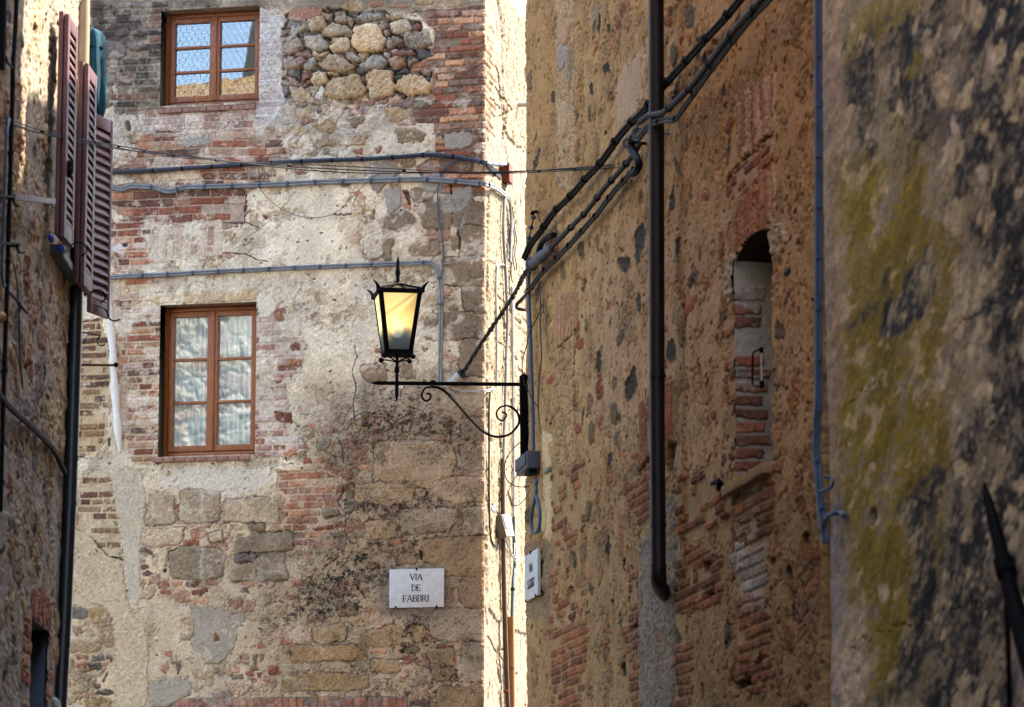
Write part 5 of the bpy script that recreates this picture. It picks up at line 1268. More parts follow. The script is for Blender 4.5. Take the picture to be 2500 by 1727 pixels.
# --- back wall cables
t = cable('power_cable', 'thick dark blue cable clipped across the back wall under the upper window', 'cable',
    [(PP(PB, '258,421 330,418 400,415 500,408 600,402 760,393 900,388 1000,381 1060,378 1130,386 1176,396', 0.045) + PP(PS, '1190,399 1215,401 1238,402', 0.05), 0.019)], M['navy'], clips=0.26, clipmat=M['black'], clipr=0.0205)
cable('twin_conduit', 'pair of light grey conduits running below the thick dark blue cable', 'conduit',
    [([p + UP * dz + NB * 0.0 for p in PP(PB, '266,452 285,460 302,461 320,455 345,456 380,459 405,467 425,466 450,458 500,456 600,453 700,449 800,444 900,441 1000,438 1040,438 1100,442 1168,448', 0.035)] +
      [p + UP * dz for p in PP(PS, '1184,450 1205,456 1228,472 1243,490', 0.045)] + [p + PS.U * dz * 1.5 for p in PP(PS, '1248,520 1249,560 1246,640', 0.045)], 0.011) for dz in (0.011, -0.011)],
    M['grey'], clips=0.24, clipmat=M['blue'], clipr=0.026, cliplen=0.018)
cable('twin_conduit', 'pair of light grey conduits above the lower window that bends down beside the lamp', 'conduit',
    [([p + UP * dz for p in PP(PB, '250,679 320,674 400,671 500,665 600,660 700,655 800,651 900,647 1000,643 1045,641 1060,648', 0.032)] + [p + UB * dz for p in PP(PB, '1070,668 1075,690 1077,740 1076,800 1075,870 1074,935', 0.032)], 0.0095) for dz in (0.0095, -0.0095)],
    M['grey'], clips=0.22, clipmat=M['blue'], clipr=0.0225, cliplen=0.015)
cable('thin_conduit', 'thin blue grey wire hanging down from the dark cable to the right of the lamp', 'wire',
    [(PP(PB, '1140,389 1110,394 1085,412 1072,440 1068,480 1071,530 1078,570 1082,610 1081,650 1077,690', 0.028), 0.006)], M['blue'])
cable('loop_wire', 'thin slack wire looping down over the plaster between the two windows', 'wire',
    [(PP(PB, '606,398 622,440 650,480 690,512 740,530 790,530 830,512 870,470 905,436 935,422', 0.04), 0.0028)], M['wire'])
cable('loop_wire', 'small tangled wire loop hanging beside the brick field under the dark cable', 'wire',
    [(PP(PB, '600,400 612,430 626,446 634,430 630,400 650,386 690,384 720,396 760,412 800,424', 0.035), 0.0028)], M['wire'])
cable('white_wire', 'thin white wire passing behind the lamp finial to the house corner', 'wire',
    [(PP(PB, '920,644 960,648 1020,648 1090,644 1140,633 1176,622', 0.03) + PP(PS, '1190,624 1215,640', 0.03), 0.0035)], M['white'])
def span(s, Ys):
    out = []
    for q, Y in zip(s.split(), Ys):
        x, y = map(float, q.split(',')); out.append(at_depth(x, y, Y))
    return out
ys = [18.15, 18.6, 19.6, 21.0, 22.6, 24.0, 25.0, 25.7, 26.1, 26.2, 26.0, 25.6, 24.05, 22.3]
sp = span('-6,296 30,306 100,325 200,341 300,358 400,375 500,388 620,401 760,410 900,417 1060,422 1200,423 1380,412 1512,402', ys)
cable('span_wire', 'bundle of thin dark wires strung across the street from left house to right house', 'wire',
    [(sp, 0.0042), ([p + np.array([0, 0, 0.016 * math.sin(i * 1.3) - 0.008]) for i, p in enumerate(sp)], 0.0038), ([p + np.array([0.0, 0, 0.022 * math.sin(i * 0.8 + 1) + 0.004]) for i, p in enumerate(sp)], 0.0032)], M['black'], clips=0.95, clipmat=M['black'], clipr=0.010, cliplen=0.03, maxclip=12)
# --- sunlit corner conduits
cable('wall_conduit', 'light grey conduit rising up the sunlit corner to the dark bracket', 'conduit',
    [(PP(PS, '1238,445 1233,480 1229,560 1233,640 1236,700 1239,790 1236,880 1233,1000 1230,1100 1229,1180 1227,1250', 0.04), 0.013)], M['grey'], clips=0.62, clipmat=M['white'], clipr=0.016, cliplen=0.03)
for i, (dx, ya, yb) in enumerate(((0, 498, 720), (5, 506, 690), (9, 515, 660), (14, 540, 660))):
    cable('drop_wire', 'one of the thin wires hanging in a bunch on the sunlit corner', 'wire',
        [(PP(PS, ' '.join('%g,%g' % (1245 + dx + 2.5 * math.sin(k * 1.7 + i), ya + (yb - ya) * k / 7) for k in range(8)), 0.03 + 0.01 * i), 0.0045)], M['brownc'], group='thin wires on the sunlit corner')
cable('wall_conduit', 'white conduit pair at the outer edge of the sunlit corner above the beige box', 'conduit',
    [([p + PS.U * dz for p in PP(PS, '1250,700 1251,800 1252,900 1253,1000 1254,1100 1254,1180 1254,1260', 0.035)], 0.009) for dz in (0.0, 0.045)], M['white'], clips=0.6, clipmat=M['grey'], clipr=0.02, cliplen=0.02)
cable('wall_conduit', 'thin white conduit with hooked top on the sunlit corner left of the grey conduit', 'conduit',
    [(PP(PS, '1240,652 1222,646 1214,660 1211,720 1213,800 1213,880 1212,945', 0.03), 0.009)], M['white'])
cable('wall_conduit', 'thin brown conduit at the left edge of the sunlit corner, hooked at its foot', 'conduit',
    [(PP(PS, '1197,945 1194,1000 1194,1100 1194,1200 1196,1290 1200,1320 1208,1332 1214,1330', 0.025), 0.008)], M['brownc'])
cable('wall_conduit', 'dark blue conduit with cable ties low on the sunlit corner above the ochre pipe', 'conduit',
    [(PP(PS, '1254,1262 1255,1330 1257,1380 1255,1400 1252,1430 1251,1470 1250,1512', 0.05), 0.014)], M['blue'], clips=0.4, clipmat=M['black'], clipr=0.02)
t = thing('pipe', 'slim brown pipe standing left of the ochre pipe on the sunlit corner', 'pipe', PS.at(1233, 1727, 0.05))
MB().tube(spline(PP(PS, '1227,1120 1228,1250 1230,1400 1234,1560 1240,1730 1244,1850', 0.045), 4), 0.021, 10).build('pipe_run', M['brownpipe'], t)
MB().tube([PS.at(1236.5, 1685, 0.045), PS.at(1236.7, 1692, 0.045)], 0.027, 10).build('collar', M['rust'], t)
t = thing('pipe', 'ochre yellow protective pipe at the foot of the sunlit corner', 'pipe', PS.at(1250, 1727, 0.05))
MB().tube(PP(PS, '1247,1506 1248.5,1600 1250,1730 1251,1850', 0.055), 0.030, 12).build('pipe_run', M['amberpipe'], t)
MB().tube(PP(PS, '1247.9,1629 1248,1632', 0.055), 0.0315, 12).build('collar', M['brownpipe'], t)
# bracket where the dark cable turns
t = thing('cable_bracket', 'rusty iron cable bracket at the end of the thick dark cable on the sunlit corner', 'bracket', PS.at(1236, 430, 0.0))
mb = MB(); q = PS.at(1237, 425, 0.04); mb.cbox(q, PS.U * 0.16, PS.N * 0.08, UP * 0.16); mb.build('bracket_block', M['rust'], t, bevel=0.006)
mb = MB(); q = PS.at(1205, 416, 0.02); mb.cbox(q, PS.U * 0.55, PS.N * 0.012, UP * 0.045); mb.build('strap', M['brownc'], t)
t = thing('pipe_stub', 'short white pipe stub poking out high on the sunlit corner', 'pipe', PS.at(1258, 262, 0))
MB().tube([PS.at(1254, 256, -0.02), PS.at(1254, 256, -0.02) + PS.N * 0.11 - UP * 0.005], 0.02, 12).build('pipe_run', M['white'], t); MB().tube([PS.at(1254, 256, -0.02) + PS.N * 0.105 - UP * 0.005, PS.at(1254, 256, -0.02) + PS.N * 0.125 - UP * 0.006], 0.023, 12).build('collar', M['white'], t)
# beige box
t = thing('junction_box', 'tilted beige junction box with trailing white wires on the sunlit corner', 'junction box', PS.at(1228, 1285, 0))
q = PS.at(1231, 1285, 0.05); ax = (PS.U * 0.9 + UP * 0.12); ax /= np.linalg.norm(ax); az = np.cross(PS.N, ax); az = az if az[2] > 0 else -az
tl = az * 0.97 + PS.N * -0.2; tl /= np.linalg.norm(tl); fn = np.cross(ax, tl); fn = fn if np.dot(fn, PS.N) > 0 else -fn
MB().cbox(q, ax * 0.34, tl * 0.19, fn * 0.07).build('box_body', M['beigebox'], t, bevel=0.006)
MB().cbox(q + fn * 0.038 + tl * 0.03, ax * 0.30, tl * 0.11, fn * 0.006).build('lid', M['beigebox'], t, bevel=0.002)
for i in range(4):
    MB().tube(spline([q - tl * 0.1 + ax * (0.05 * i - 0.1), q - tl * (0.2 + 0.03 * i) + ax * 0.02 * i, q - tl * (0.25 + 0.02 * i) + ax * (0.12 + 0.05 * i), q - tl * 0.15 + ax * (0.25 + 0.04 * i)], 6), 0.0035, 5).build('lead', M['white'], t)
t = thing('bracket_plate', 'small pale mounting plate fixed just above the beige junction box', 'plate', PS.at(1204, 1243, 0.01))
MB().cbox(PS.at(1204, 1243, 0.015), PS.U * 0.22, UP * 0.05, PS.N * 0.01).build('plate', M['greybox'], t, bevel=0.003); MB().cbox(PS.at(1204, 1243, 0.022), PS.U * 0.10, UP * 0.02, PS.N * 0.008).build('label_strip', M['white'], t)

# --- right wall cable bundles
b1 = 'TT'
P1 = PP(PR, '1282,632 1297,600 1324,564 1355,520 1395,481 1430,440 1463,406 1490,370 1512,338 1540,305 1561,286 1583,262 1605,232 1625,210 1655,176 1689,139 1725,98 1764,56 1801,12 1830,-25', 0.07)
cable('cable_bundle', 'uppermost black cable bundle climbing the ochre wall and passing behind the brown downpipe', 'cable',
    [(P1, 0.017), (offs(P1, [0, 0, 0.026]), 0.012), (offs(P1, [-0.02, 0, 0.008]), 0.010)], M['black'], clips=0.55, clipmat=M['black'], clipr=0.03, cliplen=0.025)
P2 = PP(PR, '1345,606 1365,586 1400,549 1426,523 1450,493 1474,462 1500,433 1527,402 1548,374 1562,352', 0.08)
cable('conduit_run', 'thick grey brown conduit from the cable joint up to the iron hooks', 'conduit', [(P2, 0.018)], M['brownc'], clips=0.5, clipmat=M['black'], clipr=0.026)
P2b = PP(PR, '1562,299 1568,294 1583,283 1600,279 1617,276 1630,267 1647,252 1689,210 1738,147 1786,83 1839,23 1862,-5 1880,-26', 0.17)
cable('conduit_run', 'thick grey brown conduit crossing in front of the brown downpipe, top right', 'conduit', [(P2b, 0.019)], M['brownc'], clips=0.55, clipmat=M['black'], clipr=0.026)
P3 = PP(PR, '1286,716 1305,695 1324,670 1360,634 1395,598 1427,562 1459,526 1480,498 1501,470 1527,442 1545,420', 0.06)
cable('twin_cable', 'pair of slim grey cables slanting up the ochre wall below the thick conduit', 'cable',
    [(P3, 0.011), (offs(P3, [0, 0, 0.026]), 0.011)], M['brownc'], clips=0.5, clipmat=M['black'], clipr=0.024, cliplen=0.02)
P3b = PP(PR, '1545,337 1551,342 1560,342 1568,332 1577,319 1595,306 1615,299 1630,298 1644,297 1655,289 1664,276 1700,226 1732,182 1764,139 1800,92 1839,45 1870,14 1893,-10 1910,-28', 0.16)
cable('twin_cable', 'pair of slim grey cables looping in front of the brown downpipe', 'cable',
    [(P3b, 0.010), (offs(P3b, [0, 0, 0.022]), 0.010)], M['brownc'], clips=0.5, clipmat=M['black'], clipr=0.02, cliplen=0.02)
P4 = PP(PR, '1545,338 1542,352 1545,370 1556,388 1560,402 1555,415 1545,424', 0.11)
cable('cable_sleeve', 'short black sleeved cable bend hanging from the iron hook beside the downpipe', 'cable', [(P4, 0.026)], M['black'])
P5 = PP(PR, '1292,712 1286,717', 0.06) + [PR.pt(-0.05, PR.uv(1284, 722)[1], 0.05), PR.pt(-0.14, PR.uv(1284, 738)[1], 0.06), PR.pt(-0.16, PR.uv(1284, 752)[1], 0.05), PR.pt(-0.08, PR.uv(1284, 757)[1], 0.0)]
P5 = PP(PR, '1300,703 1288,715', 0.055) + [at_depth(1281, 724, 26.1), at_depth(1270, 735, 26.25), at_depth(1262, 744, 26.3), at_depth(1263, 753, 26.3), at_depth(1275, 756, 26.3), at_depth(1290, 757, 26.35)]
cable('cable_end', 'brown cable end hooked round the house corner below the cable joint', 'cable', [(P5, 0.014)], M['brownc'])
# second, separate rod line low under the bundle
for (a, b, ring, lab) in (('1642,327', '1560,321', '1556,323', 'upper iron eye hook beside the brown downpipe, ring holding the cables'), ('1584,352', '1536,347', '1532,349', 'lower iron eye hook left of the brown downpipe')):
    t = thing('eye_hook', lab, 'hook', PR.at(*map(float, a.split(',')), 0.0))
    pa = PR.at(*map(float, a.split(',')), -0.02); pb = PR.at(*map(float, b.split(',')), 0.14 if 'upper' in lab else 0.12)
    MB().tube([pa, pb], 0.010, 8).build('rod', M['iron'] if 'lower' in lab else M['greybox'], t)
    rc_ = PR.at(*map(float, ring.split(',')), 0.14 if 'upper' in lab else 0.12); nn = 16
    MB().tube([rc_ + 0.026 * (math.cos(k * 2 * math.pi / nn) * np.array([1, 0, 0]) + math.sin(k * 2 * math.pi / nn) * UP) for k in range(nn + 1)], 0.010, 6).build('ring', M['greybox'], t)
# cable joint
t = thing('cable_joint', 'fat grey cable joint sleeve where the bundles meet near the wall corner', 'cable joint', PR.at(1320, 625, 0.08))
pa, pb = PR.at(1294, 650, 0.08), PR.at(1346, 606, 0.08)
v = pb - pa
MB().tube([pa, pa + v * 0.06, pa + v * 0.1, pa + v * 0.5, pa + v * 0.55, pa + v * 0.6, pa + v * 0.92, pb], 0.04, 12, radii=[0.022, 0.027, 0.040, 0.040, 0.042, 0.038, 0.036, 0.024]).build('sleeve', M['greybox'], t)
MB().tube([pa + v * 0.08, pa + v * 0.13], 0.050, 12).build('band', M['greybox'], t)
mb = MB(); mb.tube(spline(PP(PR, '1318,632 1317,610 1324,592 1338,580 1352,574', 0.05), 6), 0.022, 8); tag(mb.build('cable_loop', M['black']), 'short curved black cable loop standing over the grey cable joint', 'cable')
# insulators
t = thing('insulator_string', 'small iron wall hook with porcelain insulators near the corner of the ochre wall', 'insulator', PR.at(1305, 520, 0))
MB().tube([PR.at(1312, 517, -0.02), PR.at(1300, 519, 0.10), PR.at(1298, 522, 0.10)], 0.012, 8).build('bracket_arm', M['iron'], t)
MB().tube([PR.at(1304, 520, 0.09), PR.at(1297, 560, 0.09), PR.at(1289, 590, 0.08), PR.at(1282, 625, 0.08)], 0.005, 6).build('rod', M['iron'], t)
for x, y in ((1302, 531), (1296, 556), (1291, 581)):
    MB().sphere(PR.at(x, y, 0.09), 0.022, 10, 6, (1, 1, 0.8)).build('insulator', M['greybox'], t)
# braided service cable from the corner down to the back wall
pe = PB.at(1132, 908, 0.07)
p0 = PR.at(1292, 655, 0.08)
path = [p0, at_depth(1276, 678, 26.2), at_depth(1262, 708, 26.5), at_depth(1235, 752, 26.9), at_depth(1205, 795, 27.3), at_depth(1170, 848, 27.7), pe]
sm = spline(path, 10)
tw = []
for k in range(3):
    pts = []
    for i, p in enumerate(sm):
        a = i * 0.75 + k * 2.094
        pts.append(p + 0.010 * (math.cos(a) * np.array([1, 0, 0]) + math.sin(a) * np.array([0, 0.3, 0.95])))
    tw.append((pts, 0.0085))
root = thing('braided_cable', 'twisted brown service cable slanting from the cable joint down behind the lamp arm', 'cable', pe)
for pts, r in tw: MB().tube(pts, r, 6).build('strand', M['brownc'], root)
for i in (3, 6, 9, 12, 15, 24, 33, 42):
    if i < len(sm) - 1:
        q = sm[i]; d_ = np.array([random.uniform(-0.5, 0.3), 0, random.uniform(0.3, 1)]); d_ /= np.linalg.norm(d_)
        mb = MB(); mb.tube([q - (sm[i + 1] - sm[i]) * 0.12, q + (sm[i + 1] - sm[i]) * 0.12], 0.022, 7); mb.build('cable_tie', M['black'], root)
        mb = MB(); mb.tube([q + d_ * 0.015, q + d_ * 0.055], 0.003, 5); mb.build('tie_tail', M['black'], root)
t = thing('cable_gland', 'white cone shaped cable gland with a black end above the lamp arm', 'cable fitting', PB.at(1095, 935, 0))
pa, pb = PB.at(1088, 945, 0.04), PB.at(1127, 913, 0.09); v = pb - pa
MB().tube([pa, pa + v * 0.1, pa + v * 0.8, pb], 0.03, 12, radii=[0.02, 0.032, 0.040, 0.038]).build('cone', M['white'], t)
MB().tube([pb - v * 0.06, pb + v * 0.10], 0.03, 12, radii=[0.042, 0.030]).build('end_cap', M['black'], t)
cable('white_leads', 'bunch of white leads from the white gland to the sunlit corner', 'wire',
    [(PP(PB, '1100,942 1115,950 1135,954 1160,955 1180,952', 0.05) + PP(PS, '1192,952 1205,946', 0.03), 0.0045), (PP(PB, '1098,946 1125,956 1150,957 1180,955', 0.05) + PP(PS, '1194,956 1200,950 1208,953', 0.03), 0.004), (PP(PB, '1090,950 1105,960 1118,975', 0.05), 0.004)], M['white'])
# blue conduit and grey box at the end of the right wall
cable('wall_conduit', 'single blue grey conduit dropping down the end of the ochre wall to the grey box', 'conduit',
    [(PP(PR, '1297,652 1291,672 1290,700 1292,760 1295,830 1297,900 1299,960 1301,1030 1302,1098', 0.05), 0.0145)], M['blue'], clips=0.33, clipmat=M['blue'], clipr=0.0175)
t = thing('junction_box', 'grey electric junction box on the end of the ochre wall beside the lamp bracket', 'junction box', PR.at(1305, 1130, 0))
ua, va = PR.uv(1291, 1165); ub, vb = PR.uv(1320, 1100)
mb = MB(); wx(PR, ua + 0.02, ub - 0.02, va, vb, 0.0, 0.10, mb); mb.build('box_body', M['greybox'], t, bevel=0.008)
mb = MB(); wx(PR, ua + 0.05, ub - 0.05, va + 0.03, vb - 0.01, 0.099, 0.112, mb); mb.build('lid', M['greybox'], t, bevel=0.004)
mb = MB(); wx(PR, (ua + ub) / 2 + 0.02, ub - 0.06, va - 0.035, va, 0.02, 0.08, mb); mb.build('gland', M['black'], t, bevel=0.006)
cable('cable_loop', 'grey cable loop hanging below the grey junction box', 'cable',
    [(PP(PR, '1306,1172 1309,1200 1302,1235 1297,1270 1299,1295 1308,1302 1316,1288 1317,1255 1313,1225 1307,1198 1311,1172', 0.06), 0.013)], M['blue'])
cable('hanging_wire', 'pair of thin grey wires hanging in front of the end of the ochre wall', 'wire',
    [(PP(PR, '1320,690 1319,760 1320,830 1322,870 1316,930 1314,990 1318,1040 1322,1060', 0.05), 0.005), (PP(PR, '1323,690 1326,730 1326,760 1318,780 1322,850', 0.05), 0.004)], M['wire'])
cable('hanging_wire', 'slack black wire curling past the lamp bracket and the grey junction box', 'wire',
    [(PP(PR, '1325,745 1312,775 1292,815 1284,850', 0.09) + [at_depth(1276, 880, 25.8), at_depth(1275, 905, 25.8), at_depth(1280, 935, 25.7)] + PP(PR, '1292,960 1303,980 1314,995', 0.10), 0.004)], M['black'])
cable('hanging_wire', 'wide looping black wire in front of the sunlit corner below the lamp scroll', 'wire',
    [([at_depth(x, y, 26.0 - 0.02 * i) for i, (x, y) in enumerate([(1324, 1048), (1300, 1062), (1270, 1080), (1245, 1105), (1233, 1130), (1233, 1160), (1243, 1178), (1262, 1188), (1290, 1189), (1312, 1184)])], 0.0035)], M['black'])
cable('hanging_wire', 'looping thin grey wire crossing the grey junction box toward the sunlit corner', 'wire',
    [([at_depth(x, y, 25.6) for x, y in [(1322, 1060), (1304, 1092), (1280, 1130), (1258, 1165), (1245, 1190), (1242, 1212), (1250, 1232), (1264, 1234), (1280, 1220), (1296, 1195)]], 0.003)], M['wire'])
# lamp plane: square to the right wall at its end
PN = PR.N
PLM = Plane(PR.pt(0.10, 0, 0), PN, UP, [0, -1, 0])
A_, B_ = PN, (PLM.N if np.dot(PLM.N, [0, -1, 0]) > 0 else -PLM.N)
lamp = thing('wall_lantern', 'black iron street lantern with amber glass on a scrolled wall bracket', 'street lamp', PLM.at(1277, 1030))
def LP(s): return [PLM.at(x, y) for x, y in S('D', s)]
def bar(pa, pb, w, d, tipa=0.0, tipb=0.0, up=None):
    """square bar between two points in the lamp plane, optional pointed ends"""
    pa, pb = np.array(pa), np.array(pb); t = pb - pa; l = np.linalg.norm(t); t /= l
    s_ = np.cross(t, B_); s_ /= np.linalg.norm(s_)
    mb = MB(); rings = []
    st = ([(0, 0.12)] if tipa else []) + [(tipa, 1)] + [(l - tipb, 1)] + ([(l, 0.12)] if tipb else [])
    vs, fs = [], []
    for x, k in st:
        for a, b in ((-1, -1), (1, -1), (1, 1), (-1, 1)): vs.append(pa + t * x + s_ * (a * w / 2 * k) + B_ * (b * d / 2 * k))
    for i in range(len(st) - 1):
        for k in range(4): fs.append((i * 4 + k, i * 4 + (k + 1) % 4, i * 4 + 4 + (k + 1) % 4, i * 4 + 4 + k))
    fs += [(3, 2, 1, 0), tuple(len(vs) - 4 + k for k in range(4))]
    return mb.add(vs, fs)
bar(PLM.at(1278, 912), PLM.at(1281, 1148), 0.058, 0.05, 0.02, 0.05).build('mounting_bar', M['iron'], lamp, bevel=0.003)
ar = bar(PLM.at(1268, 939), PLM.at(903, 935.5), 0.026, 0.026, 0, 0.055); ar.build('arm', M['iron'], lamp, bevel=0.002)
bar(PLM.at(1052, 931), PLM.at(1062, 931), 0.012, 0.034).build('arm_collar', M['iron'], lamp)
sc = spline(LP('1196,1050 1165,1060 1145,1090 1146,1120 1165,1140 1190,1135 1202,1115 1192,1095 1174,1098'), 6)
MB().tube(sc, 0.0085, 6).build('scroll', M['iron'], lamp)
sc = spline(LP('1200,1050 1250,1056 1305,1090 1380,1170 1470,1272 1545,1342 1620,1374 1700,1364 1752,1322 1776,1270 1760,1212 1705,1174 1652,1184 1628,1220 1640,1258 1670,1268 1692,1240 1684,1220 1662,1216'), 6)
MB().tube(sc, 0.0085, 6, radii=[0.010 if i < len(sc) * 0.6 else 0.0075 for i in range(len(sc))]).build('scroll', M['iron'], lamp)
# lantern body, slightly leaning
def lz(y): return PLM.at(970, y)[2]
base = PLM.at(968.5, 981); top = PLM.at(972, 624); lean = (top - base) / (top[2] - base[2])
def LC(y, a=0.0, b=0.0): return base + lean * (lz(y) - base[2]) + A_ * a + B_ * b
def taper(ya, yb, prof, name):
    pts = [LC(y) for y, r in prof]; MB().tube(pts, 0.01, 8, radii=[r for y, r in prof]).build(name, M['iron'], lamp)
taper(0, 0, [(982, 0.002), (968, 0.014), (940, 0.014), (912, 0.012), (908, 0.020), (898, 0.019), (893, 0.012), (866, 0.013)], 'pole')
taper(0, 0, [(694, 0.013), (676, 0.013), (668, 0.021), (660, 0.017), (655, 0.014), (640, 0.013), (634, 0.009), (623, 0.001)], 'finial')
ht, hb = 0.166, 0.107; yt, yb2 = 716, 862
def cor(y, sx, sy, f=1.0):
    k = (y - yt) / (yb2 - yt); h = (ht + (hb - ht) * k) * f
    return LC(y, sx * h, sy * h)
CN = [(-1, -1), (1, -1), (1, 1), (-1, 1)]
for sx, sy in CN:
    mb = MB(); p, q = cor(yt - 2, sx, sy), cor(yb2 + 3, sx, sy)
    vs = []
    for pt, w in ((p, 0.034), (q, 0.034)):
        for a, b in ((0, 0), (-sx * w, 0), (-sx * w, -sy * 0.006), (-sx * 0.006, -sy * 0.006), (-sx * 0.006, -sy * w), (0, -sy * w)): vs.append(pt + A_ * a + B_ * b)
    mb.add(vs, [tuple(range(6)), tuple(range(11, 5, -1))] + [(i, (i + 1) % 6, 6 + (i + 1) % 6, 6 + i) for i in range(6)])
    mb.build('corner_post', M['iron'], lamp)
    # curled ear
    e0 = cor(yt + 6, sx, sy); outd = (A_ * sx + B_ * sy) / math.sqrt(2)
    pts = spline([e0, cor(yt - 4, sx, sy) + outd * 0.004, cor(yt - 12, sx, sy) + outd * 0.022, cor(yt - 19, sx, sy) + outd * 0.056], 6)
    MB().tube(pts, 0.02, 6, radii=[0.022 * (1 - 0.93 * (i / (len(pts) - 1)) ** 1.3) for i in range(len(pts))]).build('ear', M['iron'], lamp)
    # scroll foot
    f0 = cor(yb2 + 2, sx, sy); ball = cor(yb2 + 13, sx, sy) + outd * 0.008
    mb = MB(); mb.sphere(ball, 0.021, 12, 8); mb.build('scroll_foot', M['iron'], lamp)
    MB().tube(spline([ball - outd * 0.01, ball - outd * 0.05 - UP * 0.004, LC(yb2 + 20, sx * 0.02, sy * 0.02) , LC(yb2 + 26)], 6), 0.006, 6).build('scroll_foot', M['iron'], lamp)
def edgebar(y, w, h, name, out=0.004):
    for i in range(4):
        (ax_, ay_), (bx_, by_) = CN[i], CN[(i + 1) % 4]
        p, q = cor(y, ax_, ay_), cor(y, bx_, by_); inn = -(A_ * (ax_ + bx_) / 2 + B_ * (ay_ + by_) / 2)
        mb = MB(); mb.box(p - inn * out - UP * h / 2, q - p, inn * w, UP * h); mb.build(name, M['iron'], lamp)
edgebar(yt + 3.0, 0.014, 0.034, 'top_rail', 0.005); edgebar(yb2 + 1, 0.014, 0.028, 'bottom_rail', 0.003)
mb = MB(); mb.prism([cor(yb2 + 4, a, b, 0.98) for a, b in CN], UP * 0.006); mb.build('base_plate', M['iron'], lamp)
M['amber'] = amber_mat(LC(852))
for i in range(4):
    a, b = CN[i], CN[(i + 1) % 4]
    P4_ = [cor(yt + 4, *a, 0.965), cor(yt + 4, *b, 0.965), cor(yb2 - 3, *b, 0.965), cor(yb2 - 3, *a, 0.965)]
    inn = -(A_ * (a[0] + b[0]) / 2 + B_ * (a[1] + b[1]) / 2)
    MB().prism(P4_, inn * 0.003).build('glass_pane', M['amber'], lamp, smooth=False)
ap = LC(694)
for i in range(4):
    a, b = CN[i], CN[(i + 1) % 4]
    p, q = cor(yt - 2, *a, 0.97), cor(yt - 2, *b, 0.97)
    m_ = [p, q, q + (ap - q) * 0.92, p + (ap - p) * 0.92]
    MB().prism(m_, -UP * 0.003).build('roof_pane', M['glass'], lamp, smooth=False)
    MB().tube([cor(yt - 3, *a, 1.0), ap + UP * 0.004], 0.009, 6).build('roof_rib', M['iron'], lamp)
MB().tube([ap - UP * 0.004, ap + UP * 0.014], 0.024, 10, radii=[0.03, 0.016]).build('cap', M['iron'], lamp)
MB().tube([LC(860), LC(846), LC(842)], 0.03, 12, radii=[0.034, 0.03, 0.026]).build('lamp_holder', M['greybox'], lamp)
MB().sphere(LC(800), 0.052, 14, 10, (1, 1, 1.5)).build('bulb', M['bulb'], lamp)
for y, sgn in ((684, 1), (684, -1), (886, 1), (886, -1), (914, 1), (914, -1), (870, 1), (870, -1)):
    MB().tube([LC(y), LC(y + (9 if y != 886 else -9), sgn * 0.038, 0.01)], 0.0022, 4).build('bird_spike', M['iron'], lamp)

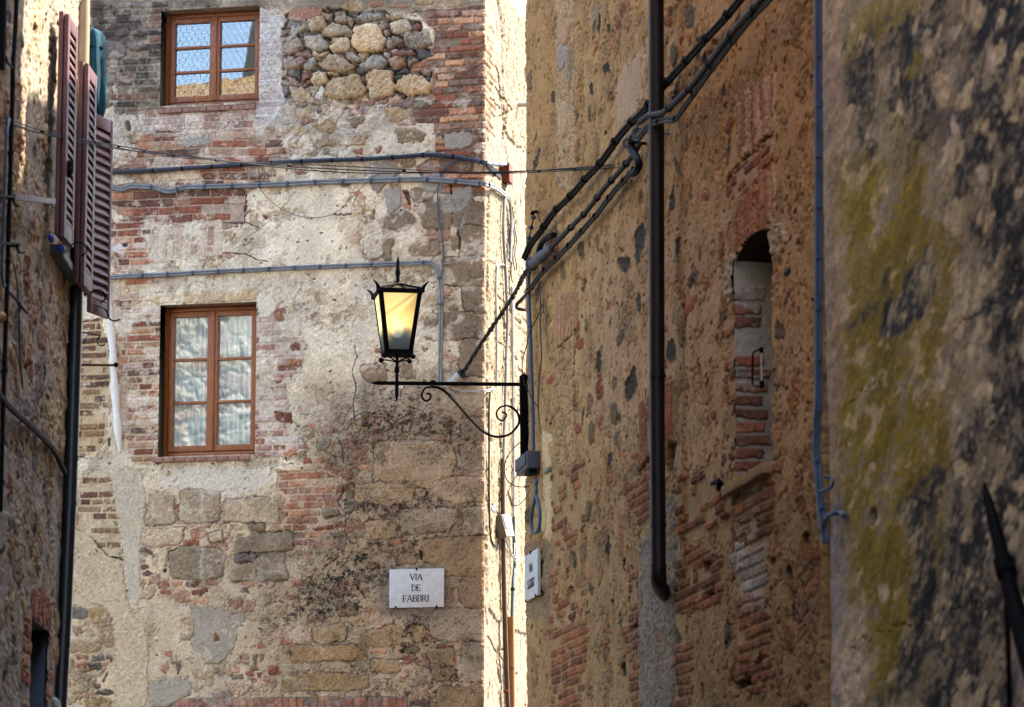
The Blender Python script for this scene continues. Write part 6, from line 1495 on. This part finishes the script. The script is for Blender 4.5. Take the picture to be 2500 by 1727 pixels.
# --- signs
GL = {'V': [([(0, 1), (0.38, 0)], .15), ([(0.76, 1), (0.38, 0)], .09), ([(-.12, 1), (.14, 1)], .05), ([(.63, 1), (.88, 1)], .05)],
      'I': [([(0.15, 0), (0.15, 1)], .15), ([(0, 0), (.3, 0)], .05), ([(0, 1), (.3, 1)], .05)],
      'A': [([(0, 0), (0.38, 1)], .09), ([(0.38, 1), (0.76, 0)], .15), ([(.14, .34), (.62, .34)], .08), ([(-.12, 0), (.13, 0)], .05), ([(.62, 0), (.90, 0)], .05)],
      'D': [([(.08, 0), (.08, 1)], .15), ([(0, 1), (.34, 1), (.58, .9), (.72, .65)], .09), ([(.72, .68), (.75, .5), (.72, .32)], .15), ([(.72, .35), (.58, .1), (.34, 0), (0, 0)], .09)],
      'E': [([(.08, 0), (.08, 1)], .15), ([(0, 1), (.6, 1)], .08), ([(.08, .52), (.46, .52)], .08), ([(0, 0), (.62, 0)], .08), ([(.58, 1), (.6, .78)], .05), ([(.6, 0), (.64, .24)], .05), ([(.46, .62), (.46, .42)], .04)],
      'F': [([(.08, 0), (.08, 1)], .15), ([(0, 1), (.6, 1)], .08), ([(.08, .5), (.44, .5)], .08), ([(-.02, 0), (.26, 0)], .05), ([(.58, 1), (.6, .76)], .05), ([(.44, .62), (.44, .4)], .04)],
      'B': [([(.08, 0), (.08, 1)], .15), ([(0, 1), (.36, 1), (.52, .9)], .08), ([(.52, .92), (.55, .77), (.50, .62)], .14), ([(.50, .62), (.36, .53), (.08, .53)], .08), ([(.36, .53), (.55, .44)], .08), ([(.56, .46), (.62, .27), (.55, .08)], .14), ([(.55, .08), (.36, 0), (0, 0)], .08)],
      'R': [([(.08, 0), (.08, 1)], .15), ([(0, 1), (.36, 1), (.52, .9)], .08), ([(.52, .92), (.56, .76), (.50, .6)], .14), ([(.50, .6), (.36, .5), (.08, .5)], .08), ([(.34, .5), (.66, 0)], .14), ([(.62, 0), (.80, 0)], .05), ([(-.03, 0), (.24, 0)], .05)],
      'S': [([(.52, .82), (.42, .96), (.26, 1), (.1, .92), (.06, .76)], .11), ([(.06, .78), (.14, .6), (.42, .44), (.52, .27)], .15), ([(.52, .28), (.48, .1), (.3, 0), (.12, .04), (.02, .2)], .11)],
      'L': [([(.08, 0), (.08, 1)], .15), ([(0, 0), (.54, 0)], .09), ([(.54, 0), (.56, .24)], .05), ([(-.03, 1), (.22, 1)], .05)],
      'U': [([(.08, 1), (.08, .3), (.16, .08), (.34, 0), (.52, .08), (.6, .3)], .13), ([(.6, .3), (.6, 1)], .08), ([(-.05, 1), (.22, 1)], .05), ([(.48, 1), (.74, 1)], .05)],
      'G': [([(.66, .82), (.54, .96), (.36, 1), (.16, .9)], .08), ([(.18, .92), (.05, .7), (.03, .5), (.06, .28), (.18, .08)], .15), ([(.16, .1), (.36, 0), (.56, .05), (.66, .16)], .08), ([(.66, .02), (.66, .42)], .13), ([(.54, .42), (.80, .42)], .05)],
      '.': [([(.02, .05), (.14, .05)], .13)]}
ADV = {'V': .86, 'I': .42, 'A': .90, 'D': .86, 'E': .76, 'F': .70, 'B': .74, 'R': .82, 'S': .68, 'L': .66, 'U': .80, 'G': .84, '.': .30}
def lettering(pl, text, uc, vc, hgt, sx, off, parent, mat, sgn=1, bold=1.0, rot=0.0):
    W0 = sum(ADV[ch] for ch in text) - 0.12; x = -W0 / 2
    mb = MB()
    for ch in text:
        for pts, w in GL[ch]:
            w *= bold
            for (ax_, ay_), (bx_, by_) in zip(pts, pts[1:]):
                a = np.array([(x + ax_) * sx, (ay_ - .5)]) * hgt; b = np.array([(x + bx_) * sx, (by_ - .5)]) * hgt
                d = b - a; l = np.linalg.norm(d) + 1e-9; d /= l; nn = np.array([-d[1], d[0]]) * w * hgt / 2
                if abs(d[1]) < 0.01: pass
                e = d * min(w * hgt * 0.25, 0.25 * l)
                q = [a - e - nn, b + e - nn, b + e + nn, a - e + nn]
                mb.prism([pl.pt(uc + sgn * (k[0] - rot * k[1]), vc + k[1] + rot * k[0], off) for k in q], pl.N * 0.0022)
        x += ADV[ch]
    o = mb.build('lettering', mat, parent, smooth=False)
    return o
def sign(name, label, pl, q, sgn=1, rot=0.0):
    r = uvrect(pl, q); u0, u1 = min(r[0], r[1]), max(r[0], r[1]); v0, v1 = r[2], r[3]
    t = thing(name, label, 'street sign', pl.pt((u0 + u1) / 2, v0, 0.02))
    mb = MB(); uc, vc = (u0 + u1) / 2, (v0 + v1) / 2; w, h = (u1 - u0) / 2, (v1 - v0) / 2
    c4 = [pl.pt(uc + sgn * (a * w - rot * b * h), vc + b * h + rot * a * w, 0.012) for a, b in ((-1, -1), (1, -1), (1, 1), (-1, 1))]
    mb.prism(c4, pl.N * 0.024); mb.build('plaque', M['marble'], t, bevel=0.0025)
    for a, b in ((0.0, 1), (-0.76, -1), (0.74, -1)):
        MB().cbox(pl.pt(uc + sgn * a * w, vc + b * h * 0.985 , 0.034), pl.U * (0.012 if sgn > 0 else 0.02), pl.V * 0.020, pl.N * 0.02).build('clip', M['iron'], t)
    return t, uc, vc, w, h
t, uc, vc, w, h = sign('street_sign', 'white marble street plaque reading VIA DE FABBRI below the lamp', PB, S('F', '940,700 1294,700 1291,950 938,950'), rot=0.0)
k = 2 * h / 250.0
lettering(PB, 'VIA', uc - 0.003, vc + 72 * k, 39 * k, 0.98, 0.0362, t, M['letter']); lettering(PB, 'DE', uc - 0.004, vc + 2 * k, 39 * k, 0.98, 0.0362, t, M['letter']); lettering(PB, 'FABBRI', uc - 0.004, vc - 67 * k, 40 * k, 1.03, 0.0362, t, M['letter'])
t, uc, vc, w, h = sign('street_sign', 'white marble street plaque reading VIA S. LUIGI seen edge on beside the corner', PR, [(1292.5, 1349), (1324, 1349), (1324, 1462), (1292.5, 1462)])
lettering(PR, 'VIA', uc, vc + 0.058, 0.058, 1.25, 0.0362, t, M['letter'], bold=1.6); lettering(PR, 'S.LUIGI', uc, vc - 0.058, 0.062, 1.20, 0.0362, t, M['letter'], bold=1.4)
# amber reflector
t = thing('reflector', 'tiny amber reflector tile in a metal frame on the ochre wall beside the grey box', 'reflector', PR.at(1341, 1150, 0.01))
ua, va = PR.uv(1336, 1159); ub, vb = PR.uv(1346, 1141)
mb = MB(); wx(PR, ua, ub, va, vb, 0.0, 0.03, mb); mb.build('metal_frame', M['grey'], t, bevel=0.003)
mb = MB(); wx(PR, ua + 0.05, ub - 0.05, va + 0.014, vb - 0.014, 0.028, 0.036, mb); mb.build('reflector_face', M['yellow'], t, bevel=0.002)

# --- right downpipe
t = thing('downpipe', 'tall dark brown downpipe with an elbow at its foot on the ochre wall', 'downpipe', PR.at(1612, 1400, 0.12))
MB().tube(spline(PP(PR, '1602,-60 1603,400 1604,910 1605,1100', 0.13) + PP(PR, '1606,1250 1607,1385', 0.13), 4), 0.047, 18).build('pipe_run', M['darkpipe'], t)
el = spline([PR.at(1607, 1385, 0.13), PR.at(1607.5, 1412, 0.125), PR.at(1611, 1432, 0.09), PR.at(1620, 1446, 0.03), PR.at(1630, 1455, -0.04)], 6)
MB().tube(el, 0.049, 18).build('elbow', M['darkpipe'], t)
for y in (918, 1283, 1383): MB().tube([PR.at(1605 + (y - 900) * 0.004, y - 4, 0.13), PR.at(1605 + (y - 900) * 0.004, y + 4, 0.13)], 0.052, 18).build('collar', M['darkpipe'], t)
for y in (928, 395): MB().tube([PR.at(1612, y, -0.03), PR.at(1612, y, 0.10)], 0.010, 8).build('wall_bracket', M['rust'], t)
# --- blue twin conduit in the corner
def tw_(dx): return [p + np.array([dx, 0, 0]) for p in PP(PR, '1998,-60 1998,100 1999,300 1999,560 1999,800 1999,950 1999,985 1996,1020 1994,1060 1994,1110 1997,1150 2001,1200 2005,1245 2010,1290 2016,1325', 0.06)]
cable('blue_conduit', 'pair of blue grey conduits clipped down the corner beside the mossy wall', 'conduit', [(tw_(-0.0105), 0.0105), (tw_(0.0105), 0.0105)], M['blue'], clips=0.255, clipmat=M['blue'], clipr=0.0235, cliplen=0.022, part='conduit')
cable('conduit_branch', 'hooked blue conduit branch curling onto the mossy wall', 'conduit', [(PP(PR, '2008,1300 2010,1285 2016,1268 2026,1258', 0.075) + PP(PM, '2044,1252 2056,1254 2061,1262', 0.03), 0.0125)], M['blue'], clips=0.14, clipmat=M['blue'], clipr=0.016)
cable('conduit_branch', 'small blue conduit clip looping out of the paired conduits above the hooked branch', 'conduit', [(PP(PR, '2004,1200 2014,1196', 0.07) + PP(PM, '2030,1190 2034,1176 2028,1167', 0.03) + PP(PR, '2012,1166', 0.06), 0.008)], M['blue'])
# --- niche fitting
t = thing('iron_latch', 'small black iron bracket holding a glass rod inside the bricked niche', 'bracket', PR.at(1855, 900, -0.1))
def NP(x, y): return PR.at(x, y, -0.02)
MB().tube([NP(1858, 852), NP(1842, 858), NP(1838, 865), NP(1837, 938), NP(1841, 943), NP(1860, 944)], 0.006, 6).build('frame', M['iron'], t)
MB().tube([NP(1859, 858), NP(1860, 932)], 0.005, 8).build('glass_rod', M['white'], t)
MB().tube([NP(1859, 848), NP(1859, 862)], 0.012, 10).build('end_cap', M['iron'], t); MB().tube([NP(1860, 930), NP(1860, 948)], 0.013, 10).build('end_cap', M['iron'], t)
# wall anchor
t = thing('wall_anchor', 'small black iron cross anchor on the ochre wall left of the niche sill', 'wall anchor', PR.at(1755, 1180, 0.01))
MB().tube([PR.at(1738, 1182, 0.012), PR.at(1747, 1176, 0.03), PR.at(1756, 1176, 0.035), PR.at(1764, 1184, 0.012)], 0.012, 6).build('cross_bar', M['iron'], t); MB().tube([PR.at(1754, 1172, 0.0), PR.at(1755, 1182, 0.05), PR.at(1755, 1195, 0.012)], 0.013, 6).build('bolt', M['iron'], t)
# dark strut over the mossy wall
t = thing('iron_strut', 'dark tapering iron strut rising in front of the mossy wall at the lower right', 'strut', PM.at(2460, 1500, 0.2))
cs = [PM.at(2404, 1180, 0.22), PM.at(2412, 1222, 0.22), PM.at(2440, 1330, 0.22), PM.at(2470, 1450, 0.22), PM.at(2505, 1575, 0.22), PM.at(2560, 1760, 0.22)]
MB().tube(cs, 0.03, 8, radii=[0.006, 0.022, 0.030, 0.035, 0.044, 0.05]).build('bar', M['iron'], t)
a = cs[2] + (cs[3] - cs[2]) * 0.3; b = cs[2] + (cs[3] - cs[2]) * 0.62
MB().tube([a, a + (b - a) * 0.1, b], 0.04, 10, radii=[0.034, 0.043, 0.043]).build('collar', M['iron'], t)
mb = MB(); mb.tube([PM.at(2458, 1470, 0.05), PM.at(2462, 1600, 0.05), PM.at(2466, 1800, 0.05)], 0.011, 8); tag(mb.build('iron_rod', M['iron']), 'thin vertical shadow line on the mossy wall below the tapering strut, made as a dark rod', 'rod')  # dark rod modelled in place of a thin shadow line

# --- left side
def at_left(s, Y): return [at_depth(*map(float, q.split(',')), Y) for q in s.split()]
t = thing('downpipe', 'drainpipe at the left house corner, cream above and dark slate below', 'downpipe', at_depth(150, 1727, 21.6))
pts = [at_depth(x, y, 21.75) for x, y in ((204, -80), (202, 100), (198, 300), (192, 500), (187, 640))]
MB().tube(pts, 0.043, 18).build('upper_pipe', M['cream'], t)
pts = [at_depth(x, y, 21.75) for x, y in ((190, 560), (187, 640), (183, 800), (177, 1000), (171, 1200), (158, 1500), (146, 1730), (142, 1820))]
MB().tube(pts, 0.046, 18).build('lower_pipe', M['blackpipe'], t)
for y, x in ((1118, 174), (1230, 170), (1575, 154)): MB().tube([at_depth(x, y - 5, 21.75), at_depth(x - 0.4, y + 5, 21.75)], 0.051, 18).build('collar', M['blackpipe'], t)
t = thing('folded_parasol', 'teal folded fabric parasol hanging behind the shutters at the left house corner', 'parasol', at_depth(232, 280, 24.5))
pr = [(222, 68, .01), (226, 76, .05), (229, 90, .075), (230, 115, .082), (231, 150, .080), (233, 200, .078), (235, 240, .072), (236, 268, .062), (237, 284, .045), (237, 290, .02)]
vs, fs = [], []; nn = 24
for x, y, r in pr:
    c_ = at_depth(x, y, 22.4)
    for k in range(nn):
        a = 2 * math.pi * k / nn; q = 0.91 * r * (1 + 0.16 * math.cos(6 * a + y * 0.01))
        vs.append(c_ + np.array([q * math.cos(a), q * math.sin(a), 0]))
for i in range(len(pr) - 1):
    for k in range(nn): fs.append((i * nn + k, i * nn + (k + 1) % nn, (i + 1) * nn + (k + 1) % nn, (i + 1) * nn + k))
MB().add(vs, fs).build('canopy', M['teal'], t)
MB().tube([at_depth(229, 119, 22.4), at_depth(229, 121, 22.4)], 0.079, 16).build('tie_band', M['black'], t)
MB().tube([at_depth(220, 62, 22.4), at_depth(238, 300, 22.4)], 0.012, 8).build('shaft', M['brownpipe'], t); MB().tube([at_depth(221, 66, 22.4), at_depth(221, 66, 22.4) + np.array([-0.16, -0.45, 0.0])], 0.008, 8).build('hanger', M['iron'], t)
# cream foam strip on the back wall
t = tag(MB().tube(spline(PP(PB, '260,684 263,720 266,760 270,800 275,850 277,890 280,940 284,1000 288,1050 292,1090 294,1106', 0.012), 6), 0.025, 10,
    radii=[0.033 + 0.006 * math.sin(i * 0.7) * 0.6 if i < 50 else 0.030 - (i - 50) * 0.0022 for i in range(61)]).build('foam_seal', M['foam']), 'crooked cream white foam filled chase down the back wall left of the lower window', 'foam seal')
t = thing('iron_rod', 'rusty brown iron rod with a dark tip sticking out past the left downpipe', 'rod', at_depth(200, 892, 22.3))
MB().tube([at_depth(190, 891, 22.2), at_depth(280, 892, 22.4)], 0.0085, 8).build('rod', M['rust'], t); MB().sphere(at_depth(283, 891, 22.4), 0.017, 8, 6).build('tip', M['iron'], t)
t = thing('shutter_stay', 'thin black shutter stay hook on the brickwork right of the left downpipe', 'hook', at_depth(205, 810, 22.3))
MB().tube([at_depth(196, 810, 22.2), at_depth(244, 820, 22.4)], 0.0045, 6).build('rod', M['iron'], t); MB().tube(spline([at_depth(244, 820, 22.4), at_depth(238, 832, 22.4), at_depth(241, 842, 22.4), at_depth(250, 844, 22.4), at_depth(257, 840, 22.4)], 6), 0.0045, 6).build('hook', M['iron'], t)
t = thing('insulator', 'tiny white porcelain insulator on an iron pin below the shutter stay hook', 'insulator', at_depth(206, 832, 22.3))
MB().sphere(at_depth(207, 827, 22.3), 0.010, 8, 6).build('knob', M['white'], t); MB().tube([at_depth(207, 827, 22.3), at_depth(206, 836, 22.3), at_depth(203, 839, 22.3)], 0.005, 6).build('pin', M['iron'], t)
cable('wall_cable', 'dark vertical cable down the shadowed left house wall', 'cable', [(PP(PL, '41,-40 38,60 32,160 30,250 27,330 25,420 22,520 19,650 14,800 9,950 5,1100 1,1250', 0.04), 0.013)], M['black'], clips=0.6, clipmat=M['black'], clipr=0.018)
cable('wall_cable', 'slim grey conduit left of the dark vertical cable on the left house wall', 'conduit', [(PP(PL, '22,290 16,330 13,400 10,500 6,620 6,680 12,700', 0.035), 0.009)], M['blue'])
cable('wall_cable', 'thick black cable sagging diagonally down the left house wall to the downpipe', 'cable', [(PP(PL, '-10,955 15,985 40,1010 80,1045 115,1080 135,1105 150,1135 158,1152', 0.035), 0.019)], M['black'])
cable('wall_cable', 'thin pale wires drooping down the middle of the left house wall', 'wire', [(PP(PL, '26,620 40,680 46,760 48,850 52,900 56,950', 0.03), 0.004), (PP(PL, '14,840 28,835 40,860 50,900 55,945', 0.03), 0.005)], M['wire'])
cable('wall_cable', 'short black cable stub on the left house wall below the iron hook', 'cable', [(PP(PL, '20,712 30,722 45,738 55,752 66,764', 0.03), 0.009)], M['black'])
cable('wall_cable', 'dark vertical pole at the extreme upper left edge', 'pole', [(PP(PL, '3,-40 2,60 -1,170', 0.06), 0.03)], M['black'])
for pts, lab in (('0,138 13,137 16,150 30,165', 'bent iron wall hook high on the left house wall'), ('30,484 38,500 46,504', 'small curved iron hook under the flat bar on the left house wall'), ('42,600 44,612 50,617 60,616', 'curled iron hook end below the flat bar on the left house wall')):
    P_ = PP(PL, pts, 0.06); t = thing('wall_hook', lab, 'hook', P_[0])
    MB().tube(spline(P_, 5), 0.008, 6).build('hook', M['iron'], t); MB().tube([P_[0] - PL.N * 0.08, P_[0] + PL.N * 0.01], 0.009, 6).build('pin', M['iron'], t)
t = thing('iron_bar', 'flat dark iron bar fixed across the left house wall to the shutter', 'bar', PL.at(60, 485, 0.05))
mb = MB(); a, b = PL.at(29, 480, 0.05), PL.at(128, 491, 0.09); mb.box(a - UP * 0.02, b - a, UP * 0.034, PL.N * 0.02); mb.build('bar', M['shutter'], t, bevel=0.003)
MB().tube([PL.at(-8, 478, 0.06), PL.at(30, 481, 0.06)], 0.008, 6).build('rod', M['iron'], t)
mb = MB(); mb.tube([PL.at(-8, 594, 0.06), PL.at(46, 596, 0.06)], 0.008, 6); tag(mb.build('iron_rod', M['iron']), 'thin black rod across the left house wall below the flat bar', 'rod')
t = thing('cloth_bundle', 'small blue and white plastic bundle on the slate sill under the shutters', 'bundle', PL.at(150, 600, 0.1))
MB().sphere(PL.at(150, 608, 0.10), 0.028, 10, 7, (1, 2, 1)).build('bundle', M['bluecloth'], t); MB().sphere(PL.at(154, 617, 0.10), 0.016, 8, 6).build('knot', M['white'], t); MB().sphere(PL.at(126, 583, 0.08), 0.02, 8, 6, (1, 3, 1.4)).build('bundle', M['bluecloth'], t)
t = thing('pipe_stub', 'pale grey pipe elbow at the foot of the left downpipe', 'pipe', at_depth(130, 1720, 21.6))
MB().tube(spline([at_depth(118, 1711, 21.6), at_depth(130, 1710, 21.6), at_depth(139, 1718, 21.6), at_depth(141, 1735, 21.6)], 6), 0.022, 10).build('pipe_run', M['white'], t); MB().tube([at_depth(116, 1711, 21.6), at_depth(122, 1711, 21.6)], 0.027, 10).build('collar', M['white'], t)
t = thing('insulator', 'small yellowed insulator knob on the far left house wall', 'insulator', PL.at(3, 775, 0.06))
MB().sphere(PL.at(2, 775, 0.07), 0.03, 10, 8).build('knob', M['amberpipe'], t); MB().tube([PL.at(2, 775, -0.01), PL.at(2, 775, 0.06)], 0.012, 8).build('pin', M['iron'], t)

# --- chicken wire over the upper window
netp = [(300, 120), (335, 60), (380, 6), (700, 2), (690, 60), (672, 130), (668, 200), (650, 260), (600, 300), (540, 330), (480, 380), (420, 440), (360, 520), (275, 525), (262, 420), (262, 300), (290, 230)]
s_ = 0.031; mb = MB(); cx0, vx0 = PB.uv(250, 530); cx1, vx1 = PB.uv(710, -5)
def inside(x, y):
    r = False
    for (x0, y0), (x1, y1) in zip(netp, netp[1:] + netp[:1]):
        if (y0 > y) != (y1 > y) and x < (x1 - x0) * (y - y0) / (y1 - y0) + x0: r = not r
    return r
rng = random.Random(9); seen = {}
def node(u, v):
    k = (round(u * 200), round(v * 200))
    if k not in seen: seen[k] = (u + rng.uniform(-.005, .005), v + rng.uniform(-.005, .005), 0.040 + 0.012 * math.sin(u * 7) * math.cos(v * 5))
    return seen[k]
j = 0; v = vx0
while v < vx1:
    u = cx0 + (s_ * math.sqrt(3) / 2 if j % 2 else 0)
    while u < cx1:
        tp = (u, v + s_); p1 = (u + s_ * math.sqrt(3) / 2, v + s_ / 2); p2 = (u + s_ * math.sqrt(3) / 2, v - s_ / 2); p0 = (u - s_ * math.sqrt(3) / 2, v + s_ / 2)
        x, y = project(*PB.pt(u, v, 0.04))
        if inside(x, y) and rng.random() > 0.03:
            for a, b in ((p0, tp), (tp, p1), (p1, p2)):
                a_, b_ = node(*a), node(*b); mb.tube([PB.pt(*a_), PB.pt(*b_)], 0.0014, 3, cap=False)
        u += s_ * math.sqrt(3)
    v += s_ * 1.5; j += 1
tag(mb.build('wire_netting', M['wire'], smooth=False), 'rusty hexagonal chicken wire stretched over the upper window and the brickwork round it', 'wire netting')

for nm, gr in (('hanging_wire', 'loose wires hanging by the lamp bracket'), ('wall_conduit', 'conduits clipped to the walls by the sunlit corner'), ('twin_conduit', 'paired grey conduits across the back wall'), ('loop_wire', 'slack wires on the back wall'),
               ('conduit_run', 'thick conduits climbing the ochre wall'), ('twin_cable', 'paired slim cables climbing the ochre wall'), ('wall_hook', 'iron hooks on the left house wall'), ('wall_cable', 'cables on the left house wall'),
               ('street_sign', 'white street name plaques'), ('downpipe', 'downpipes at the house fronts'), ('junction_box', 'electric junction boxes'), ('eye_hook', 'iron eye hooks by the brown downpipe'), ('insulator', 'insulator knobs at the left'), ('conduit_branch', 'blue conduit branches in the corner'), ('pipe_stub', 'short pale pipe stubs'), ('pipe', 'pipes at the foot of the sunlit corner'), ('iron_rod', 'thin iron rods')):
    for o in COL.objects:
        if o.parent is None and o.name.split('.')[0] == nm and 'label' in o: o['group'] = gr
# ------------------------------------------------------------------ light, camera
SUN_AZ, SUN_EL = math.atan2(0.90, 0.436), math.radians(50)
sd = np.array([math.sin(SUN_AZ) * math.cos(SUN_EL), math.cos(SUN_AZ) * math.cos(SUN_EL), math.sin(SUN_EL)])
L_ = bpy.data.lights.new('sun', 'SUN'); L_.energy = 2.7; L_.angle = math.radians(0.5); L_.color = (1.0, 0.93, 0.82)
so = bpy.data.objects.new('sun', L_); COL.objects.link(so); so.location = (8, 8, 30)
so.rotation_euler = Vector(sd).to_track_quat('Z', 'Y').to_euler()
W_ = bpy.data.worlds.new('World'); SC.world = W_; W_.use_nodes = True
nt = W_.node_tree; bg = nt.nodes['Background']
sky = nt.nodes.new('ShaderNodeTexSky'); sky.sky_type = 'NISHITA'; sky.sun_disc = False
sky.sun_elevation = SUN_EL; sky.sun_rotation = SUN_AZ; sky.dust_density = 1.6; sky.ozone_density = 0.7; sky.air_density = 1.0
nt.links.new(sky.outputs['Color'], bg.inputs['Color']); bg.inputs['Strength'].default_value = 0.15

cd = bpy.data.cameras.new('camera'); cam = bpy.data.objects.new('camera', cd); COL.objects.link(cam)
cam.location = CAM; cam.rotation_euler = (math.pi / 2 + PIT, 0, 0)
cd.sensor_width = 36.0; cd.lens = F / 2500 * 36.0; cd.clip_end = 2000
cd.dof.use_dof = True; cd.dof.focus_distance = 27.0; cd.dof.aperture_fstop = 4.0
SC.camera = cam
SC.view_settings.view_transform = 'Standard'; SC.view_settings.look = 'None'
SC.view_settings.exposure = 3.05; SC.view_settings.gamma = 1.0
SC.cycles.max_bounces = 10; SC.cycles.diffuse_bounces = 6
